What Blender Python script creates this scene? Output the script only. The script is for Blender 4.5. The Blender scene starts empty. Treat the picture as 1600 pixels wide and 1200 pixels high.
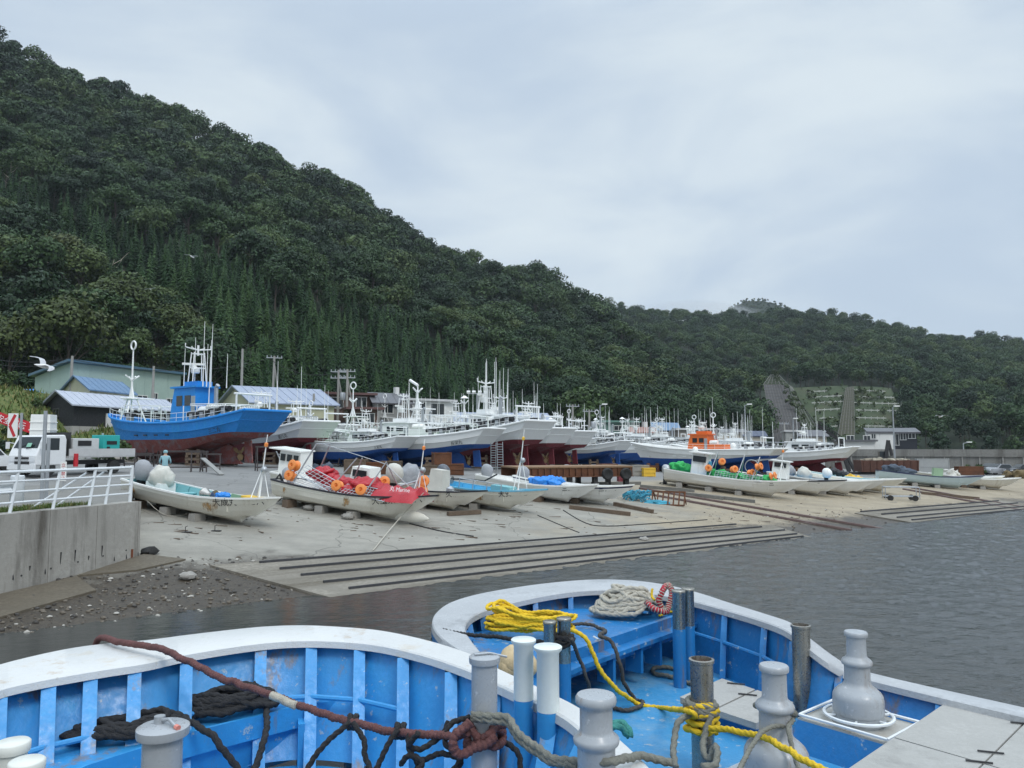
import bpy, bmesh, math, random
from mathutils import Vector, Matrix, noise
random.seed(11)
R = math.radians
scene = bpy.context.scene
COL = scene.collection
V = Vector
# ------------------------------------------------------------------ camera
CZ, F = 4.5, 1200.0
AL = math.atan(95/1200)
ca, sa = math.cos(AL), math.sin(AL)
cam_d = bpy.data.cameras.new('camera'); cam = bpy.data.objects.new('camera', cam_d); COL.objects.link(cam)
cam.location = (0, 0, CZ); cam.rotation_euler = (math.pi/2+AL, 0, 0)
cam_d.sensor_width = 36; cam_d.lens = 27; cam_d.clip_start = .1; cam_d.clip_end = 6000
scene.camera = cam
CAM = V((0, 0, CZ))
def ray(px, py):
    x = (px-800)/F; v = (600-py)/F
    return V((x, ca-v*sa, sa+v*ca))
def PY(px, py, Y):
    r = ray(px, py); return CAM+r*(Y/r.y)
def PZ(px, py, z):
    r = ray(px, py); return CAM+r*((z-CZ)/r.z)
def proj(p):
    d = V(p)-CAM
    zc = d.y*ca+d.z*sa; yc = -d.y*sa+d.z*ca
    return 800+F*d.x/zc, 600-F*yc/zc
def sm(a, b, x):
    t = max(0., min(1., (x-a)/(b-a))); return t*t*(3-2*t)
def lerp(a, b, t): return a+(b-a)*t
def pw(x, pts):
    if x <= pts[0][0]: return pts[0][1]
    for (a, va), (b, vb) in zip(pts, pts[1:]):
        if x <= b: return va+(vb-va)*(x-a)/(b-a)
    return pts[-1][1]
def S(x, y): return -.604*x+.797*y-22.35
def G(x, y):
    s = S(x, y)
    beach = max(-3.5, .115*s)
    yard = 2.25-.027*max(-60, min(60, x))
    k = .35; h = max(k-abs(beach-yard), 0)/k
    z = min(beach, yard)-h*h*k*.25
    hb = pw(x, [(-52, 6.6), (-44, 4.0), (-37, 2.5), (-28, 1.6), (0, 1.3), (30, 1.2), (60, 2.0)])
    y0 = pw(x, [(-60, 58), (-20, 70), (0, 92), (60, 118)])
    z += hb*sm(y0, y0+17, y)
    return z
def PG(px, py, off=0):
    r = ray(px, py); t = 3.0
    while t < 400:
        p = CAM+r*t
        if p.z <= G(p.x, p.y)+off:
            lo, hi = t-.4, t
            for _ in range(20):
                m = (lo+hi)/2; p = CAM+r*m
                if p.z <= G(p.x, p.y)+off: hi = m
                else: lo = m
            return CAM+r*hi
        t += .4
    return CAM+r*400
def AT(px, Y, off=0):
    x = PY(px, 690, Y).x; return V((x, Y, G(x, Y)+off))
# ------------------------------------------------------------------ materials
MATS = {}
def mat(name, col, rough=.6, metal=0., var=.12, scale=3., bump=0., bscale=40., stain=None, stain_amt=.0, stain_scale=1.5, streak=False, wear=None, wear_amt=0, runs=None, spec=None, coord='Object'):
    if name in MATS: return MATS[name]
    m = bpy.data.materials.new(name); m.use_nodes = True
    nt = m.node_tree; N = nt.nodes; L = nt.links
    b = N['Principled BSDF']
    b.inputs['Roughness'].default_value = rough; b.inputs['Metallic'].default_value = metal
    if spec is not None: b.inputs['Specular IOR Level'].default_value = spec
    tc = N.new('ShaderNodeTexCoord')
    src = tc.outputs[coord]
    def nz(sc, det=5, vec=None, ro=.6):
        n = N.new('ShaderNodeTexNoise'); n.inputs['Scale'].default_value = sc; n.inputs['Detail'].default_value = det; n.inputs['Roughness'].default_value = ro
        L.new(vec or src, n.inputs['Vector']); return n.outputs['Fac']
    def ramp(f, a, bb):
        r = N.new('ShaderNodeMapRange'); r.inputs['From Min'].default_value = a; r.inputs['From Max'].default_value = bb
        L.new(f, r.inputs['Value']); return r.outputs['Result']
    def mix(f, c1, c2, mode='MIX'):
        x = N.new('ShaderNodeMix'); x.data_type = 'RGBA'; x.blend_type = mode
        if isinstance(f, (int, float)): x.inputs[0].default_value = f
        else: L.new(f, x.inputs[0])
        for i, c in ((6, c1), (7, c2)):
            if isinstance(c, (tuple, list)): x.inputs[i].default_value = (*c[:3], 1)
            else: L.new(c, x.inputs[i])
        return x.outputs[2]
    f = ramp(nz(scale), .3, .7)
    c = mix(f, tuple(v*(1-var) for v in col), tuple(min(1, v*(1+var)) for v in col))
    f2 = ramp(nz(scale*9, 3), .35, .65)
    c = mix(f2, c, tuple(v*(1-var*.5) for v in col))
    if stain:
        vec = src
        if streak:
            mp = N.new('ShaderNodeMapping'); mp.inputs['Scale'].default_value = (1, 1, .12); L.new(src, mp.inputs['Vector']); vec = mp.outputs['Vector']
        sf = ramp(nz(stain_scale, 6, vec, .7), .62-stain_amt, .78-stain_amt*.6)
        c = mix(sf, c, stain)
    if wear:
        wf = ramp(nz(scale*2.3+4, 8, None, .75), .66-wear_amt, .70-wear_amt)
        c = mix(wf, c, wear)
    if runs:
        mp2 = N.new('ShaderNodeMapping'); mp2.inputs['Scale'].default_value = (1, 1, .16); L.new(src, mp2.inputs['Vector'])
        rf = ramp(nz(runs[1], 7, mp2.outputs['Vector'], .72), runs[2], runs[2]+.09)
        hf = N.new('ShaderNodeMath'); hf.operation = 'MULTIPLY'; L.new(rf, hf.inputs[0]); hf.inputs[1].default_value = .75
        c = mix(hf.outputs[0], c, runs[0])
    L.new(c, b.inputs['Base Color'])
    rr = N.new('ShaderNodeMapRange'); rr.inputs['To Min'].default_value = max(.02, rough-.12); rr.inputs['To Max'].default_value = min(1, rough+.12)
    L.new(f2, rr.inputs['Value']); L.new(rr.outputs['Result'], b.inputs['Roughness'])
    if bump:
        bp = N.new('ShaderNodeBump'); bp.inputs['Strength'].default_value = min(1, bump); bp.inputs['Distance'].default_value = .02
        L.new(nz(bscale, 6), bp.inputs['Height']); L.new(bp.outputs['Normal'], b.inputs['Normal'])
    MATS[name] = m; return m
# ------------------------------------------------------------------ mesh builder
class MB:
    def __init__(s): s.v = []; s.f = []; s.m = []
    def add(s, vs, fs, m=0):
        o = len(s.v); s.v += [tuple(p) for p in vs]
        for f in fs: s.f.append(tuple(i+o for i in f)); s.m.append(m)
        return s
    def box(s, c, d, rz=0, m=0, rx=0, ry=0, taper=1.):
        M = Matrix.Translation(c) @ Matrix.Rotation(rz, 4, 'Z') @ Matrix.Rotation(ry, 4, 'Y') @ Matrix.Rotation(rx, 4, 'X')
        x, y, z = d[0]/2, d[1]/2, d[2]/2
        vs = [M @ V((a*x*(taper if cc > 0 else 1), b*y*(taper if cc > 0 else 1), cc*z)) for cc in (-1, 1) for a, b in ((-1, -1), (1, -1), (1, 1), (-1, 1))]
        return s.add(vs, [(3, 2, 1, 0), (4, 5, 6, 7), (0, 1, 5, 4), (1, 2, 6, 5), (2, 3, 7, 6), (3, 0, 4, 7)], m)
    def bar(s, a, b, w, h=None, m=0):
        a, b = V(a), V(b); h = h or w; d = b-a
        if d.length < 1e-6: return s
        q = d.to_track_quat('X', 'Z').to_matrix().to_4x4()
        M = Matrix.Translation((a+b)/2) @ q
        x, y, z = d.length/2, w/2, h/2
        vs = [M @ V((i*x, j*y, k*z)) for k in (-1, 1) for i, j in ((-1, -1), (1, -1), (1, 1), (-1, 1))]
        return s.add(vs, [(3, 2, 1, 0), (4, 5, 6, 7), (0, 1, 5, 4), (1, 2, 6, 5), (2, 3, 7, 6), (3, 0, 4, 7)], m)
    def tube(s, pts, r, n=6, m=0, caps=True, strand=0, pitch=.1):
        pts = [V(p) for p in pts]; k = len(pts); rows = []; dist = 0
        up = None
        for i, p in enumerate(pts):
            t = (pts[min(i+1, k-1)]-pts[max(i-1, 0)])
            if t.length < 1e-9: t = V((0, 0, 1))
            t.normalize()
            if up is None:
                up = V((0, 0, 1)) if abs(t.z) < .9 else V((1, 0, 0))
            a = up-t*up.dot(t)
            if a.length < 1e-4: a = t.orthogonal()
            a.normalize(); b = t.cross(a); up = a
            rr = r[i] if isinstance(r, (list, tuple)) else r
            if i: dist += (p-pts[i-1]).length
            ring = []
            for j in range(n):
                th = 2*math.pi*j/n
                q = rr*(1+(.17*math.cos(strand*th-2*math.pi*dist*strand/pitch) if strand > 0 else .09*math.sin(2*math.pi*dist/pitch)+.05*math.sin(dist*61+th*2) if strand < 0 else 0))
                ring.append(p+(a*math.cos(th)+b*math.sin(th))*q)
            rows.append(ring)
        o = len(s.v)
        for ring in rows: s.v += [tuple(q) for q in ring]
        for i in range(k-1):
            for j in range(n):
                s.f.append((o+i*n+j, o+i*n+(j+1) % n, o+(i+1)*n+(j+1) % n, o+(i+1)*n+j)); s.m.append(m)
        if caps:
            s.f.append(tuple(o+j for j in reversed(range(n)))); s.m.append(m)
            s.f.append(tuple(o+(k-1)*n+j for j in range(n))); s.m.append(m)
        return s
    def lathe(s, prof, c=(0, 0, 0), n=20, m=0, M=None):
        M = M or Matrix.Translation(c); rows = []
        for r_, z in prof: rows.append([M @ V((r_*math.cos(2*math.pi*j/n), r_*math.sin(2*math.pi*j/n), z)) for j in range(n)])
        o = len(s.v)
        for r_ in rows: s.v += [tuple(q) for q in r_]
        for i in range(len(rows)-1):
            for j in range(n):
                s.f.append((o+i*n+j, o+i*n+(j+1) % n, o+(i+1)*n+(j+1) % n, o+(i+1)*n+j)); s.m.append(m)
        s.f.append(tuple(o+j for j in reversed(range(n)))); s.m.append(m)
        e = o+(len(rows)-1)*n
        s.f.append(tuple(e+j for j in range(n))); s.m.append(m)
        return s
    def loft(s, rows, mats=None, closed=False):
        k = len(rows[0]); o = len(s.v)
        for r_ in rows: s.v += [tuple(q) for q in r_]
        for i in range(len(rows)-1):
            for j in range(k if closed else k-1):
                j2 = (j+1) % k
                s.f.append((o+i*k+j, o+i*k+j2, o+(i+1)*k+j2, o+(i+1)*k+j)); s.m.append(mats[j] if mats else 0)
        return s
    def poly(s, pts, m=0): return s.add(pts, [tuple(range(len(pts)))], m)
    def prism(s, poly, z0, z1, m=0, mt=None):
        n = len(poly)
        vs = [(p[0], p[1], z0 if len(p) < 3 else p[2]+z0) for p in poly]+[(p[0], p[1], z1 if len(p) < 3 else p[2]+z1) for p in poly]
        s.add(vs, [tuple(reversed(range(n)))]+[(i, (i+1) % n, n+(i+1) % n, n+i) for i in range(n)], m)
        return s.add(vs[n:], [tuple(range(n))], m if mt is None else mt)
    def ball(s, c, r, n=10, k=6, m=0, sc=(1, 1, 1), jit=0):
        rows = []
        for i in range(k+1):
            ph = math.pi*i/k
            row = []
            for j in range(n):
                th = 2*math.pi*j/n
                d = V((math.sin(ph)*math.cos(th)*sc[0], math.sin(ph)*math.sin(th)*sc[1], -math.cos(ph)*sc[2]))
                q = r*(1+(jit*noise.noise(d*2.3+V(c)*3) if jit else 0))
                row.append(V(c)+d*q)
            rows.append(row)
        return s.loft(rows, None, True) if m == 0 else s.loft(rows, [m]*n, True)
    def build(s, name, mats, parent=None, smooth=40, loc=None):
        me = bpy.data.meshes.new(name)
        me.from_pydata(s.v, [], s.f)
        for mm in (mats if isinstance(mats, (list, tuple)) else [mats]): me.materials.append(mm)
        if any(s.m): me.polygons.foreach_set('material_index', s.m)
        me.validate(clean_customdata=False)
        if smooth:
            me.polygons.foreach_set('use_smooth', [True]*len(me.polygons))
            me.set_sharp_from_angle(angle=R(smooth))
        me.update()
        o = bpy.data.objects.new(name, me); COL.objects.link(o)
        if parent: o.parent = parent
        if loc: o.location = loc
        return o
def tag(o, label=None, cat=None, group=None, kind=None):
    if label: o['label'] = label
    if cat: o['category'] = cat
    if group: o['group'] = group
    if kind: o['kind'] = kind
    return o
def thing(name, loc, rz=0, label=None, cat=None, group=None):
    o = bpy.data.objects.new(name, None); COL.objects.link(o); o.empty_display_size = .2
    o.location = loc; o.rotation_euler = (0, 0, rz)
    return tag(o, label, cat, group)
def copy_tree(o, parent=None):
    c = o.copy(); COL.objects.link(c)
    if parent: c.parent = parent
    for ch in list(o.children): copy_tree(ch, c)
    return c
def spline(pts, per=8, closed=False):
    pts = [V(p) for p in pts]; out = []; n = len(pts)
    for i in range(n if closed else n-1):
        if closed: p0, p1, p2, p3 = pts[i-1], pts[i], pts[(i+1) % n], pts[(i+2) % n]
        else: p0, p1, p2, p3 = pts[max(i-1, 0)], pts[i], pts[i+1], pts[min(i+2, n-1)]
        for k in range(per):
            t = k/per
            out.append(.5*((2*p1)+(p2-p0)*t+(2*p0-5*p1+4*p2-p3)*t*t+(3*p1-p0-3*p2+p3)*t**3))
    out.append(pts[0].copy() if closed else pts[-1].copy())
    return out
def even(pts, step):
    out = [pts[0]]; acc = 0.
    for a, b in zip(pts, pts[1:]):
        L_ = (b-a).length; x = step-acc
        while x < L_: out.append(a.lerp(b, x/L_)); x += step
        acc = L_-(x-step)
    return out
def text_mesh(txt, size, name, material, parent, M, extrude=.004):
    cu = bpy.data.curves.new('lettering', 'FONT'); cu.body = txt; cu.size = size; cu.extrude = extrude; cu.align_x = 'CENTER'; cu.resolution_u = 3
    to = bpy.data.objects.new('lettering_src', cu); COL.objects.link(to)
    bpy.context.view_layer.update()
    me = bpy.data.meshes.new_from_object(to.evaluated_get(bpy.context.evaluated_depsgraph_get()))
    bpy.data.objects.remove(to); bpy.data.curves.remove(cu)
    me.materials.clear(); me.materials.append(material)
    me.transform(M)
    o = bpy.data.objects.new(name, me); COL.objects.link(o)
    if parent: o.parent = parent
    return o
# palette
M_WHITE = mat('white_gelcoat', (.80, .80, .77), .35, var=.05, scale=1.5, stain=(.48, .43, .34), stain_amt=.02, streak=True, stain_scale=2)
M_CREAM = mat('aged_cream_hull', (.76, .735, .65), .45, var=.07, scale=1.2, stain=(.46, .40, .30), stain_amt=.05, stain_scale=.9, streak=True, wear=(.5, .47, .4), wear_amt=.01)
M_SHIPW = mat('white_ship_paint', (.80, .81, .80), .4, var=.06, scale=.8, stain=(.5, .44, .36), stain_amt=.0, streak=True, stain_scale=1.3)
M_BLUEH = mat('faded_blue_hull_paint', (.006, .235, .68), .5, var=.16, scale=.7, stain=(.02, .30, .62), stain_amt=.06, streak=True)
M_REDB = mat('dark_red_antifouling', (.15, .015, .024), .7, var=.2, scale=.9, stain=(.1, .014, .02), stain_amt=.1)
M_BLUEB = mat('blue_antifouling', (.008, .075, .30), .6, var=.15, scale=.9)
M_OLDR = mat('worn_red_antifouling', (.20, .055, .048), .85, var=.3, scale=1.1, stain=(.15, .15, .165), stain_amt=.14, stain_scale=1.6, wear=(.27, .21, .19), wear_amt=.05)
M_WOOD = mat('weathered_timber', (.14, .10, .07), .85, var=.35, scale=4)
M_DARK = mat('black_rubber', (.015, .015, .017), .7, var=.2)
M_BLACKP = mat('black_trim_paint', (.02, .022, .03), .45)
M_STEEL = mat('galvanised_steel', (.42, .44, .46), .45, .6, var=.15, scale=5)
M_RAILW = mat('white_rail_paint', (.68, .71, .73), .4, var=.06)
M_GLASS = mat('dark_window_glass', (.02, .026, .03), .08, var=.05)
M_RUST = mat('rusty_steel', (.16, .065, .03), .85, .1, var=.45, scale=3, stain=(.06, .03, .02), stain_amt=.12)
M_ORANGE = mat('orange_plastic_float', (.80, .26, .06), .45, var=.1)
M_ORANGEP = mat('orange_cabin_paint', (.72, .15, .02), .5, var=.08)
M_REDT = mat('red_tarpaulin', (.42, .012, .022), .35, var=.15, scale=3, bump=.6, bscale=9)
M_GREENN = mat('bright_green_net', (.03, .42, .10), .7, var=.25, scale=8, bump=.8, bscale=30)
M_BLUET = mat('bright_blue_tarpaulin', (.015, .22, .68), .4, var=.15, scale=4, bump=.5, bscale=12)
M_GREYC = mat('grey_canvas_cover', (.30, .31, .33), .8, var=.12, scale=3, bump=.5, bscale=10)
M_WHITEC = mat('off_white_canvas_cover', (.55, .54, .49), .8, var=.1, scale=3, bump=.5, bscale=10)
M_TEAL = mat('pale_teal_deck', (.18, .42, .45), .6, var=.12)
M_SKYB = mat('sky_blue_deck', (.06, .36, .62), .5, var=.12)
M_GREEND = mat('pale_green_deck', (.27, .40, .25), .6, var=.15)
M_YEL = mat('yellow_plastic', (.72, .45, .04), .5, var=.1)
M_CONC = mat('weathered_concrete_block', (.30, .285, .26), .85, var=.2, scale=3, bump=.5, bscale=25)
M_INK = mat('black_lettering_paint', (.02, .02, .022), .5)
M_WINK = mat('white_lettering_paint', (.8, .8, .8), .5)
# ------------------------------------------------------------------ world and sun
w = bpy.data.worlds.new('World'); scene.world = w; w.use_nodes = True
nt = w.node_tree; N = nt.nodes; Lk = nt.links
bg = N['Background']
SUN_EL, SUN_AZ = R(50), R(150)
sky = N.new('ShaderNodeTexSky'); sky.sky_type = 'NISHITA'; sky.sun_disc = False; sky.sun_elevation = SUN_EL; sky.sun_rotation = SUN_AZ
tc = N.new('ShaderNodeTexCoord')
mp = N.new('ShaderNodeMapping'); mp.inputs['Scale'].default_value = (1, 1, 2.6); Lk.new(tc.outputs['Generated'], mp.inputs['Vector'])
n1 = N.new('ShaderNodeTexNoise'); n1.inputs['Scale'].default_value = 2.6; n1.inputs['Detail'].default_value = 7; n1.inputs['Roughness'].default_value = .5; n1.inputs['Distortion'].default_value = .4
Lk.new(mp.outputs['Vector'], n1.inputs['Vector'])
rp = N.new('ShaderNodeValToRGB'); rp.color_ramp.interpolation = 'EASE'
rp.color_ramp.elements[0].position = .34; rp.color_ramp.elements[0].color = (5.4, 6.5, 7.8, 1)
rp.color_ramp.elements[1].position = .68; rp.color_ramp.elements[1].color = (7.4, 8.3, 8.9, 1)
Lk.new(n1.outputs['Fac'], rp.inputs['Fac'])
mx = N.new('ShaderNodeMix'); mx.data_type = 'RGBA'; mx.inputs[0].default_value = .93
Lk.new(sky.outputs['Color'], mx.inputs[6]); Lk.new(rp.outputs['Color'], mx.inputs[7])
sx = N.new('ShaderNodeSeparateXYZ'); Lk.new(tc.outputs['Generated'], sx.inputs[0])
zr = N.new('ShaderNodeMapRange'); zr.interpolation_type = 'SMOOTHSTEP'; zr.inputs['From Min'].default_value = .48; zr.inputs['From Max'].default_value = .95; zr.inputs['To Min'].default_value = 1; zr.inputs['To Max'].default_value = 2.7
Lk.new(sx.outputs['Z'], zr.inputs['Value'])
vz = N.new('ShaderNodeVectorMath'); vz.operation = 'SCALE'; Lk.new(mx.outputs[2], vz.inputs[0]); Lk.new(zr.outputs['Result'], vz.inputs['Scale'])
Lk.new(vz.outputs[0], bg.inputs['Color']); bg.inputs['Strength'].default_value = .09
sd = bpy.data.lights.new('sun', 'SUN'); so = bpy.data.objects.new('sun', sd); COL.objects.link(so)
sd.energy = 1.15; sd.angle = R(16); sd.color = (1, .97, .92)
# sun direction: azimuth measured like the sky texture (from +Y towards +X)
sv = V((math.sin(SUN_AZ)*math.cos(SUN_EL), math.cos(SUN_AZ)*math.cos(SUN_EL), math.sin(SUN_EL)))
so.rotation_euler = sv.to_track_quat('Z', 'Y').to_euler()
scene.view_settings.view_transform = 'Standard'; scene.view_settings.look = 'None'
scene.view_settings.exposure = 0.2; scene.view_settings.gamma = 1
# ------------------------------------------------------------------ ground and water
def ground_mat():
    m = bpy.data.materials.new('beach_and_yard_ground'); m.use_nodes = True
    nt = m.node_tree; N = nt.nodes; L = nt.links; b = N['Principled BSDF']
    geo = N.new('ShaderNodeNewGeometry'); pos = geo.outputs['Position']
    def nz(sc, det=6, ro=.6, vec=None):
        n = N.new('ShaderNodeTexNoise'); n.inputs['Scale'].default_value = sc; n.inputs['Detail'].default_value = det; n.inputs['Roughness'].default_value = ro
        L.new(vec or pos, n.inputs['Vector']); return n.outputs['Fac']
    def rng(f, a, bb, c=0, d=1):
        r = N.new('ShaderNodeMapRange')
        for k, v_ in zip(('From Min', 'From Max', 'To Min', 'To Max'), (a, bb, c, d)): r.inputs[k].default_value = v_
        L.new(f, r.inputs['Value']); return r.outputs['Result']
    def math_(op, a, bb):
        x = N.new('ShaderNodeMath'); x.operation = op
        for i, q in enumerate((a, bb)):
            if isinstance(q, (int, float)): x.inputs[i].default_value = q
            else: L.new(q, x.inputs[i])
        return x.outputs[0]
    def mix(f, c1, c2):
        x = N.new('ShaderNodeMix'); x.data_type = 'RGBA'
        if isinstance(f, (int, float)): x.inputs[0].default_value = f
        else: L.new(f, x.inputs[0])
        for i, c in ((6, c1), (7, c2)):
            if isinstance(c, tuple): x.inputs[i].default_value = (*c, 1)
            else: L.new(c, x.inputs[i])
        return x.outputs[2]
    sep = N.new('ShaderNodeSeparateXYZ'); L.new(pos, sep.inputs[0])
    s = math_('SUBTRACT', math_('ADD', math_('MULTIPLY', sep.outputs['X'], -.604), math_('MULTIPLY', sep.outputs['Y'], .797)), 22.35)
    mp = N.new('ShaderNodeMapping'); mp.inputs['Rotation'].default_value = (0, 0, R(-37)); mp.inputs['Scale'].default_value = (.35, 1.6, 1); L.new(pos, mp.inputs['Vector'])
    n_l = rng(nz(.22), .35, .65); n_m = rng(nz(1.3), .3, .7); n_f = rng(nz(9, 8, .7), .3, .7); n_st = rng(nz(.6, 6, .65, mp.outputs['Vector']), .38, .66)
    conc = mix(n_m, (.245, .235, .205), (.325, .308, .265)); conc = mix(math_('MULTIPLY', n_st, .55), conc, (.15, .14, .12)); conc = mix(math_('MULTIPLY', n_f, .3), conc, (.33, .315, .28))
    sand = mix(n_m, (.25, .205, .14), (.35, .295, .21)); sand = mix(math_('MULTIPLY', n_st, .5), sand, (.15, .13, .10)); sand = mix(math_('MULTIPLY', n_f, .35), sand, (.40, .35, .27))
    # sand takes over from concrete to the right
    fs = rng(math_('ADD', math_('ADD', sep.outputs['X'], math_('MULTIPLY', n_l, 9.)), math_('MULTIPLY', n_m, 3.)), 9, 17)
    dry = mix(fs, conc, sand)
    asp = mix(n_m, (.175, .175, .172), (.225, .222, .212)); asp = mix(math_('MULTIPLY', n_st, .4), asp, (.12, .12, .115)); asp = mix(math_('MULTIPLY', n_f, .2), asp, (.3, .3, .29))
    fa = rng(math_('ADD', s, math_('MULTIPLY', n_m, 1.2)), 16.5, 18.5)
    col = mix(fa, dry, asp)
    # the weedy, wet tide band next to the water
    grav = mix(n_f, (.016, .0125, .009), (.085, .066, .044))
    fw = rng(math_('ADD', math_('SUBTRACT', s, rng(sep.outputs['X'], -9, -4, 2.6, 0)), math_('ADD', math_('MULTIPLY', n_m, 1.6), math_('MULTIPLY', n_l, 1.6))), 3.0, 5.0, 1, 0)
    col = mix(fw, col, grav)
    # grass on the bank behind the yard
    gn = mix(n_m, (.075, .11, .022), (.16, .155, .045)); gn = mix(math_('MULTIPLY', n_f, .5), gn, (.05, .085, .015))
    fg = rng(math_('ADD', sep.outputs['Z'], math_('MULTIPLY', n_m, .5)), 3.65, 4.0)
    col = mix(fg, col, gn)
    # cracks and slab joints
    br = N.new('ShaderNodeTexVoronoi'); br.feature = 'DISTANCE_TO_EDGE'; br.inputs['Scale'].default_value = .16; 
    nzv = N.new('ShaderNodeTexNoise'); nzv.inputs['Scale'].default_value = .7; L.new(pos, nzv.inputs['Vector'])
    vm = N.new('ShaderNodeVectorMath'); vm.operation = 'MULTIPLY_ADD'; L.new(nzv.outputs['Color'], vm.inputs[0]); vm.inputs[1].default_value = (2.2, 2.2, 0); L.new(pos, vm.inputs[2])
    L.new(vm.outputs[0], br.inputs['Vector'])
    fc = math_('MULTIPLY', rng(br.outputs['Distance'], .002, .006, .5, 0), math_('SUBTRACT', 1, fs))
    fc = math_('MULTIPLY', fc, math_('SUBTRACT', 1, fg))
    col = mix(fc, col, (.05, .047, .04))
    L.new(col, b.inputs['Base Color'])
    L.new(rng(fw, 0, 1, .88, .45), b.inputs['Roughness'])
    bp = N.new('ShaderNodeBump'); bp.inputs['Strength'].default_value = .6; bp.inputs['Distance'].default_value = .04
    L.new(math_('ADD', nz(14, 8, .7), math_('MULTIPLY', nz(2.2), 1.2)), bp.inputs['Height']); L.new(bp.outputs['Normal'], b.inputs['Normal'])
    return m
def coords(lo, hi, step, outs):
    a = []; x = lo
    while x <= hi: a.append(x); x += step
    return [-q for q in reversed(outs)][:0]+a
xs = [-2500, -900, -400, -200, -120, -90]+[-75+i*1.1 for i in range(170)]+[120, 150, 200, 300, 600, 1200, 2500]
ys = [-60, -20, 0, 8]+[12+i*.9 for i in range(125)]+[130, 145, 170, 220, 300, 500, 900, 1600, 3000]
rows = [[(x, y, G(x, y)-(0 if y < 130 else min(3, (y-130)*.02))) for x in xs] for y in ys]
tag(MB().loft(rows).build('ground', ground_mat(), smooth=180), 'sloping concrete and sand boat yard ground above the harbour water', 'ground', kind='structure')
def water_mat():
    m = bpy.data.materials.new('harbour_water'); m.use_nodes = True
    nt = m.node_tree; N = nt.nodes; L = nt.links; b = N['Principled BSDF']
    b.inputs['Base Color'].default_value = (.045, .048, .046, 1); b.inputs['Roughness'].default_value = .12; b.inputs['IOR'].default_value = 1.33
    geo = N.new('ShaderNodeNewGeometry')
    mp = N.new('ShaderNodeMapping'); mp.inputs['Rotation'].default_value = (0, 0, R(-20)); mp.inputs['Scale'].default_value = (1, 1.9, 1); L.new(geo.outputs['Position'], mp.inputs['Vector'])
    hs = []
    for sc, det, ro in ((.9, 3, .5), (3.2, 4, .55), (10, 2, .5)):
        n = N.new('ShaderNodeTexNoise'); n.inputs['Scale'].default_value = sc; n.inputs['Detail'].default_value = det; n.inputs['Roughness'].default_value = ro; n.inputs['Distortion'].default_value = .3
        L.new(mp.outputs['Vector'], n.inputs['Vector']); hs.append(n.outputs['Fac'])
    def ma(a, k, c):
        x = N.new('ShaderNodeMath'); x.operation = 'MULTIPLY_ADD'; L.new(a, x.inputs[0]); x.inputs[1].default_value = k
        if c is None: x.inputs[2].default_value = 0
        else: L.new(c, x.inputs[2])
        return x.outputs[0]
    h = ma(hs[0], .5, None); h = ma(hs[1], .34, h); h = ma(hs[2], .12, h)
    # calmer water close to the shore on the left
    sep = N.new('ShaderNodeSeparateXYZ'); L.new(geo.outputs['Position'], sep.inputs[0])
    r = N.new('ShaderNodeMapRange'); r.inputs['From Min'].default_value = -5; r.inputs['From Max'].default_value = 7; r.inputs['To Min'].default_value = .28; r.inputs['To Max'].default_value = 1.
    L.new(sep.outputs['X'], r.inputs['Value'])
    bp = N.new('ShaderNodeBump'); bp.inputs['Distance'].default_value = .07; L.new(h, bp.inputs['Height']); L.new(r.outputs['Result'], bp.inputs['Strength'])
    L.new(bp.outputs['Normal'], b.inputs['Normal'])
    return m
XA, XB, YA, YB = -34., 52., 4., 68.
wx = [XA+(XB-XA)*i/680 for i in range(681)]; wy = [YA]
while wy[-1] < YB: wy.append(min(YB, wy[-1]+.10+.0042*(wy[-1]-YA)))
c_, s_ = math.cos(R(-20)), math.sin(R(-20))
def wave(x, y):
    e = min(x-XA, XB-x, y-YA, YB-y); e = sm(0, 3, e)
    if e <= 0 or S(x, y) > 1.2: return 0.
    a, b = (x*c_-y*s_), (x*s_+y*c_)*1.7
    n_ = noise.noise
    h = .012*n_(V((a*.8, b*.8, 0)))+.024*n_(V((a*2.1, b*2.1, 4)))+.018*n_(V((a*4.6, b*4.6, 8)))
    return h*e*lerp(.22, 1.4, sm(-6, 8, x+.25*(y-15)))
wm_ = water_mat()
mb = MB().loft([[(x, y, wave(x, y)) for x in wx] for y in wy])
for x0, x1, y0, y1 in ((-2500, XA, -300, 200), (XB, 2500, -300, 200), (XA, XB, -300, YA), (XA, XB, YB, 200)):
    mb.add([(x0, y0, 0), (x1, y0, 0), (x1, y1, 0), (x0, y1, 0)], [(0, 1, 2, 3)])
tag(mb.build('water', wm_, smooth=180), 'dark rippled harbour water', 'water', kind='structure')
# pebbles on the tide band
mb = MB(); rnd = random.Random(5)
for i in range(3600):
    if i < 3000:
        px, py = rnd.uniform(-20, 620), rnd.uniform(870, 990)
        p = PG(px, py)
    else:
        p = PG(rnd.uniform(1050, 1500), rnd.uniform(792, 850))
    s_ = S(p.x, p.y)
    if s_ < -.6 or s_ > 6 or (p.x > -12.9 and False): continue
    r_ = rnd.choice([.012, .015, .02, .02, .03, .06])*rnd.uniform(.7, 1.4)
    mb.ball((p.x, p.y, p.z+r_*.2), r_, 6, 4, m=rnd.choice([0, 0, 0, 1, 1, 1, 1, 2]), sc=(1, rnd.uniform(.6, 1), rnd.uniform(.4, .7)), jit=.5)
tag(mb.build('shore_pebbles', [mat('dark_pebble', (.05, .045, .04), .7), mat('brown_pebble', (.13, .11, .085), .8), mat('pale_pebble', (.4, .38, .34), .8)], smooth=60), 'scattered pebbles along the tide line', 'pebbles', kind='stuff')
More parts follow.
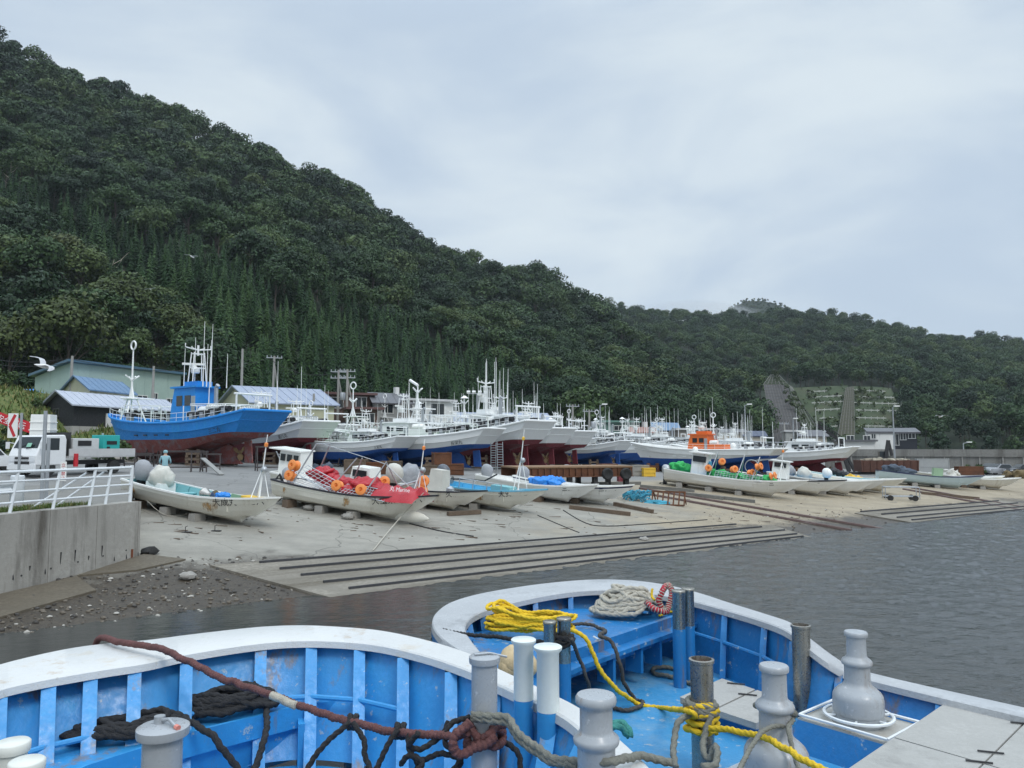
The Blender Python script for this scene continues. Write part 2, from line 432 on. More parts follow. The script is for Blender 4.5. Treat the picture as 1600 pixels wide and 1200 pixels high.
# ------------------------------------------------------------------ slip pads with rails
M_PAD = mat('pale_slip_concrete', (.22, .20, .165), .8, var=.28, scale=.9, bump=.4, bscale=20, stain=(.10, .085, .06), stain_amt=.19, stain_scale=.6)
_n = M_PAD.node_tree; _g = _n.nodes.new('ShaderNodeNewGeometry')
for _t in [t_ for t_ in _n.nodes if t_.type == 'TEX_NOISE' and abs(t_.inputs['Scale'].default_value-.6) < 1e-3]:
    _m = _n.nodes.new('ShaderNodeMapping'); _m.vector_type = 'TEXTURE'; _m.inputs['Rotation'].default_value = (0, 0, R(37)); _m.inputs['Scale'].default_value = (7, .55, 1)
    _n.links.new(_g.outputs['Position'], _m.inputs['Vector']); _n.links.new(_m.outputs['Vector'], _t.inputs['Vector'])
M_SLIPR = mat('dark_slip_rail', (.055, .055, .06), .5, .3, var=.3, scale=2)
def pad(corners, lab, n, rl_off):
    pts = [PG(*c) for c in corners]
    A, B, C, D = pts                      # A,B far edge; D,C near edge
    nu, nv = 40, 6; top = []
    for j in range(nv+1):
        row = []
        for i in range(nu+1):
            a = A.lerp(B, i/nu); d = D.lerp(C, i/nu); q = a.lerp(d, j/nv); row.append(V((q.x, q.y, G(q.x, q.y)+.07)))
        top.append(row)
    mb = MB().loft(top[::-1])
    edge = top[0]+[r_[-1] for r_ in top[1:]]+top[-1][-2::-1]+[r_[0] for r_ in top[-2:0:-1]]
    mb.loft([[e-V((0, 0, .3)) for e in edge], edge], None, True)
    tag(mb.build('slipway_pad', M_PAD, smooth=30), lab, 'slipway', kind='structure')
    return A, B, C, D
def rail(p, q, w_, h_, name, m, lab, grp, lift=.07, n=24):
    mb = MB(); ring = []
    d = (q-p); side = V((-d.y, d.x, 0)).normalized()*w_/2
    for i in range(n+1):
        c = p.lerp(q, i/n); z = G(c.x, c.y)+lift
        ring.append([(c.x-side.x, c.y-side.y, z), (c.x-side.x*.8, c.y-side.y*.8, z+h_), (c.x+side.x*.8, c.y+side.y*.8, z+h_), (c.x+side.x, c.y+side.y, z)])
    mb.loft(ring, None, True); mb.poly(ring[0]); mb.poly(ring[-1][::-1])
    return tag(mb.build(name, m, smooth=0), lab, 'rail', grp)
A, B, C, D = pad([(328, 886), (1205, 822), (1270, 842), (520, 938)], 'pale concrete slip pad sloping into the water', 5, 0)
order = ['farthest from the water', 'second from the top', 'middle one', 'fourth from the top', 'lowest, at the water line']
for i, ((a, b), (c, d)) in enumerate([((405, 883), (1150, 822)), ((437, 893), (1190, 826)), ((470, 903), (1226, 831)), ((505, 914), (1245, 837)), ((545, 924), (1255, 841))]):
    rail(PG(a, b), PG(c, d), .085, .07, 'slip_rail', M_SLIPR, f'long dark rail on the large near slip pad, {order[i]}', 'rails of the near slip pad')
A, B, C, D = pad([(1335, 803), (1560, 783), (1640, 792), (1425, 818)], 'small far slip pad with rails on the sandy shore at right', 5, 0)
for i, ((a, b), (c, d)) in enumerate([((1345, 802), (1560, 784.5)), ((1378, 806), (1590, 788)), ((1402, 811), (1640, 790)), ((1425, 815), (1640, 794))]):
    rail(PG(a, b), PG(c, d), .09, .08, 'slip_rail', M_SLIPR, f'dark rail on the far slip pad at right, {["uppermost", "second down", "third down", "lowest"][i]}', 'rails of the far slip pad')
M_TRACK = mat('rusty_brown_track', (.12, .075, .065), .7, .2, var=.3, scale=1.5, stain=(.2, .17, .16), stain_amt=.1)
for (a, b), (c, d), lab in [((1000, 764), (1385, 829), 'upper rusty track rail running down the sand into the water'), ((985, 768), (1330, 830), 'lower rusty track rail beside the blue net pile'),
                            ((1425, 763), (1640, 801), 'rusty track rail on the sand by the far right boats'), ((1412, 765), (1610, 801), 'second rusty track rail below the far right boats')]:
    rail(PG(a, b), PG(c, d), .34, .10, 'track_rail', M_TRACK, lab, 'rusty track rails', lift=.01)
# ------------------------------------------------------------------ hills
SIL_A = [(-400, -120), (-100, 10), (0, 55), (60, 82), (130, 113), (200, 140), (265, 166), (335, 195), (430, 236), (520, 277), (590, 322), (660, 370), (740, 405), (800, 420), (860, 437), (900, 466), (960, 500), (1040, 560), (1120, 620), (1180, 660), (1250, 690), (1400, 700)]
FOOT_A = [(-400, 96), (0, 106), (200, 114), (420, 122), (700, 142), (900, 168), (1100, 205), (1250, 240), (1400, 260)]
RIDGE_A = [(-400, 300), (0, 325), (400, 350), (700, 380), (900, 400), (1100, 330), (1250, 280), (1400, 280)]
SIL_B = [(500, 500), (700, 480), (850, 466), (900, 470), (960, 476), (1040, 487), (1145, 490), (1250, 487), (1330, 494), (1420, 513), (1500, 526), (1600, 534), (1750, 560), (2000, 600), (2300, 650)]
FOOT_B = [(500, 300), (900, 300), (1160, 262), (1300, 240), (1430, 235), (1600, 225), (2000, 220), (2300, 220)]
RIDGE_B = [(500, 640), (900, 680), (1200, 700), (1500, 640), (1800, 560), (2300, 480)]
SIL_C = [(900, 540), (1060, 500), (1110, 492), (1138, 482), (1155, 470), (1172, 464), (1195, 463), (1215, 468), (1240, 478), (1262, 487), (1300, 500), (1420, 540), (1600, 600)]
def pxof(x, y): return 800+F*x/max(y, 1)
def hill_z(x, y, sil, foot, ridge, z0, th, spur):
    px = pxof(x, y)
    yf = pw(px, foot); yr = pw(px, ridge)
    t = (y-yf)/(yr-yf)
    zr = PY(px, pw(px, sil), yr).z-th
    zf = z0 if not callable(z0) else z0(x, y)
    zr = max(zr, zf+1)
    if t <= 0: return zf+t*6
    if t > 1: return zr-(y-yr)*.45
    pr = t*(.8+.2*t)
    nn = noise.noise(V((x*.012, y*.012, 3)))*spur*math.sin(math.pi*min(1, t))+noise.noise(V((x*.04, y*.04, 9)))*spur*.3*math.sin(math.pi*t)
    return zf+(zr-zf)*pr+nn
def zA(x, y): return hill_z(x, y, SIL_A, FOOT_A, RIDGE_A, lambda a, b: G(a, min(b, 128)), pw(pxof(x, y), [(0, 16), (300, 13), (650, 10.5), (900, 8)]), 9)
def zB(x, y): return hill_z(x, y, SIL_B, FOOT_B, RIDGE_B, 2.0, 8.5, 12)
def zC(x, y): return hill_z(x, y, SIL_C, [(0, 1000)], [(0, 1300)], 60, 4, 3)
M_FLOOR = mat('forest_floor', (.014, .026, .009), .95, var=.4, scale=.08)
def hill(name, zf, p0, p1, y0, y1, nx, ny, lab, back):
    rows = []
    for j in range(ny+1):
        row = []
        for i in range(nx+1):
            px = lerp(p0, p1, i/nx); yy = lerp(y0(px), y1(px), j/ny)
            x = (px-800)/F*yy; row.append((x, yy, zf(x, yy)))
        rows.append(row)
    tag(MB().loft(rows).build(name, M_FLOOR, smooth=180), lab, 'hill', kind='structure')
hill('hill', zA, -400, 1400, lambda p: pw(p, FOOT_A)-12, lambda p: pw(p, RIDGE_A)+60, 110, 60, 'steep wooded hillside behind the boat yard', 60)
hill('hill', zB, 500, 2300, lambda p: pw(p, FOOT_B)-12, lambda p: pw(p, RIDGE_B)+80, 110, 50, 'long lower wooded hill at right', 60)
hill('hill', zC, 880, 1600, lambda p: 990, lambda p: 1420, 50, 30, 'distant rounded peak in the mist', 60)
# ------------------------------------------------------------------ foliage
def leaf_mat(name, cols, per=.35):
    m = bpy.data.materials.new(name); m.use_nodes = True
    nt = m.node_tree; N = nt.nodes; L = nt.links; b = N['Principled BSDF']
    oi = N.new('ShaderNodeObjectInfo'); geo = N.new('ShaderNodeNewGeometry')
    r = N.new('ShaderNodeValToRGB')
    for i in range(len(cols)-2): r.color_ramp.elements.new(.5)
    for i, c in enumerate(cols):
        r.color_ramp.elements[i].position = i/(len(cols)-1); r.color_ramp.elements[i].color = (*c, 1)
    # large-scale drift of species over the hill + per-tree random
    nz = N.new('ShaderNodeTexNoise'); nz.inputs['Scale'].default_value = .018; nz.inputs['Detail'].default_value = 2
    L.new(geo.outputs['Position'], nz.inputs['Vector'])
    ad = N.new('ShaderNodeMath'); ad.operation = 'MULTIPLY_ADD'; L.new(nz.outputs['Fac'], ad.inputs[0]); ad.inputs[1].default_value = 1.0
    ad2 = N.new('ShaderNodeMath'); ad2.operation = 'MULTIPLY_ADD'; L.new(oi.outputs['Random'], ad2.inputs[0]); ad2.inputs[1].default_value = .9; ad2.inputs[2].default_value = -.47
    L.new(ad2.outputs[0], ad.inputs[2]); L.new(ad.outputs[0], r.inputs['Fac'])
    mr = N.new('ShaderNodeMapRange'); mr.inputs['To Min'].default_value = 1-per; mr.inputs['To Max'].default_value = 1+per
    L.new(geo.outputs['Random Per Island'], mr.inputs['Value'])
    vm = N.new('ShaderNodeVectorMath'); vm.operation = 'SCALE'; L.new(r.outputs['Color'], vm.inputs[0]); L.new(mr.outputs['Result'], vm.inputs['Scale'])
    L.new(vm.outputs[0], b.inputs['Base Color']); b.inputs['Roughness'].default_value = .6; b.inputs['Specular IOR Level'].default_value = .25
    return m
M_LEAF = leaf_mat('broadleaf_foliage', [(.008, .023, .009), (.016, .040, .013), (.027, .058, .016), (.041, .073, .019), (.062, .092, .025)])
M_NEEDLE = leaf_mat('conifer_needles', [(.010, .030, .011), (.024, .062, .019), (.050, .098, .030)], .4)
M_TAN = leaf_mat('yellowing_foliage', [(.026, .052, .013), (.040, .064, .015), (.052, .066, .017)], .35)
M_BARK = mat('grey_brown_bark', (.09, .075, .06), .9, var=.3, scale=5)
M_DEADW = mat('pale_dead_wood', (.36, .32, .26), .9, var=.2)
def crown_mb(rng, H, Rr, nblob, per, q, mb=None, low=.28, flat=.75):
    mb = mb or MB()
    blobs = []
    for i in range(nblob):
        th = rng.uniform(0, 2*math.pi); zz = rng.uniform(-.25, 1); rad = math.sqrt(max(0, 1-max(zz, 0)**2))*rng.uniform(.45, .9)
        c = V((math.cos(th)*rad*Rr*.8, math.sin(th)*rad*Rr*.8, H*(low+.30)+zz*H*(1-low)*.42))
        blobs.append((c, Rr*rng.uniform(.28, .5)))
    blobs.append((V((0, 0, H*.72)), Rr*.55))
    for c, br in blobs:
        for k in range(per):
            d = V((rng.gauss(0, 1), rng.gauss(0, 1), rng.gauss(.35, .9))).normalized()
            p = c+V((d.x*br, d.y*br, d.z*br*flat))*rng.uniform(.75, 1.08)
            n = (d+V((rng.gauss(0, .45), rng.gauss(0, .45), rng.gauss(.25, .4)))).normalized()
            a = n.orthogonal().normalized(); a.rotate(Matrix.Rotation(rng.uniform(0, 6.28), 3, n)); b = n.cross(a)
            s_ = q*rng.uniform(.6, 1.35); t_ = s_*rng.uniform(.5, .8)
            mb.add([p-a*s_-b*t_*.3, p-b*t_-n*s_*.15, p+a*s_-b*t_*.1, p+b*t_], [(0, 1, 2, 3)], 0)
    return mb, blobs
def trunk_mb(rng, H, r0, blobs, m=1, mb=None, low=.5):
    mb = mb or MB()
    top = H*.7
    pts = [V((0, 0, -1.5))]+[V((rng.gauss(0, .02)*H*k/5, rng.gauss(0, .02)*H*k/5, top*k/5)) for k in range(1, 6)]
    mb.tube(pts, [r0*(1-.13*i) for i in range(6)], 6, m)
    for c, br in blobs[:7]:
        k = rng.randint(2, 4); mb.tube([pts[k], pts[k].lerp(c, .5)+V((0, 0, .2)), c], [r0*.4, r0*.25, r0*.1], 4, m)
    return mb
def conifer_mb(rng, H, Rr, tiers, per, q, mb=None):
    mb = mb or MB()
    for i in range(tiers):
        t = (i+.5)/tiers; z0_ = H*(.1+.9*t); rr = Rr*(1-t)+.10
        k = max(4, int(per*(1-t*.55)))
        for j in range(k):
            z = z0_+rng.uniform(-.6, .6)*H*.9/tiers; th = 2*math.pi*(j+rng.uniform(-.4, .4))/k+i*.7; L_ = rr*rng.uniform(.6, 1.15)
            d = V((math.cos(th), math.sin(th), 0)); sd_ = V((-d.y, d.x, 0)); w_ = q*rng.uniform(.7, 1.2)*(1-.5*t)
            base = V((0, 0, z))
            droop = -.42*L_
            m1 = base+d*L_*.55+V((0, 0, droop*.25)); e = base+d*L_+V((0, 0, droop+rng.uniform(-.1, .1)*L_))
            mb.add([base+V((0, 0, .25)), m1+sd_*w_-V((0, 0, .18)), e, m1-sd_*w_-V((0, 0, .18))], [(0, 1, 2, 3)], 0)
    mb.add([V((-.12, 0, H*.9)), V((.12, 0, H*.9)), V((0, 0, H*1.04))], [(0, 1, 2)], 0)
    mb.add([V((0, -.12, H*.9)), V((0, .12, H*.9)), V((0, 0, H*1.04))], [(0, 1, 2)], 0)
    return mb
def mk_mesh(mb, name, mats):
    o = mb.build(name, mats, smooth=0); me = o.data; bpy.data.objects.remove(o); return me
rg = random.Random(3)
BROAD, CONI, NEARB, TANB = [], [], [], []
def broad_mesh(H, Rr, nb, per, q, leaf, name):
    mb, bl = crown_mb(rg, H, Rr, nb, per, q); trunk_mb(rg, H, .2, bl, 1, mb)
    return mk_mesh(mb, name, [leaf, M_BARK])
for i in range(5): BROAD.append(broad_mesh(rg.uniform(9, 12), rg.uniform(4.2, 5.4), 15, 62, .40, M_LEAF, 'broadleaf_tree'))
for i in range(3): CONI.append(mk_mesh(conifer_mb(rg, rg.uniform(11, 13), rg.uniform(2.4, 3.2), 20, 13, .46).tube([(0, 0, -1), (0, 0, 10)], [.2, .05], 5, 1), 'conifer_tree', [M_NEEDLE, M_BARK]))
# placement ---------------------------------------------------------
BLD = []                                    # building footprints kept clear (filled by hand below)
CUT = [(1190, 582), (1212, 580), (1245, 610), (1290, 622), (1330, 610), (1392, 612), (1425, 690), (1440, 705), (1200, 705), (1192, 620)]
def inpoly(x, y, P):
    c = False; j = len(P)-1
    for i in range(len(P)):
        if (P[i][1] > y) != (P[j][1] > y) and x < (P[j][0]-P[i][0])*(y-P[i][1])/(P[j][1]-P[i][1])+P[i][0]: c = not c
        j = i
    return c
trees = []
rg = random.Random(21)
sp = 5.7
y = 86.
while y < 420:
    x = -360.
    while x < 260:
        X = x+rg.uniform(-.45, .45)*sp; Y = y+rg.uniform(-.45, .45)*sp
        px = pxof(X, Y)
        if -120 < px < 1330:
            yf, yr = pw(px, FOOT_A), pw(px, RIDGE_A); t = (Y-yf)/(yr-yf)
            if .0 < t < 1.04:
                z = zA(X, Y); qx, qy = proj((X, Y, z))
                con = False
                up = 305+.36*px; lo = pw(px, [(0, 372), (200, 475), (300, 530), (420, 625), (430, 720)])
                if up < qy-10 < lo or (px > 330 and qy > up+20): con = rg.random() < (.99 if px < 800 else .35)
                tan = (not con) and px < 470 and qy > lo-20 and rg.random() < .4
                if not con and px > 480 and qy > 560 and rg.random() < .06: tan = True
                sc = rg.choice([.5, .65, .75, .9, 1.0, 1.2, 1.4])*rg.uniform(.9, 1.1)
                if con: sc = rg.uniform(.6, .95)
                if not (zB(X, Y) > z+4) and not (inpoly(qx, qy-6, CUT) and px > 1180): 
                    trees.append((X, Y, z-.3, sc, 'c' if con else ('t' if tan else 'b')))
                    if con:
                        for _ in range(3):
                            X2, Y2 = X+rg.uniform(-3, 3), Y+rg.uniform(-3, 3); trees.append((X2, Y2, zA(X2, Y2)-.3, rg.uniform(.55, .95), 'c'))
        x += sp
    y += sp*.9
sp = 7.8; y = 215.
while y < 745:
    x = -120.
    while x < 840:
        X = x+rg.uniform(-.45, .45)*sp; Y = y+rg.uniform(-.45, .45)*sp
        px = pxof(X, Y)
        if 640 < px < 2000:
            yf, yr = pw(px, FOOT_B), pw(px, RIDGE_B); t = (Y-yf)/(yr-yf)
            if .0 < t < 1.03:
                z = zB(X, Y)
                if px > 1330 or z > zA(X, Y)-1:
                    qx, qy = proj((X, Y, z))
                    if not (Y < 420 and (inpoly(qx, qy, CUT) or inpoly(qx, qy-7, CUT))) or (Y < 256 and (px < 1296 or px > 1405)):
                        con = rg.random() < .06
                        trees.append((X, Y, z-.3, rg.choice([.6, .75, .9, 1., 1.1, 1.3])*rg.uniform(.9, 1.1), 'c' if con else 'b'))
        x += sp
    y += sp*.95
y = 1010
while y < 1330:
    x = 80.
    while x < 700:
        X = x+rg.uniform(-5, 5); Y = y+rg.uniform(-5, 5); px = pxof(X, Y)
        if 1040 < px < 1420 and pw(px, [(0, 1000)]) < Y: trees.append((X, Y, zC(X, Y)-2.6, rg.uniform(.4, .55), 'b'))
        x += 5
    y += 6
trees.sort(key=lambda t: t[1]/t[3])
near = []; far = []
for t in trees:
    qx, qy = proj((t[0], t[1], t[2]+6))
    vis = -15 < qx < 1615 and qy < pw(qx, [(0, 615), (300, 620), (480, 625), (700, 640), (1000, 665), (1600, 700)])
    (near if (vis and len(near) < 290) else far).append(t)
lab_t = {'c': ('conifer_tree', 'dark green pointed conifer in the plantation on the lower hillside', 'conifers on the lower hillside'),
         'b': ('broadleaf_tree', 'dark green rounded broadleaf tree in the wood along the hill foot', 'broadleaf trees along the hill foot'),
         't': ('yellowing_tree', 'yellowish olive broadleaf tree among the greener trees of the hill foot', 'yellowing trees at the hill foot')}
# nearer trees get finer crowns, with trunk and crown as parts
NB = []
for i in range(4):
    H_, R_ = rg.uniform(8.5, 11.5), rg.uniform(4.4, 5.6)
    mb, bl = crown_mb(rg, H_, R_, 22, 120, .25, flat=.62)
    NB.append((mk_mesh(mb, 'crown', [M_LEAF]), mk_mesh(trunk_mb(rg, H_, .22, bl, 0), 'trunk', [M_BARK])))
NT = []
for me, tr in NB[:2]:
    m2 = me.copy(); m2.materials.clear(); m2.materials.append(M_TAN); NT.append((m2, tr))
NC = []
for i in range(3):
    NC.append((mk_mesh(conifer_mb(rg, rg.uniform(11, 13.5), rg.uniform(2.4, 3.2), 28, 18, .38), 'crown', [M_NEEDLE]), mk_mesh(MB().tube([(0, 0, -1), (0, 0, 10.5)], [.22, .05], 6), 'trunk', [M_BARK])))
for i, (X, Y, z, sc, k) in enumerate(near):
    nm, lb, gp = lab_t[k]
    src = {'b': NB, 't': NT, 'c': NC}[k]; me, tr = src[rg.randrange(len(src))]
    t = thing(nm, (X, Y, z), rg.uniform(0, 6.28), lb, 'tree', gp); t.scale = (sc, sc, sc*rg.uniform(.85, 1.1))
    for nm2, m_ in (('crown', me), ('trunk', tr)):
        o = bpy.data.objects.new(nm2, m_); COL.objects.link(o); o.parent = t
# the rest of the forest: one object, instanced
protos = bpy.data.collections.new('tree_kinds')
for i, me in enumerate(BROAD+CONI):
    o = bpy.data.objects.new('tree_kind', me); protos.objects.link(o)
tanm = BROAD[0].copy(); tanm.materials[0] = M_TAN
protos.objects.link(bpy.data.objects.new('tree_kind', tanm))
kinds = sorted(protos.objects, key=lambda o: o.name)
me = bpy.data.meshes.new('hillside_forest'); me.from_pydata([t[:3] for t in far], [], [])
nb_ = len(BROAD); nc_ = len(CONI)
for nm_, ty_, vals_ in (('kind_index', 'INT', [rg.randrange(nb_) if t[4] == 'b' else (nb_+rg.randrange(nc_) if t[4] == 'c' else nb_+nc_) for t in far]),
                        ('tree_scale', 'FLOAT', [t[3] for t in far]), ('tree_turn', 'FLOAT', [rg.uniform(0, 6.28) for t in far])):
    me.attributes.new(nm_, ty_, 'POINT').data.foreach_set('value', vals_)
fo = bpy.data.objects.new('hillside_forest', me); COL.objects.link(fo)
tag(fo, 'dense mixed forest covering the hills up to the ridge', 'forest', kind='stuff')
gn = bpy.data.node_groups.new('forest_scatter', 'GeometryNodeTree')
gn.interface.new_socket('Geometry', in_out='INPUT', socket_type='NodeSocketGeometry'); gn.interface.new_socket('Geometry', in_out='OUTPUT', socket_type='NodeSocketGeometry')
gi = gn.nodes.new('NodeGroupInput'); go = gn.nodes.new('NodeGroupOutput')
m2p = gn.nodes.new('GeometryNodeMeshToPoints'); gn.links.new(gi.outputs[0], m2p.inputs['Mesh'])
def attr(nm, ty):
    n = gn.nodes.new('GeometryNodeInputNamedAttribute'); n.data_type = ty; n.inputs['Name'].default_value = nm
    return [o for o in n.outputs if o.name == 'Attribute' and o.type == ('INT' if ty == 'INT' else 'VALUE')][0]
join = gn.nodes.new('GeometryNodeJoinGeometry')
ki = attr('kind_index', 'INT'); ts = attr('tree_scale', 'FLOAT'); tt = attr('tree_turn', 'FLOAT')
cx = gn.nodes.new('ShaderNodeCombineXYZ'); gn.links.new(tt, cx.inputs['Z'])
for i, ob in enumerate(kinds):
    oi = gn.nodes.new('GeometryNodeObjectInfo'); oi.inputs['Object'].default_value = ob; oi.inputs['As Instance'].default_value = True
    cmp_ = gn.nodes.new('FunctionNodeCompare'); cmp_.data_type = 'INT'; cmp_.operation = 'EQUAL'
    ia = [next(s_ for s_ in cmp_.inputs if s_.identifier == k_) for k_ in ('A_INT', 'B_INT')]
    gn.links.new(ki, ia[0]); ia[1].default_value = i
    ip = gn.nodes.new('GeometryNodeInstanceOnPoints')
    gn.links.new(m2p.outputs['Points'], ip.inputs['Points']); gn.links.new(cmp_.outputs['Result'], ip.inputs['Selection'])
    gn.links.new(oi.outputs['Geometry'], ip.inputs['Instance']); gn.links.new(cx.outputs[0], ip.inputs['Rotation']); gn.links.new(ts, ip.inputs['Scale'])
    gn.links.new(ip.outputs['Instances'], join.inputs[0])
gn.links.new(join.outputs[0], go.inputs[0])
md = fo.modifiers.new('scatter', 'NODES'); md.node_group = gn
# ------------------------------------------------------------------ cut slopes with concrete lattice and fence rows
def patch(corners, nu, nv, off=0):
    A, B, C, D = corners
    return [[A.lerp(B, i/nu).lerp(D.lerp(C, i/nu), j/nv) for i in range(nu+1)] for j in range(nv+1)]
M_GREYP = mat('grey_slope_panel', (.06, .055, .055), .9, var=.25, scale=.5)
M_LATT = mat('pale_concrete_lattice', (.17, .17, .15), .85, var=.2, scale=1)
M_TURF = mat('terraced_slope_turf', (.034, .054, .018), .95, var=.5, scale=.35, stain=(.06, .058, .03), stain_amt=.12, stain_scale=.12, bump=1, bscale=3)
M_BROWNP = mat('brown_slope_net', (.045, .043, .022), .95, var=.3, scale=.4)
def lattice(name, corners, nu, nv, base, bw, lab, proud=.25):
    g = patch(corners, nu, nv); t = thing(name, g[-1][0], 0, lab, 'slope')
    c0 = g[-1][0]; mb = MB().loft([[p-c0 for p in r_] for r_ in g][::-1]); 
    mb.build('slope_face', base, t, smooth=0)
    nrm = (g[0][-1]-g[0][0]).cross(g[-1][0]-g[0][0]).normalized()
    if nrm.y > 0: nrm = -nrm
    mb = MB()
    for j in range(nv+1):
        for i in range(nu): mb.bar(g[j][i]-c0+nrm*proud, g[j][i+1]-c0+nrm*proud, bw, bw)
    for i in range(nu+1):
        for j in range(nv): mb.bar(g[j][i]-c0+nrm*proud*1.05, g[j+1][i]-c0+nrm*proud*1.05, bw, bw)
    mb.build('lattice', M_LATT, t, smooth=0)
    return t
def q(px, py, Y): return PY(px, py, Y)
lattice('retaining_slope', [q(1204, 586, 328), q(1216, 586, 328), q(1231, 601, 321), q(1193, 601, 321)], 6, 6, M_TURF, .18, 'pale concrete lattice cap at the top of the grey cut slope')
lattice('retaining_slope', [q(1193, 601, 320), q(1229, 601, 320), q(1262, 700, 262), q(1213, 700, 262)], 9, 18, M_GREYP, .08, 'bare grey cut slope panel between the trees on the right hill', .1)
lattice('retaining_slope', [q(1232, 602, 320), q(1240, 608, 318), q(1312, 705, 258), q(1264, 702, 260)], 6, 18, M_TURF, .16, 'narrow pale lattice strip running down beside the grey cut slope')
def terrace(corners, rowspec, base, lab, flab):
    g = patch(corners, 10, 14); c0 = g[-1][0]
    t = tag(MB().loft([[p-c0 for p in r_] for r_ in g][::-1]).build('terraced_slope', base, smooth=0, loc=c0), lab, 'slope')
    A, B, C, D = corners
    for j, (v_, a, b) in enumerate(rowspec):
        l, r_ = A.lerp(D, v_), B.lerp(C, v_); p0, p1 = l.lerp(r_, a), l.lerp(r_, b)
        mb = MB(); n = max(3, int((p1-p0).length/2.2))
        for k in range(n):
            c = p0.lerp(p1, (k+.5)/n)+V((0, -.9, .25)); d = (p1-p0).normalized()
            if rg.random() < .12: continue
            mb.bar(c-d*(p1-p0).length/n*.46, c+d*(p1-p0).length/n*.46, .12, .32); mb.bar(c-V((0, 0, 1.2)), c+V((0, 0, .5)), .14)
        o = mb.build('snow_fence', mat('pale_fence_slat', (.50, .50, .47), .8), smooth=0, loc=None); tag(o, flab.format(['topmost', 'second', 'third', 'fourth', 'fifth', 'sixth', 'seventh', 'eighth', 'lowest'][j]), 'fence', 'snow fences on the cut slopes')
terrace([q(1236, 606, 318), q(1325, 602, 322), q(1302, 705, 255), q(1305, 706, 255)], [(.10, .2, .6), (.2, .15, .9), (.3, .2, .95), (.42, .2, .9), (.55, .2, .95), (.68, .2, .9)], M_TURF,
        'green grassy cut slope with fence rows between lattice and brown slope', 'pale fence row on the green cut slope, {} from the top')
lattice('retaining_slope', [q(1322, 606, 314), q(1334, 604, 314), q(1336, 705, 250), q(1305, 705, 250)], 5, 22, M_BROWNP, .1, 'brown netted strip down the middle of the terraced slope', .1)
terrace([q(1330, 603, 318), q(1392, 606, 318), q(1432, 706, 252), q(1334, 706, 252)], [(.09, .02, .8), (.2, .02, .95), (.31, .02, 1.12), (.43, .05, .95), (.55, .05, 1.), (.67, .08, .95), (.79, .08, .9)], M_TURF,
        'terraced cut slope with long pale fence rows above the dark house', 'long pale fence row on the right terraced slope, {} from the top')

mb = MB(); rr_ = random.Random(55)
for corners, n_ in (([q(1240, 606, 317), q(1325, 602, 321), q(1302, 705, 254), q(1305, 706, 254)], 90), ([q(1330, 603, 317), q(1392, 606, 317), q(1432, 706, 251), q(1334, 706, 251)], 120), ([q(1205, 580, 329), q(1212, 580, 329), q(1312, 705, 257), q(1264, 702, 259)], 110)):
    for i in range(n_):
        v_ = rr_.random(); A_c, B_c, C_c, D_c = corners; p = A_c.lerp(D_c, v_).lerp(B_c.lerp(C_c, v_), rr_.random()); r_ = rr_.choice([.4, .6, .9, 1.3])
        crown_mb(rr_, r_*1.1, r_, 3, 7, r_*.35, mb, low=0)
        k0 = len(mb.v)-4*28
        for j in range(k0, len(mb.v)): mb.v[j] = (mb.v[j][0]+p.x, mb.v[j][1]+p.y-.4, mb.v[j][2]+p.z-.2)
tag(mb.build('slope_scrub', leaf_mat('slope_scrub_leaves', [(.035, .055, .016), (.055, .075, .02), (.075, .08, .028)]), smooth=0), 'low scrub growing over the terraced cut slopes', 'scrub', kind='stuff')
# ------------------------------------------------------------------ buildings
def wallmat(n, c, **k): return mat(n, c, .8, var=.08, scale=.8, stain=tuple(v*.6 for v in c), stain_amt=.03, streak=True, **k)
W_MINT = wallmat('mint_metal_wall', (.34, .44, .40)); W_BLACK = wallmat('black_metal_wall', (.018, .019, .022)); W_PYEL = wallmat('pale_yellow_wall', (.46, .45, .32))
W_BROWN = wallmat('brown_siding', (.13, .085, .07)); W_GREY = wallmat('grey_siding', (.33, .34, .33)); W_WHITE = wallmat('white_render', (.62, .62, .60)); W_GREEN = wallmat('dull_green_metal', (.10, .18, .15))
W_TAUPE = wallmat('taupe_render', (.22, .20, .18)); W_BEIGE = wallmat('beige_render', (.42, .38, .32)); W_FOUND = wallmat('concrete_plinth', (.38, .36, .33))
def roofmat(n, c): return mat(n, c, .45, .0, var=.12, scale=1, stain=tuple(v*.6 for v in c), stain_amt=.04)
R_SILV = roofmat('silver_metal_roof', (.42, .45, .52)); R_BLUE = roofmat('blue_metal_roof', (.12, .21, .34)); R_TEAL = roofmat('teal_roof_edge', (.06, .13, .19)); R_GREY = roofmat('dark_grey_roof', (.10, .10, .11))
R_BLGR = roofmat('blue_grey_roof', (.27, .31, .40)); R_MAR = roofmat('maroon_roof', (.12, .06, .055)); R_RED = roofmat('faded_red_roof', (.28, .13, .10)); R_NAVY = roofmat('navy_roof', (.045, .06, .11)); R_LGR = roofmat('light_roof', (.5, .5, .5))
M_FRAME = mat('window_frame_white', (.65, .65, .63), .5); M_FRAMED = mat('window_frame_dark', (.06, .06, .06), .5)
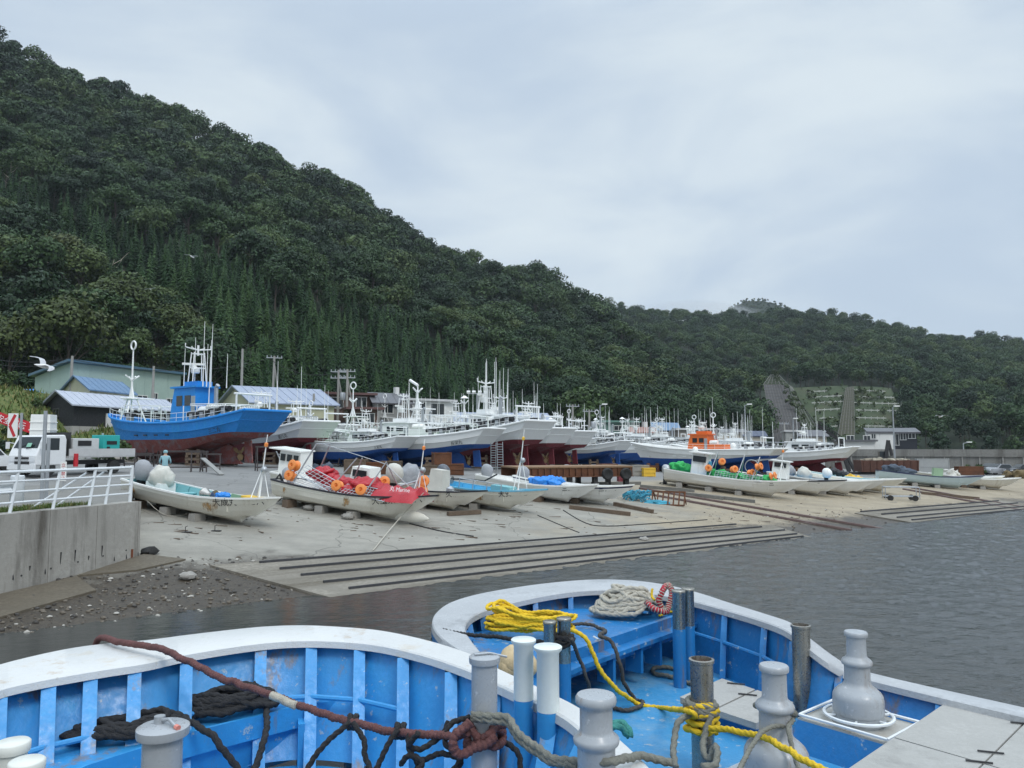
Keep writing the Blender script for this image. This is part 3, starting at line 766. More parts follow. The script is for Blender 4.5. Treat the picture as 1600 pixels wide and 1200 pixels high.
def house(name, label, A, B, C, ztop, zridge, wm, rm, kind='gable', wins=(), over=.5, plinth=0, chimney=None, cat='house', fr=None, door=None):
    """A: far end of the gable side, B: near corner, C: far end of the long side (px, depth); heights given at the eave."""
    a, b, c = [AT(*q_) for q_ in (A, B, C)]
    z0 = min(a.z, b.z, c.z)-.8
    t = thing(name, (b.x, b.y, z0), 0, label, cat)
    u = V((c.x-b.x, c.y-b.y, 0)); v = V((a.x-b.x, a.y-b.y, 0)); h = ztop-z0; hr = zridge-z0
    un, vn = u.normalized(), v.normalized()
    mb = MB(); base = [V((0, 0, 0)), u, u+v, v]
    if kind == 'gable':
        mb.add([p for p in base]+[p+V((0, 0, h)) for p in base]+[v*.5+V((0, 0, hr)), u+v*.5+V((0, 0, hr))], [(0, 1, 5, 4), (2, 3, 7, 6), (3, 0, 4, 8, 7), (1, 2, 6, 9, 5)])
    elif kind == 'mono':
        mb.add([p for p in base]+[V((0, 0, h)), u+V((0, 0, h)), u+v+V((0, 0, hr)), v+V((0, 0, hr))], [(0, 1, 5, 4), (1, 2, 6, 5), (2, 3, 7, 6), (3, 0, 4, 7)])
    else:
        mb.add([p for p in base]+[p+V((0, 0, h)) for p in base], [(0, 1, 5, 4), (1, 2, 6, 5), (2, 3, 7, 6), (3, 0, 4, 7)])
    mb.build('wall', wm, t, smooth=0)
    mb = MB(); o = over; th = .16
    if kind == 'gable':
        sl = (hr-h)/(v.length/2)
        for s_ in (0, 1):
            e = (-vn*o if s_ == 0 else v+vn*o); ez = h-sl*o
            r0 = v*.5
            P = [e-un*o+V((0, 0, ez)), e+u+un*o+V((0, 0, ez)), r0+u+un*o+V((0, 0, hr)), r0-un*o+V((0, 0, hr))]
            up = V((0, 0, th)); mb.add([p+V((0, 0, .03)) for p in P]+[p+up for p in P], [(0, 1, 2, 3), (7, 6, 5, 4), (0, 4, 5, 1), (1, 5, 6, 2), (3, 7, 4, 0)])
            nrib = int(u.length/.9)
            for k in range(nrib+1):
                p0 = P[0].lerp(P[1], k/nrib)+up*1.1; p1 = P[3].lerp(P[2], k/nrib)+up*1.1; mb.bar(p0, p1, .05, .06)
    else:
        zz = (h, h, hr, hr) if kind == 'mono' else (h, h, h, h)
        P = [-un*o-vn*o, u+un*o-vn*o, u+un*o+v+vn*o, v+vn*o-un*o]
        P = [p+V((0, 0, z+.03)) for p, z in zip(P, zz)]; up = V((0, 0, .3))
        mb.add(P+[p+up for p in P], [(3, 2, 1, 0), (4, 5, 6, 7), (0, 1, 5, 4), (1, 2, 6, 5), (2, 3, 7, 6), (3, 0, 4, 7)])
    ro = mb.build('roof', rm, t, smooth=0)
    if chimney:
        MB().box(u*chimney+v*.5+V((0, 0, hr+.3)), (.6, .6, 1.4), math.atan2(u.y, u.x)).build('chimney', W_WHITE, ro)
    fr = fr or M_FRAME
    for side, f_, z_, w_, h_ in wins:
        ax = u if side == 'u' else v; an = ax.normalized(); nrm = V((an.y, -an.x, 0))
        if side == 'g': nrm = -nrm if nrm.dot(un) > 0 else nrm
        elif nrm.dot(vn) > 0: nrm = -nrm
        c0 = ax*f_+V((0, 0, z_))+nrm*.03; rz = math.atan2(an.y, an.x)
        mb = MB()
        for d_, w2, h2 in ((V((0, 0, h_/2)), w_+.16, .09), (V((0, 0, -h_/2)), w_+.22, .09)): mb.box(c0+d_, (w2, .12, h2), rz)
        for sx in (-w_/2, 0, w_/2): mb.box(c0+an*sx, (.08, .11, h_-.1), rz)
        wo = mb.build('window', fr, t, smooth=0)
        MB().box(c0, (w_-.05, .06, h_-.05), rz).build('pane', M_GLASS, wo, smooth=0)
    if door:
        f_, w_, h_, dm = door; an = un; nrm = V((an.y, -an.x, 0)); nrm = -nrm if nrm.dot(vn) > 0 else nrm
        rz = math.atan2(an.y, an.x); zz = c.z-z0-.0
        zb = lerp(b.z, c.z, f_)-z0
        MB().box(u*f_+nrm*.05+V((0, 0, zb+h_/2)), (w_, .12, h_), rz).build('door', dm, t, smooth=0)
    if plinth:
        mb = MB(); mb.bar(-vn*.06-un*.06+V((0, 0, plinth/2+.6)), u-vn*.06+V((0, 0, plinth/2+.6)), .1, plinth+1.2)
        mb.bar(-un*.06+V((0, 0, plinth/2+.6)), v-un*.06+V((0, 0, plinth/2+.6)), .1, plinth+1.2)
        mb.build('plinth', W_FOUND, t, smooth=0)
    return t
def zat(px, py, Y): return PY(px, py, Y).z
house('warehouse', 'long mint green metal warehouse on the bank at left', (50, 92), (104, 88), (279, 104), zat(104, 566, 88), zat(50, 589, 92), W_MINT, R_TEAL, 'mono',
      [('u', .32, zat(160, 588, 93)-AT(104, 88).z+.8, 2.2, .5), ('u', .62, zat(205, 597, 96)-AT(104, 88).z+.8, 1.6, 1.0), ('u', .9, zat(268, 603, 102)-AT(104, 88).z+.8, 1.4, .8), ('u', .74, zat(229, 600, 99)-AT(104, 88).z+.8, .9, 1.9)], .6, cat='warehouse')
house('cottage', 'small pale yellow cottage with a blue metal roof before the mint warehouse', (91, 86), (137, 80), (207, 88), zat(137, 609, 80), zat(115, 588, 82), W_PYEL, R_BLUE, 'gable', [('g', .5, 3.2, 1.4, .8)], .4)
house('shed', 'black metal shed with a silver roof below the yellow cottage', (66, 78), (113, 73), (276, 88), zat(113, 632, 73), zat(90, 612, 75), W_BLACK, R_SILV, 'gable', [('g', .55, 3.0, 1.5, .8)], .5, plinth=.45, cat='shed', fr=M_FRAMED, door=(.33, 1.8, 2.0, M_FRAME))
house('warehouse', 'pale yellow warehouse with a blue grey gable roof behind the white ships', (343, 92), (392, 85), (521, 91), zat(392, 628, 85), zat(375, 604, 88), W_PYEL, R_BLGR, 'gable',
      [('g', .5, 4.8, 1.3, 1.2), ('u', .66, 2.6, 1.2, 1.4), ('u', .87, 3.2, 1.1, 1.0)], .5, cat='warehouse', fr=M_FRAMED)
house('brown_house', 'brown two storey house with a maroon flat roof behind the poles', (462, 106), (490, 99), (578, 102), zat(490, 616, 99), zat(490, 610, 99), W_BROWN, R_MAR, 'flat', [('u', .83, zat(560, 626, 100)-AT(490, 99).z+.8, 1.4, 1.6), ('u', .4, zat(525, 626, 100)-AT(490, 99).z+.8, 1.6, 1.4)], .7)
house('brown_house', 'lower brown wing with a deep maroon roof and white glazed porch', (540, 99), (548, 95), (590, 96), zat(548, 640, 95), zat(548, 634, 95), W_BROWN, R_MAR, 'flat', [('u', .5, zat(565, 653, 95)-AT(548, 95).z+.8, 2.4, 1.4)], .7)
house('grey_house', 'grey two storey house with dark gable roof beside the brown house', (572, 108), (585, 100), (640, 103), zat(585, 629, 100), zat(580, 614, 103), W_GREY, R_GREY, 'gable', [('u', .35, zat(600, 636, 100)-AT(585, 100).z+.8, 1.6, 1.2), ('u', .8, zat(625, 636, 101)-AT(585, 100).z+.8, 1.2, 1.2)], .5, chimney=.75)
house('grey_house', 'grey front gable with a dark pitched porch next to the white flat house', (622, 97), (640, 101), (648, 106), zat(631, 637, 97), zat(629, 622, 98), W_TAUPE, R_GREY, 'gable', [('g', .5, zat(630, 636, 98)-AT(630, 98).z+.8, 1.1, 1.2), ('g', .5, 1.8, .9, 1.8)], .5)
house('white_house', 'white flat roofed house with large dark windows behind the blue bottomed ship', (632, 110), (640, 104), (708, 108), zat(640, 626, 104), zat(640, 626, 104), W_WHITE, R_LGR, 'flat', [('u', .22, zat(650, 636, 104)-AT(640, 104).z+.8, 1.8, 1.9), ('u', .62, zat(680, 638, 106)-AT(640, 104).z+.8, 2.2, 1.8)], .6)
house('warehouse', 'long low warehouse with a pale grey metal roof behind the crowded masts', (690, 122), (700, 112), (862, 116), zat(700, 662, 112), zat(700, 645, 116), W_GREY, R_BLGR, 'gable', [('u', .3, 2.4, 1.4, 1), ('u', .7, 2.4, 1.4, 1)], .5, cat='warehouse')
house('green_building', 'dull green two tier metal building at the foot of the wooded hill', (928, 138), (935, 128), (997, 130), zat(935, 660, 128), zat(935, 660, 128), W_GREEN, mat('green_roof', (.12, .24, .20), .5), 'flat', [('u', .5, 5.2, 1.6, .8)], .5, cat='building')
house('white_house', 'small white house with a faded red roof right of the green building', (980, 131), (988, 122), (1024, 124), zat(988, 676, 122), zat(988, 668, 125), W_WHITE, R_RED, 'gable', [('u', .4, 2.6, 1.2, 1.3), ('u', .8, 2.6, 1.2, 1.6)], .5, chimney=.7)
house('blue_roof_house', 'low house with blue gable roof behind the orange cabin', (1016, 140), (1022, 132), (1062, 136), zat(1022, 672, 132), zat(1022, 661, 136), W_TAUPE, R_BLUE, 'gable', [('u', .5, 3, 1.4, 1)], .4)
house('taupe_house', 'low taupe house with flat roof left of the tall lamp', (1052, 134), (1060, 124), (1122, 126), zat(1060, 672, 124), zat(1060, 672, 124), W_TAUPE, R_LGR, 'flat', [('u', .35, 2.6, 2, 1.1), ('u', .75, 2.6, 1.6, 1.0)], .4)
house('beige_house', 'beige shed with grey roof under the tall lamp post', (1112, 136), (1118, 125), (1166, 127), zat(1118, 676, 125), zat(1118, 671, 128), W_BEIGE, R_GREY, 'gable', [('u', .5, 2.4, 1.3, 1.0)], .4, cat='shed')
house('beige_house', 'beige house with a navy roof right of the tall lamp post', (1158, 137), (1164, 125), (1197, 127), zat(1164, 682, 125), zat(1164, 674, 128), W_BEIGE, R_NAVY, 'gable', [('u', .5, 2.4, 1.5, 1.0)], .4)
house('grey_house', 'pale grey square house behind the white ship with the ring mast', (1222, 138), (1228, 128), (1250, 129), zat(1228, 675, 128), zat(1228, 675, 128), W_GREY, R_LGR, 'flat', [('u', .45, 3.2, 1, 1.2)], .3)
house('grey_house', 'low pale house with dark grey roof beside the black crane boom', (1245, 136), (1250, 126), (1292, 128), zat(1250, 682, 126), zat(1250, 673, 130), W_BEIGE, R_GREY, 'gable', [('u', .5, 2.2, 1.3, 1.0)], .5)
house('white_house', 'long low white house with a thin dark roof behind the sea wall', (1300, 146), (1308, 134), (1366, 136), zat(1308, 690, 134), zat(1308, 690, 134), W_WHITE, R_GREY, 'flat', [('u', .35, 3.8, 1.5, 1.0), ('u', .8, 3.8, 1.4, 1.0)], .7)
house('white_house', 'tall white building with a sloping beige top beside the black house', (1352, 150), (1357, 138), (1396, 139), zat(1357, 677, 138), zat(1357, 671, 150), W_WHITE, R_GREY, 'mono', [('u', .2, 4.2, .9, .9)], .3, cat='building')
house('black_house', 'black house with sloped dark roofs and white windows behind the sea wall', (1390, 152), (1394, 140), (1433, 138), zat(1394, 678, 140), zat(1394, 671, 150), mat('dark_navy_siding', (.022, .025, .034), .7), R_GREY, 'mono', [('u', .15, 3.6, 1, 2.0), ('u', .45, 4.2, .9, 1.3), ('u', .8, 4.4, 1.1, 1.2)], .6)
# ------------------------------------------------------------------ sea wall at right
M_SEAW = mat('streaked_sea_wall_concrete', (.21, .205, .19), .9, var=.15, scale=.5, stain=(.10, .095, .085), stain_amt=.14, streak=True, stain_scale=.8, bump=.4, bscale=8)
a, b = AT(1288, 116), AT(1720, 104)
zt = CZ-.65
t = thing('sea_wall', (a.x, a.y, 0), math.atan2(b.y-a.y, b.x-a.x), 'long streaked concrete sea wall behind the parked cars', 'wall')
Lw = (b-a).length
mb = MB().box((Lw/2, 0, zt/2-.6), (Lw, .8, zt+1.2)); mb.box((Lw/2, -.15, zt-.95), (Lw, .9, .16))
mb.build('wall_face', M_SEAW, t, smooth=0)
mb = MB()
for i in range(17): mb.box((1.2+i*2.4+rg.uniform(-.3, .3), -.46, zt/2-.75), (.16, .14, zt-.3))
mb.build('pilaster', mat('pale_pilaster', (.30, .29, .27), .9), t, smooth=0)['kind'] = 'stuff'
# ------------------------------------------------------------------ quay wall at left with its ground
w0, w1 = V((-14.1, 21.2, 0)), V((-12.6, 26.35, 0))
dw = (w1-w0).normalized(); ext = w0-dw*14
back = V((-30, 58, 0))
ZQ = 2.58
M_QUAY = mat('stained_quay_concrete', (.34, .325, .295), .88, var=.16, scale=.7, bump=.5, bscale=14, stain=(.11, .10, .085), stain_amt=.13, streak=True, stain_scale=1.1)
t = thing('quay_wall', (w0.x, w0.y, 0), math.atan2(dw.y, dw.x), 'stained concrete quay wall topped by a white railing at left', 'wall')
Lq = (w1-w0).length
mb = MB()
x0 = -14.
while x0 < Lq-.1:
    x1 = min(x0+1.75, Lq)
    mb.box(((x0+x1)/2, .3, ZQ/2-.9), (x1-x0-.018, .6, ZQ+1.8)); x0 = x1
mb.build('wall_face', M_QUAY, t, smooth=0)
mb = MB()
for i in range(16): mb.tube([(-2.5+i*.52, -.012, rg.choice([.75, 1.05, 1.3])), (-2.5+i*.52, .02, 1.1)][:1]+[(-2.5+i*.52, .02, .9)], .02, 5)
for i in range(9):
    xx = -3+i*.97; zz = .62+.05*i
    mb.tube([(xx, -.01, zz), (xx, .04, zz)], .028, 6)
mb.build('form_tie_hole', M_DARK, t)['kind'] = 'stuff'
MB().box((Lq-.35, -.01, .75), (.08, .03, .55)).build('rust_streak', mat('rust_mark', (.16, .05, .02), .9), t)
nq = V((-dw.y, dw.x, 0))
q0, q1 = w0+nq*.6-dw*14, w1+nq*.6
poly = [(q0.x, q0.y), (q1.x, q1.y), (w1.x-.5*14, w1.y+14), (-45, 47), (-45, q0.y)]
def fill(pts, z, name, m, lab, thick=3): return tag(MB().prism(pts, z-thick, z).build(name, m, smooth=0), lab, name.replace('_', ' '), kind='structure')
fill(poly, ZQ-.06, 'quay_ground', mat('grey_quay_surface', (.19, .185, .17), .9, var=.2, scale=.8, bump=.4, bscale=20), 'grey ground behind the quay railing')
# ramp foot of the wall
M_APR = mat('brown_wet_apron', (.115, .096, .068), .7, var=.25, scale=1)
for pts_, nm in (([(-60, 945), (120, 903), (150, 925), (60, 950), (-60, 985)], 'brown concrete apron sloping from the quay wall foot'), ([(120, 902), (225, 868), (290, 876), (215, 893)], 'small wet concrete apron at the end of the quay wall')):
    ps = [PG(*p) for p in pts_]; c = sum(ps, V((0, 0, 0)))/len(ps)
    tag(MB().prism([(p.x, p.y, p.z) for p in ps], -.4, .06).build('apron', M_APR, smooth=0), nm, 'apron', kind='structure')
tag(MB().ball((0, 0, .1), .3, 10, 6, sc=(1, .7, .55), jit=.5).build('boulder', mat('black_rock', (.02, .02, .02), .8), loc=PG(233, 866)), 'black rock at the end of the quay wall', 'rock')
# grass on quay edge
mb = MB(); rnd = random.Random(8)
for i in range(5200):
    f = rnd.uniform(-.9, .74); d_ = rnd.random()**1.6*1.7; p = w0+dw*f*(Lq if f > 0 else 8)+nq*(.62+d_)
    h_ = rnd.uniform(.06, .22)*(1-.35*d_/1.7); a_ = rnd.uniform(0, 6.28); e = V((math.cos(a_), math.sin(a_), 0))
    mb.add([p+V((0, 0, ZQ-.06))-e*.02, p+V((0, 0, ZQ-.06))+e*.02, p+V((e.y*h_*.4, -e.x*h_*.4, ZQ-.06+h_))], [(0, 1, 2)], rnd.choice([0, 0, 0, 1]))
tag(mb.build('quay_grass', [mat('green_grass_blade', (.085, .14, .025), .7, var=.4, scale=1.5), mat('dry_grass_blade', (.20, .18, .06), .8, var=.3)], smooth=0), 'short grass along the quay edge below the white railing', 'grass', kind='stuff')
# railing
t = thing('railing', (w0.x, w0.y, ZQ), math.atan2(dw.y, dw.x), 'white pipe railing on top of the quay wall', 'railing')
HT = 1.18
xsr = [-9, -6.5, -4.2, -2.1, .62, 2.05, 3.4, 4.05]
for x_ in xsr[:]:
    MB().tube([(x_, .25, -.05), (x_+.28, .32, HT)], .045, 8).build('post', M_RAILW, t)
MB().tube([(Lq-.25, .25, -.05), (Lq-.15, .3, HT+.04)], .055, 8).build('post', M_RAILW, t)
for k, z_ in enumerate((.28, .58, .88, HT-.03)):
    MB().tube([(-9.2, .26+.05*k/3, z_), (Lq-.2, .28+.03*k/3, z_)], .033 if k < 3 else .045, 8).build('rail', M_RAILW, t)
for (xa, xb) in ((2.2, 3.4), (3.1, 4.1)): MB().tube([(xa, 1.3, -.05), (xb, .4, HT-.15)], .03, 6).build('brace', M_RAILW, t)
# guard rail behind
t = thing('guard_rail', (w0.x, w0.y, ZQ), math.atan2(dw.y, dw.x), 'white corrugated road guard rail with a blunt end behind the railing', 'guard rail')
prof = [(0, .42), (-.06, .47), (-.06, .53), (0, .58), (.03, .62), (0, .66), (-.06, .71), (-.06, .77), (0, .82)]
mb = MB(); mb.loft([[(x_, 1.35+y_, z_+.04) for y_, z_ in prof] for x_ in (-9, -3, 1.6)]); mb.loft([[(x_, 1.40+y_, z_+.04) for y_, z_ in prof[::-1]] for x_ in (-9, -3, 1.6)])
mb.build('beam', M_RAILW, t)
MB().lathe([(.16, .2), (.19, .24), (.19, .98), (.16, 1.0)], (1.85, 1.42, 0), 14).build('end_terminal', M_RAILW, t)
for x_ in (-4, -1.2, 1.2): MB().tube([(x_, 1.5, -.1), (x_, 1.5, .95)], .07, 8).build('post', M_STEEL, t)
# ------------------------------------------------------------------ road signs and tank at left
def rel(px, Y): return PY(px, 695, Y).x
Yt = 27.
x_ = rel(24, Yt)
t = thing('chevron_sign', (x_, Yt, ZQ), 0, 'white road sign with a red left chevron on a steel post', 'road sign')
zc = zat(24, 665, Yt)-ZQ
MB().tube([(.13, .06, -.1), (.13, .06, zc+.45)], .045, 8).build('post', M_STEEL, t)
MB().box((-.12, 0, zc), (.34, .03, .86)).build('board', M_WHITE, t, smooth=0)
mb = MB(); mb.bar((-.10, 0, 0), (.08, .38, 0), .10, .006); mb.bar((-.10, 0, 0), (.08, -.38, 0), .10, .0064)
o = mb.build('chevron', mat('sign_red', (.5, .02, .03), .5), t, smooth=0); o.rotation_euler = (R(90), 0, 0); o.location = (-.12, -.018, zc)
for px, top, lab in ((69, 642, 'tall grey steel post in front of the white water tank'), (76, 684, 'shorter grey steel post beside the truck cab')):
    Y_ = 26.5 if px == 69 else 27.6
    t = MB().tube([(0, 0, -.2), (0, 0, zat(px, top, Y_)-ZQ)], .06, 10).build('steel_post', M_STEEL, loc=(rel(px, Y_), Y_, ZQ)); tag(t, lab, 'post')
p = V((rel(101, 33), 33, G(rel(101, 33), 33)))
t = thing('notice_sign', p, R(6), 'narrow white notice with red writing on a thin pole behind the railing', 'sign')
zt_ = zat(100, 721, 33)-p.z
MB().tube([(0, .03, -.3), (0, .03, zt_)], .02, 6).build('pole', M_STEEL, t)
MB().box((0, 0, zt_-.42), (.24, .02, .82)).build('board', M_WHITE, t, smooth=0)
SIGNR = mat('sign_red', (.5, .02, .03))
for k, ch in enumerate('立入禁止'): text_mesh(ch, .17, 'lettering', SIGNR, t, Matrix.Translation((0, -.013, zt_-.22-k*.18)) @ Matrix.Rotation(R(90), 4, 'X'))
# white cube water tank on the truck side
p = AT(67, 45)
t = thing('water_tank', (p.x, p.y, p.z), R(10), 'white plastic cube water tank standing high behind the truck cab', 'tank')
zb = zat(67, 685, 45)-p.z; zt_ = zat(67, 648, 45)-p.z
mb = MB().box((0, 0, (zb+zt_)/2), (1.1, 1.0, zt_-zb), taper=.94); mb.box((0, 0, zb+.35*(zt_-zb)), (1.16, 1.06, .06)); mb.box((0, 0, zb+.68*(zt_-zb)), (1.13, 1.03, .06))
mb.build('tank_body', M_WHITE, t, smooth=0)
mb = MB()
for sx in (-.55, .55):
    for sy in (-.4, .4): mb.box((sx, sy, zb/2), (.09, .09, zb))
mb.box((0, 0, zb-.05), (1.4, 1.2, .1)); mb.build('stand', M_STEEL, t, smooth=0)
# red banner on the grass bank
p0, p1 = PY(-40, 640, 50), PY(47, 668, 50)
t = thing('banner', ((p0.x+p1.x)/2, 50, G((p0.x+p1.x)/2, 50)), 0, 'long red banner with white lettering on the grassy bank', 'banner')
c0 = V(t.location)
mb = MB(); n = 14
f0 = [p0.lerp(p1, i/n)+V((0, .06*math.sin(i*1.3), .0))-c0 for i in range(n+1)]
mb.loft([[q_-V((0, 0, .36)) for q_ in f0], [q_+V((0, 0, .36)) for q_ in f0]]); mb.loft([[q_+V((0, .02, .36)) for q_ in f0], [q_+V((0, .02, -.36)) for q_ in f0]])
mb.build('cloth', mat('banner_red', (.55, .02, .03), .6), t)
for e in (p0, p1): MB().tube([e-c0+V((0, .05, .4)), (e.x-c0.x, .05, G(e.x, 50)-c0.z-.2)], .03, 6).build('pole', M_STEEL, t)
ang = math.atan2(p1.z-p0.z, p1.x-p0.x)
text_mesh('安全運転', .5, 'lettering', M_WINK, t, Matrix.Translation((p0.lerp(p1, .66)-c0)+V((0, -.09, -.2))) @ Matrix.Rotation(R(90), 4, 'X') @ Matrix.Rotation(ang, 4, 'Z'))
# blue tarp heap and bushes at the top of the bank
p = AT(42, 86); 
tag(MB().ball((0, 0, .6), 1.2, 12, 8, sc=(1.1, .8, .75), jit=.5).build('tarp_heap', M_BLUET, loc=(p.x, p.y, zat(42, 622, 86)-.5)), 'blue tarpaulin heap beside the mint warehouse', 'tarp')
def bush(px, Y, zpy, r_, lab, m=M_LEAF, n=420, name='bush', grp=None):
    p = AT(px, Y); z = p.z if zpy is None else zat(px, zpy, Y)
    rr = random.Random(int(px*7+Y)); mb, _ = crown_mb(rr, r_*1.7, r_, 9, n//9, r_*.13, low=.0)
    return tag(mb.build(name, m, smooth=0, loc=(p.x, p.y, min(z, p.z+1))), lab, 'bush', grp)
bush(24, 70, None, 1.2, 'round green bush on the grassy bank left of the black shed')
bush(162, 56, None, 1.0, 'low weedy bush behind the truck bed', M_TAN)
bush(185, 60, None, 1.2, 'green weeds under the bow of the blue ship')
for k in range(26):
    px = -30+k*22+rg.uniform(-8, 8); bush(px, pw(px, FOOT_A)-6+rg.uniform(-3, 3), None, rg.uniform(1.6, 3.2), 'leafy undergrowth bush at the edge of the wood behind the houses', [M_LEAF, M_TAN, M_LEAF][k % 3], 500, grp='undergrowth bushes at the forest edge')
for k in range(16):
    px = 920+k*45+rg.uniform(-12, 12); bush(px, pw(px, FOOT_B if px > 1200 else FOOT_A)-7, None, rg.uniform(2, 3.5), 'leafy undergrowth bush at the edge of the wood behind the houses', M_LEAF, 420, grp='undergrowth bushes at the forest edge')
bush(1528, 100, None, .9, 'green weeds growing against the sea wall by the cars', M_LEAF); bush(1510, 101, None, .8, 'small weeds against the sea wall beside the rusty frame', M_TAN)
tag(MB().ball((0, 0, .1), .9, 12, 6, sc=(1.5, 1, .5), jit=.9).build('rubble_pile', mat('rubble', (.3, .28, .25), .9, bump=.8, bscale=6), loc=AT(195, 63)), 'pile of pale stones below the grassy bank', 'rubble')
# bare pale trees on the left slope
def dead_tree(px, py, Y, h_, lab, seed):
    rr = random.Random(seed); p = PY(px, py, Y); t = thing('dead_tree', (p.x, p.y, zA(p.x, p.y)-.5), rr.uniform(0, 6), lab, 'tree')
    mb = MB(); pts = [V((0, 0, 0))]
    for k in range(6): pts.append(pts[-1]+V((rr.uniform(-.35, .45), rr.uniform(-.2, .2), h_/6)))
    mb.tube(pts, [.22-.03*i for i in range(7)], 6); mb.build('trunk', M_DEADW, t)
    for k in range(6):
        a_ = pts[2+k*4//6]; d = V((rr.choice([-1, 1])*rr.uniform(.8, 1.6), rr.uniform(-.5, .5), rr.uniform(.3, 1.2)))
        MB().tube([a_, a_+d, a_+d*1.7+V((0, 0, .6)), a_+d*2.3+V((rr.uniform(-.4, .4), 0, .5))], [.09, .06, .04, .015], 5).build('limb', M_DEADW, t)
dead_tree(68, 420, 150, 11, 'bare pale dead tree with forked limbs on the left slope', 3)
dead_tree(184, 450, 165, 7, 'small bare white tree skeleton left of the conifers', 5)
dead_tree(12, 340, 205, 9, 'thin bare trunk at the left edge of the hill', 9)
# ------------------------------------------------------------------ poles, lamps, wires
M_POLE = mat('concrete_pole', (.30, .29, .27), .85, var=.12)
def lamp(px, toppy, Y, lab, arm=0, double=False):
    p = AT(px, Y); h_ = zat(px, toppy, Y)-p.z
    t = thing('lamp_post', p, 0, lab, 'lamp post', 'lamp posts around the yard')
    MB().tube([(0, 0, -.3), (0, 0, h_)], [.13, .07], 8).build('pole', M_STEEL, t)
    if double:
        MB().tube([(-1.2, 0, h_), (1.2, 0, h_)], .05, 6).build('cross_arm', M_STEEL, t)
        for sx in (-1.1, -.4, .4, 1.1): MB().box((sx, -.15, h_+.18), (.45, .35, .28), rx=R(25)).build('floodlight', M_WHITE, t)
    else:
        MB().tube([(0, 0, h_-.1), (arm or .3, -.2, h_+.1)], .04, 6).build('arm', M_STEEL, t)
        MB().box(((arm or .3)+.2, -.25, h_+.12), (.7, .32, .16)).build('lamp_head', M_WHITE, t)
lamp(938, 633, 104, 'grey lamp post in front of the green building', .4)
lamp(1165, 633, 112, 'tall lamp post beside the navy roofed house', .4)
lamp(1397, 636, 102, 'tall thin lamp post rising behind the rusty tipper trailer', .2)
lamp(1505, 692, 122, 'small curved street lamp behind the sea wall', .6)
lamp(1240, 655, 118, 'plain tall lamp post behind the ring masted ship', .1)
lamp(745, 615, 100, 'floodlight mast with four heads behind the blue bottomed ship', 0, True)
def upole(px, toppy, Y, lab, arms=1, lean=0, stay=False, tr=False):
    p = AT(px, Y); h_ = zat(px, toppy, Y)-p.z
    t = thing('utility_pole', p, R(20), lab, 'utility pole', 'utility poles')
    MB().tube([(0, 0, -.4), (lean, 0, h_)], [.2, .13], 10).build('pole', M_POLE, t)
    for k in range(arms):
        mb = MB().bar((-1.0+lean, 0, h_-.25-k*.8), (1.0+lean, 0, h_-.25-k*.8), .1)
        for sx in (-.9, -.4, .4, .9): mb.tube([(sx+lean, 0, h_-.2-k*.8), (sx+lean, 0, h_+.05-k*.8)], .06, 6)
        mb.build('cross_arm', M_STEEL, t)
    if stay: MB().tube([(lean, 0, h_-1), (1.8, .6, -.4)], .10, 8).build('stay_pole', M_POLE, t)
    if tr: MB().lathe([(.34, 0), (.36, .1), (.36, .85), (.3, .95)], (lean+.55, -.1, h_*.6), 12).build('transformer', M_STEEL, t)
upole(527, 578, 97, 'utility pole with insulators and transformer before the brown house', 2, 0, True, True)
upole(541, 577, 96, 'second utility pole with a stay right of the transformer pole', 2, 0, True)
upole(423, 556, 99, 'tall utility pole with a stay behind the pale yellow warehouse', 1, .2, True)
upole(489, 615, 90, 'short grey pole in front of the pale yellow warehouse', 0)
upole(107, 556, 84, 'thin pole in front of the mint warehouse', 0); upole(236, 572, 90, 'grey pole before the mint warehouse windows', 0)
upole(375, 545, 92, 'tall bare pole left of the pale yellow warehouse', 0)
upole(895, 632, 106, 'utility pole with insulators right of the red bottomed ships', 1); upole(921, 640, 108, 'utility pole with a transformer left of the lamp by the green building', 1, 0, False, True)
upole(1226, 660, 130, 'thin pole behind the pale grey square house', 1)
for (a_, b_, Y0, Y1, sag, lab) in (((-60, 548), (107, 560), 84, 84, .8, 'sagging black wire left of the mint warehouse'), ((-60, 556), (107, 566), 84, 84, .8, 'lower sagging black wire left of the mint warehouse'), ((107, 560), (423, 560), 84, 99, 1.5, 'long wire strung above the mint warehouse'), ((423, 562), (527, 582), 99, 97, 1., 'wire between the tall stayed pole and the transformer pole'), ((895, 660), (800, 652), 106, 100, .6, 'wire running left from the pole by the red ships')):
    p, q_ = PY(*a_, Y0), PY(*b_, Y1)
    tag(MB().tube([p.lerp(q_, i/10)-V((0, 0, sag*4*(i/10)*(1-i/10))) for i in range(11)], .03, 4).build('overhead_wire', M_DARK), lab, 'wire')
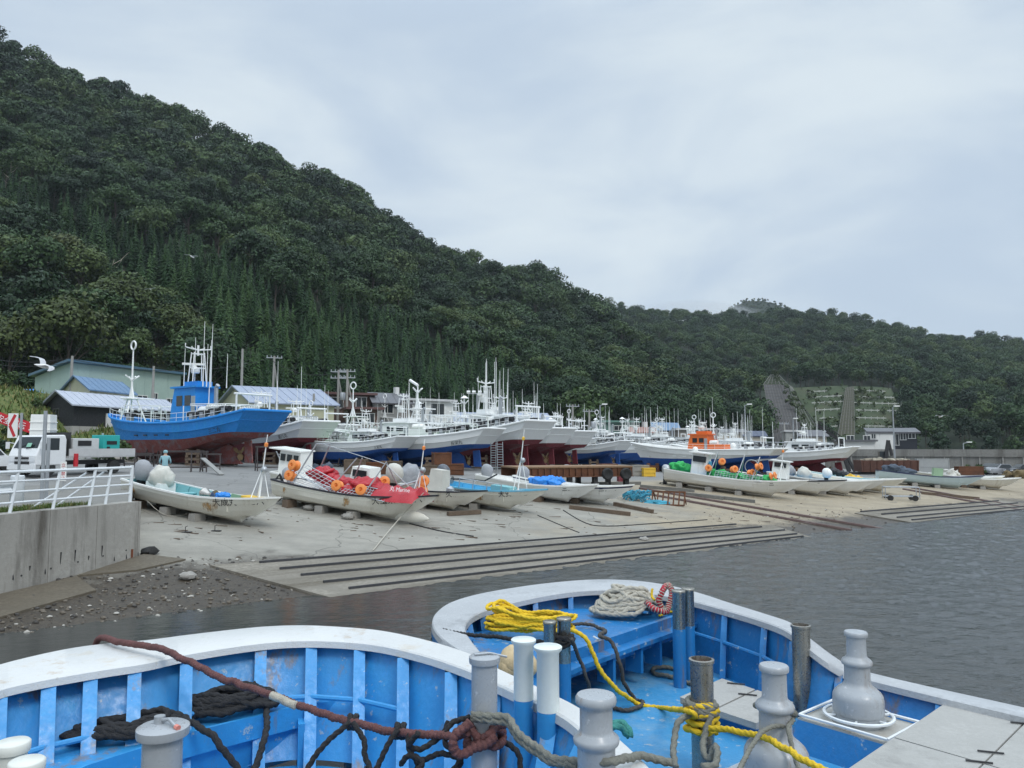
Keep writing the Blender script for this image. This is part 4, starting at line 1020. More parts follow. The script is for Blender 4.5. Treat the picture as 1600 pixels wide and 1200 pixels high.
# ------------------------------------------------------------------ gulls
M_GULL = mat('white_feathers', (.75, .75, .74), .7); M_GULLW = mat('grey_wing_feathers', (.45, .46, .48), .7)
def gull(px, py, Y, span, rz, roll, lab):
    t = thing('gull', PY(px, py, Y), rz, lab, 'bird'); t.rotation_euler = (roll, R(5), rz); s_ = span/1.3
    mb = MB(); prof = [(-.30, .01, .012), (-.24, .05, .02), (-.12, .055, .055), (0, .075, .075), (.12, .065, .07), (.2, .045, .05), (.27, .045, .048), (.31, .03, .035), (.345, .01, .012), (.37, .004, .005)]
    mb.loft([[(x*s_, y*s_*math.cos(a_), z*s_*math.sin(a_)) for a_ in [k*math.pi/4 for k in range(8)]] for x, y, z in prof], None, True); mb.build('body', M_GULL, t, smooth=180)
    for sd in (-1, 1):
        mb = MB(); rows = []
        for f_, x0, x1, z in ((0.04, -.1, .1, .02), (.2, -.06, .13, .10), (.36, -.04, .14, .13), (.52, -.10, .08, .10), (.65, -.2, -.12, .05)):
            rows.append([(x0*s_, sd*f_*s_, z*s_), ((x0+x1)/2*s_, sd*f_*s_, (z+.02)*s_), (x1*s_, sd*f_*s_, z*s_), ((x0+x1)/2*s_, sd*f_*s_, (z-.006)*s_)])
        mb.loft(rows, None, True); mb.build('wing', M_GULLW, t, smooth=60)
gull(68, 572, 24, 1.25, R(60), R(25), 'large white gull gliding above the shed with wings spread')
gull(300, 401, 60, 1.2, R(80), R(10), 'small gull flying before the dark trees near the hill middle')
gull(235, 452, 80, 1.1, R(100), R(-10), 'tiny gull above the conifers on the left')
gull(1470, 651, 70, 1.2, R(95), R(0), 'tiny gull before the dark wood above the sea wall'); gull(1067, 501, 110, 1.2, R(60), R(0), 'tiny gull before the wooded ridge near the misty peak')

# grass blades on the bank
mb = MB(); rnd = random.Random(31)
for i in range(9000):
    px = rnd.uniform(-40, 300); Y = rnd.uniform(58, 84); p = AT(px, Y)
    if p.z < 3.7: continue
    h_ = rnd.choice([.15, .25, .4, .6])*rnd.uniform(.7, 1.3); a_ = rnd.uniform(0, 6.28); e = V((math.cos(a_), math.sin(a_), 0))
    mb.add([p-e*.09, p+e*.09, p+V((e.y*h_*.5, -e.x*h_*.5, h_))], [(0, 1, 2)], rnd.choice([0, 0, 1]))
tag(mb.build('bank_grass', [MATS['green_grass_blade'], MATS['dry_grass_blade']], smooth=0), 'rough grass on the bank below the sheds', 'grass', kind='stuff')
for k, (px, Y, r_) in enumerate([(55, 76, .7), (76, 74, .5), (48, 70, .6), (140, 66, .6), (120, 68, .8), (10, 80, 1.2), (5, 66, .8)]):
    bush(px, Y, None, r_, 'low weedy clump on the grassy bank below the sheds', [M_LEAF, M_TAN][k % 2], 300, 'weed_clump', 'weedy clumps on the bank')
# ------------------------------------------------------------------ hauled-out fishing ships
def torus(mb, c, Rr, r, ax='Y', n=18, m=0):
    pts = []
    for k in range(n+1):
        a = 2*math.pi*k/n
        d = V((math.cos(a), 0, math.sin(a))) if ax == 'Y' else V((0, math.cos(a), math.sin(a))) if ax == 'X' else V((math.cos(a), math.sin(a), 0))
        pts.append(V(c)+d*Rr)
    return mb.tube(pts, r, 6, m, caps=False)
def ship(label, stern, L, head, B, D, side, bottom, top=None, block=.3, wh=(.45, .62), whcol=None, fore='ring', seed=0, whh=1.95, group='hauled-out fishing ships', name='fishing_ship', deckm=None, text=None, gear=1., whips=6, rack=True, sheer=1., knots=True, stern_up=.2):
    rr = random.Random(seed); k = D/4.0; whcol = whcol or M_SHIPW; top = top or side
    p = AT(*stern); hd = R(head); f = V((math.cos(hd), math.sin(hd), 0))
    c = p+f*L/2; z = min(G(p.x, p.y), G(p.x+f.x*L*.6, p.y+f.y*L*.6))+block
    t = thing(name, (c.x, c.y, z), hd, label, 'fishing ship', group)
    def zg(u): return D*(.76+(stern_up*((.42-u)/.42)**2 if u < .42 else .25*sheer*((u-.42)/.58)**2))
    def hb(u, sc, p_): return B/2*sc*((1-.16*(1-u/.3)**2) if u < .3 else 1)*(max(.015, 1-max(0, (u-.5)/.5)**p_))
    def X(u, h): return -L/2+L*u-(1-h)*.13*L*sm(.72, 1, u)+(1-h)*.16*L*(1-sm(0, .28, u))
    def zw(u): return D*(.45+.13*(1-sm(0, .4, u))+.02*sm(.7, 1, u))
    def zc(u): return D*(.20+.29*(1-sm(.02, .52, u))-.05*sm(.6, 1, u))
    def zk(u): return D*(.10+.37*(1-sm(.02, .48, u))-.07*sm(.55, .8, u)+.12*sm(.9, 1, u))
    us = [0, .03, .08, .14, .2, .27, .34, .42, .5, .58, .66, .73, .8, .86, .91, .95, .98, 1.0]
    rows = []
    for u in us:
        g = zg(u); kn = g-.62*k; kb = kn-.10*k; w_, c_, kl = zw(u), zc(u), zk(u)
        mids = w_+.02
        prof = [(X(u, 1), hb(u, 1, 2.6), g), (X(u, kn/g), hb(u, .97, 2.4), kn), (X(u, kb/g), hb(u, .935, 2.25), kb), (X(u, (kb+w_)/2/g), hb(u, .885, 2.05), (kb+w_)/2), (X(u, w_/g), hb(u, .84, 1.9), w_), (X(u, c_/g), hb(u, .66, 1.7), c_), (X(u, kl/g), .06, kl)]
        rows.append([V((x, -y, zz)) for x, y, zz in prof]+[V((x, y, zz)) for x, y, zz in prof[::-1]])
    mats = [0, 0, 1, 1, 2, 2, 2, 2, 2, 1, 1, 0, 0]
    mb = MB().loft(rows, mats)
    r0 = rows[0]
    for i in range(6): mb.add([r0[i], r0[i+1], r0[12-i], r0[13-i]], [(3, 2, 1, 0)], [0, 0, 1, 1, 2, 2][i])
    mb.build('hull', [top, side, bottom], t, smooth=28)
    # rub strake and cap rail
    mb = MB()
    for sd in (1, -1):
        mb.tube([V((r_[2].x, sd*(abs(r_[2].y)+.02), r_[2].z+.05*k)) for r_ in rows], .07*k, 6)
    mb.tube([rows[0][2]+V((0, 0, .05)), V((rows[0][2].x, -rows[0][2].y, rows[0][2].z+.05))], .07*k, 6)
    mb.build('rub_strake', side, t)
    mb = MB()
    for sd in (1, -1): mb.tube([V((r_[0].x, sd*abs(r_[0].y), r_[0].z)) for r_ in rows], .10*k, 6)
    mb.tube([rows[0][0], V((rows[0][0].x, -rows[0][0].y, rows[0][0].z))], .10*k, 6)
    mb.build('cap_rail', top, t)
    dk = MB().loft([[V((r_[1].x, -abs(r_[1].y)*.985, r_[1].z+.05*k)), V((r_[1].x, abs(r_[1].y)*.985, r_[1].z+.05*k))] for r_ in rows])
    dk.build('deck', deckm or M_SHIPW, t, smooth=0)
    # keel skeg, rudder, propeller
    xk = lambda u: -L/2+L*u
    pl = [(xk(.13), 0), (xk(.62), 0.02), (xk(.72), zk(.72)+.05), (xk(.5), zk(.5)+.1), (xk(.34), zk(.34)+.15), (xk(.2), zk(.2)+.1), (xk(.17), zk(.17)*.72), (xk(.16), D*.10)]
    mb = MB(); M2 = Matrix.Rotation(R(90), 4, 'X')
    sk = MB().prism(pl, -.11, .11); sk.v = [tuple(M2 @ V(q_)) for q_ in sk.v]; sk.build('skeg', bottom, t, smooth=0)
    rd = MB().prism([(xk(.075), .1*k), (xk(.115), .1*k), (xk(.12), zk(.12)*.97), (xk(.085), zk(.09)*.97)], -.06, .06); rd.v = [tuple(M2 @ V(q_)) for q_ in rd.v]; rd.build('rudder', bottom, t, smooth=0)
    mb = MB(); cx_ = V((xk(.145), 0, D*.22))
    mb.ball(cx_, .14*k, 8, 6, sc=(1.6, 1, 1))
    for a in range(3):
        an = a*2.094+.4; d = V((0, math.cos(an), math.sin(an))); s_ = V((.12*k, -math.sin(an)*.20*k, math.cos(an)*.20*k))
        mb.add([cx_, cx_+d*.32*k+s_, cx_+d*.62*k+s_*.5, cx_+d*.62*k-s_*.5, cx_+d*.32*k-s_], [(0, 1, 2, 3, 4)])
    mb.build('propeller', mat('dull_bronze', (.30, .20, .10), .5, .5), t, smooth=0)
    # fairleads / scuppers
    mb = MB()
    for i in range(4):
        u = .42+i*.07
        for sd in (-1, 1): mb.box((xk(u), sd*(hb(u, .89, 2.1)+.03), zw(u)+.35*D*.25), (.45*k, .10, .09*k))
    mb.build('fender_cleat', M_BLACKP if side is M_BLUEH else M_SHIPW, t)['kind'] = 'stuff'
    if text:
        for sd in (-1, 1):
            u = .06; u2 = .20
            a0 = V((X(u, .82), sd*(hb(u, .935, 2.2)+.05), zg(u)-1.15*k)); a1 = V((X(u2, .85), sd*(hb(u2, .935, 2.2)+.05), zg(u2)-1.15*k))
            dx = (a1-a0) if sd < 0 else (a0-a1)
            ex = dx.normalized(); ez = V((0, sd*.28, .96)).normalized(); ey = ez.cross(ex)
            M3 = Matrix((ex, ez, -ey)).transposed().to_4x4(); M3.translation = (a0+a1)/2
            text_mesh(text, .42*k, 'lettering', M_INK, t, M3)
    # wheelhouse
    u0, u1 = wh; x0, x1 = xk(u0), xk(u1); zb = zg((u0+u1)/2)-.55*k; W = B*.38; H = whh*k
    Ls = x1-x0
    mb = MB(); 
    P = [(x0, zb), (x1+.12*Ls, zb), (x1+.05*Ls, zb+H*.55), (x1-.08*Ls, zb+H), (x0, zb+H)]
    wo = MB().prism(P, -W/2, W/2); wo.v = [tuple(M2 @ V(q_)) for q_ in wo.v]; who = wo.build('wheelhouse', whcol, t, smooth=0)
    mb = MB().box(((x0+x1)/2-.02*Ls, 0, zb+H+.06*k), (Ls*1.15, W*1.14, .14*k)); mb.box(((x0+x1)/2-.15*Ls, 0, zb+H+.3*k), (Ls*.6, W*.7, .4*k)); mb.build('roof', whcol, who, smooth=0)
    for sd in (-1, 1):
        for i in range(2):
            MB().box((x0+Ls*(.32+.36*i), sd*(W/2+.01), zb+H*.70), (Ls*.25, .05, H*.24)).build('window', M_GLASS, who, smooth=0)
        MB().box((x0+Ls*.08, sd*(W/2+.012), zb+H*.45), (Ls*.16, .05, H*.7)).build('door', M_STEEL, who, smooth=0)
    for i in range(3):
        MB().box((x1-.015*Ls+.03, (i-1)*W*.31, zb+H*.76), (.05, W*.26, H*.26), ry=-math.atan2(.13*Ls, H*.45)).build('window', M_GLASS, who, smooth=0)
    # aft casing / lower house
    mb = MB().box((x0-Ls*.45, 0, zb+.65*k), (Ls*.9, W*.9, 1.3*k)); mb.box((x0-Ls*.3, W*.1, zb+1.5*k), (.5*k, .5*k, .8*k))
    mb.build('engine_casing', whcol, t, smooth=0)
    mb = MB(); mb.tube([(x0-Ls*.25, -W*.2, zb+1.2*k), (x0-Ls*.25, -W*.2, zb+3.3*k), (x0-Ls*.32, -W*.2, zb+3.5*k)], .16*k, 8); mb.build('exhaust_funnel', M_STEEL, t)
    mb = MB(); mb.tube([(x0-Ls*.5, W*.3, zb+1.5*k), (x0-Ls*.1, W*.3, zb+1.5*k)], .33*k, 10); mb.build('life_raft', M_WHITE, t)
    # radar mast on the roof
    zt_ = zb+H+.5*k; xm = (x0+x1)/2-.1*Ls; wm_ = W*.32; hm = 2.1*k*gear
    mb = MB()
    for sx in (-.3*k, .3*k):
        for sy in (-wm_, wm_): mb.tube([(xm+sx, sy, zt_), (xm+sx*.6, sy*.75, zt_+hm)], .042*k, 6)
    for i in (1, 3):
        zz = zt_+hm*(i+1)/4.2; s_ = 1-.25*(i+1)/4.2
        for sx in (-.3*k, .3*k): mb.tube([(xm+sx*s_, -wm_*s_, zz), (xm+sx*s_, wm_*s_, zz)], .03*k, 5)
        for sy in (-1, 1): mb.tube([(xm-.3*k*s_, sy*wm_*s_, zz), (xm+.3*k*s_, sy*wm_*s_, zz)], .03*k, 5)
    mb.tube([(xm, 0, zt_+hm*.9), (xm, 0, zt_+hm*1.25)], .08*k, 6)
    for sx, hh in ((-1.1, .30), (-.55, .12), (.55, .12), (1.1, .30)):
        mb.tube([(xm, 0, zt_+hm*1.08), (xm, sx*k, zt_+hm*1.15), (xm, sx*k, zt_+hm*1.15+hh*k)], .045*k, 5)
    mo = mb.build('radar_mast', M_SHIPW, t)
    mb = MB().box((xm+.5*k, 0, zt_+hm*.62), (.3*k, 1.7*k, .16*k), rz=rr.uniform(-.8, .8)); mb.lathe([(.2*k, 0), (.24*k, .1*k), (.2*k, .35*k)], (xm+.5*k, 0, zt_+hm*.62-.4*k), 10)
    mb.build('radar_scanner', M_WHITE, mo)
    MB().lathe([(.28*k, 0), (.34*k, .12*k), (.32*k, .34*k), (.15*k, .48*k)], (xm+.1*k, wm_*.2, zt_+hm*.3), 12).build('radome', M_WHITE, mo)
    # foremast
    if fore:
        xf = xk(.84); zf = zg(.84)-.4*k; mb = MB(); hp = 2.1*k
        for sx, sy in ((-.9, -.9), (-.9, .9), (.9, -.5), (.9, .5)): mb.tube([(xf+sx*k, sy*k, zf), (xf+sx*.3*k, sy*.35*k, zf+hp)], .06*k, 6)
        mb.tube([(xf-.9*k, -1.5*k, zf+hp), (xf-.9*k, 1.5*k, zf+hp)], .05*k, 6); mb.tube([(xf-1.3*k, 0, zf+hp), (xf+1.3*k, 0, zf+hp)], .05*k, 6)
        mb.box((xf, 0, zf+hp+.04), (.9*k, 1.1*k, .08))
        for sx in (-.35, .35): mb.tube([(xf+sx*k, 0, zf+hp), (xf, 0, zf+hp+1.1*k)], .07*k, 6)
        ht = (4.2 if side is M_BLUEH else 3.0)*k*(1 if fore == 'ring' else .75)
        mb.tube([(xf, 0, zf+hp), (xf, 0, zf+hp+ht)], [.10*k, .055*k], 8)
        mb.tube([(xf-.5*k, 0, zf+hp+1.9*k), (xf, 0, zf+hp+1.5*k), (xf+.5*k, 0, zf+hp+1.9*k)], .07*k, 6)
        mb.tube([(xf, -.6*k, zf+hp+2.0*k), (xf, 0, zf+hp+1.6*k), (xf, .6*k, zf+hp+2.0*k)], .07*k, 6)
        if fore == 'ring': torus(mb, (xf, 0, zf+hp+ht+.38*k), .36*k, .07*k, 'Y')
        elif fore == 'cone': mb.lathe([(.5*k, 0), (.1*k, .3*k)], (xf, 0, zf+hp+ht), 10)
        elif fore == 'lamp': mb.tube([(xf, 0, zf+hp+ht), (xf+1.1*k, 0, zf+hp+ht+.55*k)], .14*k, 6)
        mb.build('foremast', M_SHIPW, t)
    # whip aerials
    mb = MB()
    for i in range(whips):
        u = rr.choice([u0-.05, u0+.02, u1-.05, .3, .25, u0]); s_ = rr.choice([-1, 1])*rr.uniform(.1, .45)*W*1.3
        zz = zb+H*rr.choice([.4, 1.0, 1.0]); hh = rr.uniform(2.6, 5.4)*k
        mb.tube([(xk(u), s_, zz), (xk(u), s_, zz+hh*.25), (xk(u)+rr.uniform(-.05, .05), s_, zz+hh)], [.045*k, .032*k, .016*k], 5)
    mb.build('whip_aerials', M_SHIPW, t)['kind'] = 'stuff'
    # lamp rack over the deck
    if rack:
        mb = MB(); lb = MB(); zr = zg(.3)+1.25*k
        for sd in (-1, 1):
            y_ = sd*B*.30
            mb.tube([(xk(.14), y_, zr), (xk(u0-.01), y_, zr+.1*k)], .04*k, 5)
            mb.tube([(xk(u1+.03), y_, zr+.1*k), (xk(.80), y_*.8, zr+.3*k)], .04*k, 5)
            for u in (.14, .22, .30, .38): mb.tube([(xk(u), y_, zg(u)-.6*k), (xk(u), y_, zr)], .04*k, 5)
            for u in (.66, .73, .80): mb.tube([(xk(u), y_*.9, zg(u)-.6*k), (xk(u), y_*.9, zr+.2*k)], .04*k, 5)
            for i in range(16):
                u = lerp(.14, u0-.02, i/15) if i < 9 else lerp(u1+.04, .8, (i-9)/6)
                lb.lathe([(.03*k, 0), (.10*k, -.08*k), (.11*k, -.22*k), (.04*k, -.32*k)], (xk(u), y_, zr-.02), 6)
        for u in (.14, .24, .34): mb.tube([(xk(u), -B*.3, zr), (xk(u), B*.3, zr)], .04*k, 5)
        mb.build('lamp_rack', M_SHIPW if seed in (5, 6, 1) else M_STEEL, t); lb.build('lamp_bulbs', mat('pale_glass_bulb', (.6, .62, .62), .2), t)['kind'] = 'stuff'
    # rails and deck machines
    for sd in (-1, 1):
        mb = MB()
        for hh in (.35, .7):
            mb.tube([V((X(u, 1), sd*hb(u, .955, 2.6), zg(u)+hh*k)) for u in (.1, .2, .3, .42, .6, .72, .8, .86, .91, .95)], .017*k, 4)
        for u in (.1, .15, .2, .25, .3, .36, .42, .5, .6, .66, .72, .76, .8, .86, .91, .95): mb.tube([V((X(u, 1), sd*hb(u, .95, 2.6), zg(u))), V((X(u, 1), sd*hb(u, .95, 2.6), zg(u)+.7*k))], .017*k, 4)
        mb.build('handrail', M_SHIPW, t)
    for i in range(int(5*gear)):
        for sd in (-1, 1):
            u = .12+i*.06 if i < 4 else .70; mb = MB(); c_ = V((xk(u), sd*B*.36, zg(u)+.30*k))
            mb.box(c_, (.35*k, .45*k, .6*k)); mb.tube([c_+V((-.55*k, 0, .25*k)), c_+V((.55*k, 0, .25*k))], .2*k, 8, 1)
            mb.build('jigging_machine', [rr.choice([M_STEEL, M_GREYC]), M_DARK], t, smooth=30)
    mb = MB(); c_ = V((xk(.08), 0, zg(.08)))
    for sd in (-1, 1): mb.tube([c_+V((0, sd*B*.3, -.5*k)), c_+V((0, sd*B*.3, 1.5*k))], .07*k, 6)
    mb.tube([c_+V((0, -B*.34, 1.5*k)), c_+V((0, B*.34, 1.5*k))], .07*k, 6); mb.build('stern_gantry', M_SHIPW, t)
    MB().ball((xk(.28), W*.4, zg(.28)+.5*k), .42*k, 10, 7).build('buoy', M_WHITE, t)
    return t, z-block
# timber cribs and trestles that carry the ships
def crib(x, y, h_, lab, rz, grp='timber cribs under the ships'):
    mb = MB(); z = 0; i = 0; rr = random.Random(int(x*31+y*17))
    while z < h_-.1:
        for s_ in (-.42, .42):
            mb.box((s_ if i % 2 else rr.uniform(-.05, .05), 0 if i % 2 else s_, z+.11), (.2 if i % 2 else 1.15, 1.15 if i % 2 else .2, .2), rz=rr.uniform(-.04, .04))
        z += .215; i += 1
    return tag(mb.build('timber_crib', [M_WOOD, M_RUST][rr.random() < .35], smooth=0, loc=(x, y, G(x, y)-.04)), lab, 'support', grp)
M_TR = mat('dark_steel_trestle', (.06, .05, .05), .7, .2, var=.3)
def trestle(x, y, h_, w_, rz, lab):
    mb = MB()
    for sx in (-w_/2, w_/2):
        for sy in (-.25, .25): mb.bar((sx, sy*1.5, 0), (sx, sy*.6, h_), .07)
    mb.bar((-w_/2-.1, 0, h_), (w_/2+.1, 0, h_), .12); mb.bar((-w_/2, .3, .3), (w_/2, .3, .3), .06); mb.bar((-w_/2, -.3, .3), (w_/2, -.3, .3), .06)
    o = mb.build('trestle', M_TR, smooth=0, loc=(x, y, G(x, y)-.03)); o.rotation_euler = (0, 0, rz)
    return tag(o, lab, 'trestle', 'steel trestles under the ships')
def cradle(stern, L, head, B, D, n=3, lab='ship'):
    p = AT(*stern); hd = R(head); f = V((math.cos(hd), math.sin(hd), 0)); s_ = V((-f.y, f.x, 0))
    for i in range(n):
        for sd in (-1, 1):
            q_ = p+f*L*(.30+.5*i/max(1, n-1))+s_*sd*B*.30
            if i % 2 == 0: crib(q_.x, q_.y, .28*D+.1, f'stacked timber crib holding up the {lab}', hd)
            else: trestle(q_.x, q_.y, .30*D, 1.6, hd, f'dark steel trestle under the {lab}')
HD = 150
SH = []
def mk(lab, stern, L, head, B, D, side, bottom, short, **kw):
    SH.append(ship(lab, stern, L, head, B, D, side, bottom, **kw)[0]); cradle(stern, L, head, B, D, 3, short)
mk('large bright blue fishing ship with worn red bottom, leftmost of the hauled-out ships', (418, 57), 22, 146, 5.0, 4.15, M_BLUEH, M_OLDR, 'blue ship', whcol=M_BLUEH, wh=(.35, .49), whh=3.3, seed=1, deckm=M_GREEND, text='三二丸', gear=1.1, whips=9)
mk('white fishing ship with dark red bottom just right of the blue ship', (502, 65), 17, 142, 4.6, 3.65, M_SHIPW, M_REDB, 'white ship beside the blue one', fore=None, seed=2, text='第八丸', whips=7, gear=.8)
mk('white fishing ship stern half hidden behind the white ship next to the blue one', (538, 75), 15, 142, 4.4, 3.6, M_SHIPW, M_CREAM, 'half hidden white ship', fore=None, seed=3, gear=.7, whips=4, rack=False)
mk('smaller white fishing ship with blue bottom overlapped by the long blue bottomed ship', (638, 63), 13, 150, 3.4, 2.5, M_SHIPW, M_BLUEB, 'smaller blue bottomed ship', seed=4, wh=(.28, .45), deckm=M_GREEND, text='三宝丸', whips=4)
mk('long white fishing ship with bright blue bottom and a square wheelhouse', (774, 64), 17.5, 154, 4.5, 3.4, M_SHIPW, M_BLUEB, 'long blue bottomed ship', seed=5, wh=(.46, .62), deckm=M_GREEND, text='長栄丸', whips=7, fore='ring')
mk('tall white fishing ship with dark red bottom and a crooked lamp mast', (846, 68), 19, 140, 5.2, 4.3, M_SHIPW, M_REDB, 'tall red bottomed ship', seed=6, wh=(.30, .42), fore='lamp', whips=16, gear=1.0)
mk('white fishing ship with red bottom second in the row right of the crooked lamp mast', (882, 77), 17, 138, 4.6, 3.9, M_SHIPW, M_REDB, 'second red bottomed ship', seed=7, text='八〇丸', whips=8, fore='cone')
mk('white fishing ship with red bottom and rounded stern, third in the row of red bottoms', (916, 84), 16, 138, 4.6, 3.8, M_SHIPW, M_REDB, 'third red bottomed ship', seed=8, text='一二丸', whips=6, fore=None)
mk('white ship with tan boot line just left of the grey piles of gear', (948, 90), 14, 138, 4.0, 3.2, M_SHIPW, M_CREAM, 'tan lined ship', seed=9, fore='ring', whips=6)
mk('white ship with dark blue bottom bow to the orange cabined boat', (980, 88), 13, 140, 3.6, 2.9, M_SHIPW, M_BLUEB, 'dark blue bottomed ship', seed=10, whips=6, fore='cone')
mk('cream fishing boat with blue bottom and a bright orange wheelhouse', (1222, 69), 15.5, 141, 3.9, 2.75, M_WHITE, M_BLUEB, 'orange cabined boat', whcol=M_ORANGEP, wh=(.44, .56), whh=2.6, seed=11, fore=None, gear=.5, whips=6, rack=False, block=.35, stern_up=.04)
mk('white fishing boat with blue bottom half hidden behind the green netted skiff', (1262, 80), 15, 146, 3.9, 2.8, M_WHITE, M_BLUEB, 'half hidden blue bottomed boat', seed=12, fore=None, gear=.6, whips=7, rack=False, stern_up=.05)
mk('white fishing ship with ringed mast and red bottom, rightmost large ship', (1338, 73), 16.5, 146, 4.2, 2.75, M_SHIPW, M_REDB, 'rightmost large ship', seed=13, fore='ring', gear=.8, whips=5, wh=(.22, .38), stern_up=.2)
# further ships in the second row, mostly masts in the photo
for i, (px, d, L, D, bt, lab) in enumerate([(700, 94, 13, 3.3, M_BLUEB, 'white ship in the back row behind the long blue bottomed ship'), (772, 92, 14, 3.8, M_REDB, 'white ship with many whips in the back row left of the crooked lamp mast'), (838, 98, 15, 4.0, M_REDB, 'white ship in the back row behind the tall red bottomed ship'),
        (1050, 98, 13, 3.2, M_BLUEB, 'white ship in the back row left of the orange wheelhouse'), (1098, 96, 13, 3.2, M_BLUEB, 'white ship in the back row just behind the orange wheelhouse'), (1150, 98, 13, 3.1, M_REDB, 'white ship in the back row before the beige shed'), (1205, 96, 12, 3.0, M_BLUEB, 'white ship in the back row before the navy roofed house'),
        (872, 106, 13, 3.4, M_REDB, 'white ship in the third row left of the green building, nearest the red bottomed row'), (925, 108, 13, 3.2, M_BLUEB, 'white ship in the third row before the green building'), (985, 108, 12, 3.1, M_REDB, 'white ship in the third row before the small red roofed house'), (1030, 110, 12, 3.0, M_BLUEB, 'white ship in the third row before the blue gable roof'),
        (1078, 109, 12, 3.0, M_REDB, 'white ship in the third row before the low taupe house'), (1128, 110, 12, 2.9, M_BLUEB, 'white ship in the third row left of the tall lamp post'), (1182, 109, 12, 2.9, M_REDB, 'white ship in the third row right of the tall lamp post')]):
    ship(lab, (px, d), L, 144+i % 3*3, L*.27, D, M_SHIPW, bt, seed=40+i, fore=['ring', 'cone', None][i % 3], whips=9, gear=1., rack=i % 2 == 0, wh=(.3+.05*(i % 3), .5))
# ------------------------------------------------------------------ small open skiffs on the beach
def rust_mat():
    if 'rust_stain_on_hull' in MATS: return MATS['rust_stain_on_hull']
    m = mat('rust_stain_on_hull', (.50, .30, .12), .8, var=.4, scale=7); nt = m.node_tree; N = nt.nodes; L = nt.links; b = N['Principled BSDF']
    tc = N.new('ShaderNodeTexCoord'); mp = N.new('ShaderNodeMapping'); mp.inputs['Scale'].default_value = (1, 1, .45); L.new(tc.outputs['Object'], mp.inputs['Vector'])
    n = N.new('ShaderNodeTexNoise'); n.inputs['Scale'].default_value = 5; n.inputs['Detail'].default_value = 8; n.inputs['Roughness'].default_value = .7; L.new(mp.outputs['Vector'], n.inputs['Vector'])
    vm = N.new('ShaderNodeVectorMath'); vm.operation = 'DISTANCE'; L.new(tc.outputs['Generated'], vm.inputs[0]); vm.inputs[1].default_value = (.5, .5, .45)
    a = N.new('ShaderNodeMath'); a.operation = 'MULTIPLY_ADD'; L.new(vm.outputs['Value'], a.inputs[0]); a.inputs[1].default_value = -.55; L.new(n.outputs['Fac'], a.inputs[2])
    r = N.new('ShaderNodeMapRange'); r.inputs['From Min'].default_value = .26; r.inputs['From Max'].default_value = .46; r.inputs['To Max'].default_value = .85; L.new(a.outputs[0], r.inputs['Value']); L.new(r.outputs['Result'], b.inputs['Alpha'])
    return m
def text_on(t, txt, size, a, b, m, tilt=.15, name='lettering'):
    a, b = V(a), V(b); ex = (b-a).normalized(); n = ex.cross(V((0, 0, 1))).normalized()
    ez = (V((0, 0, 1))+n*tilt).normalized(); ez = (ez-ex*ez.dot(ex)).normalized(); ey = ez.cross(ex)
    M3 = Matrix((ex, ez, -ey)).transposed().to_4x4(); M3.translation = (a+b)/2
    return text_mesh(txt, size, name, m, t, M3)
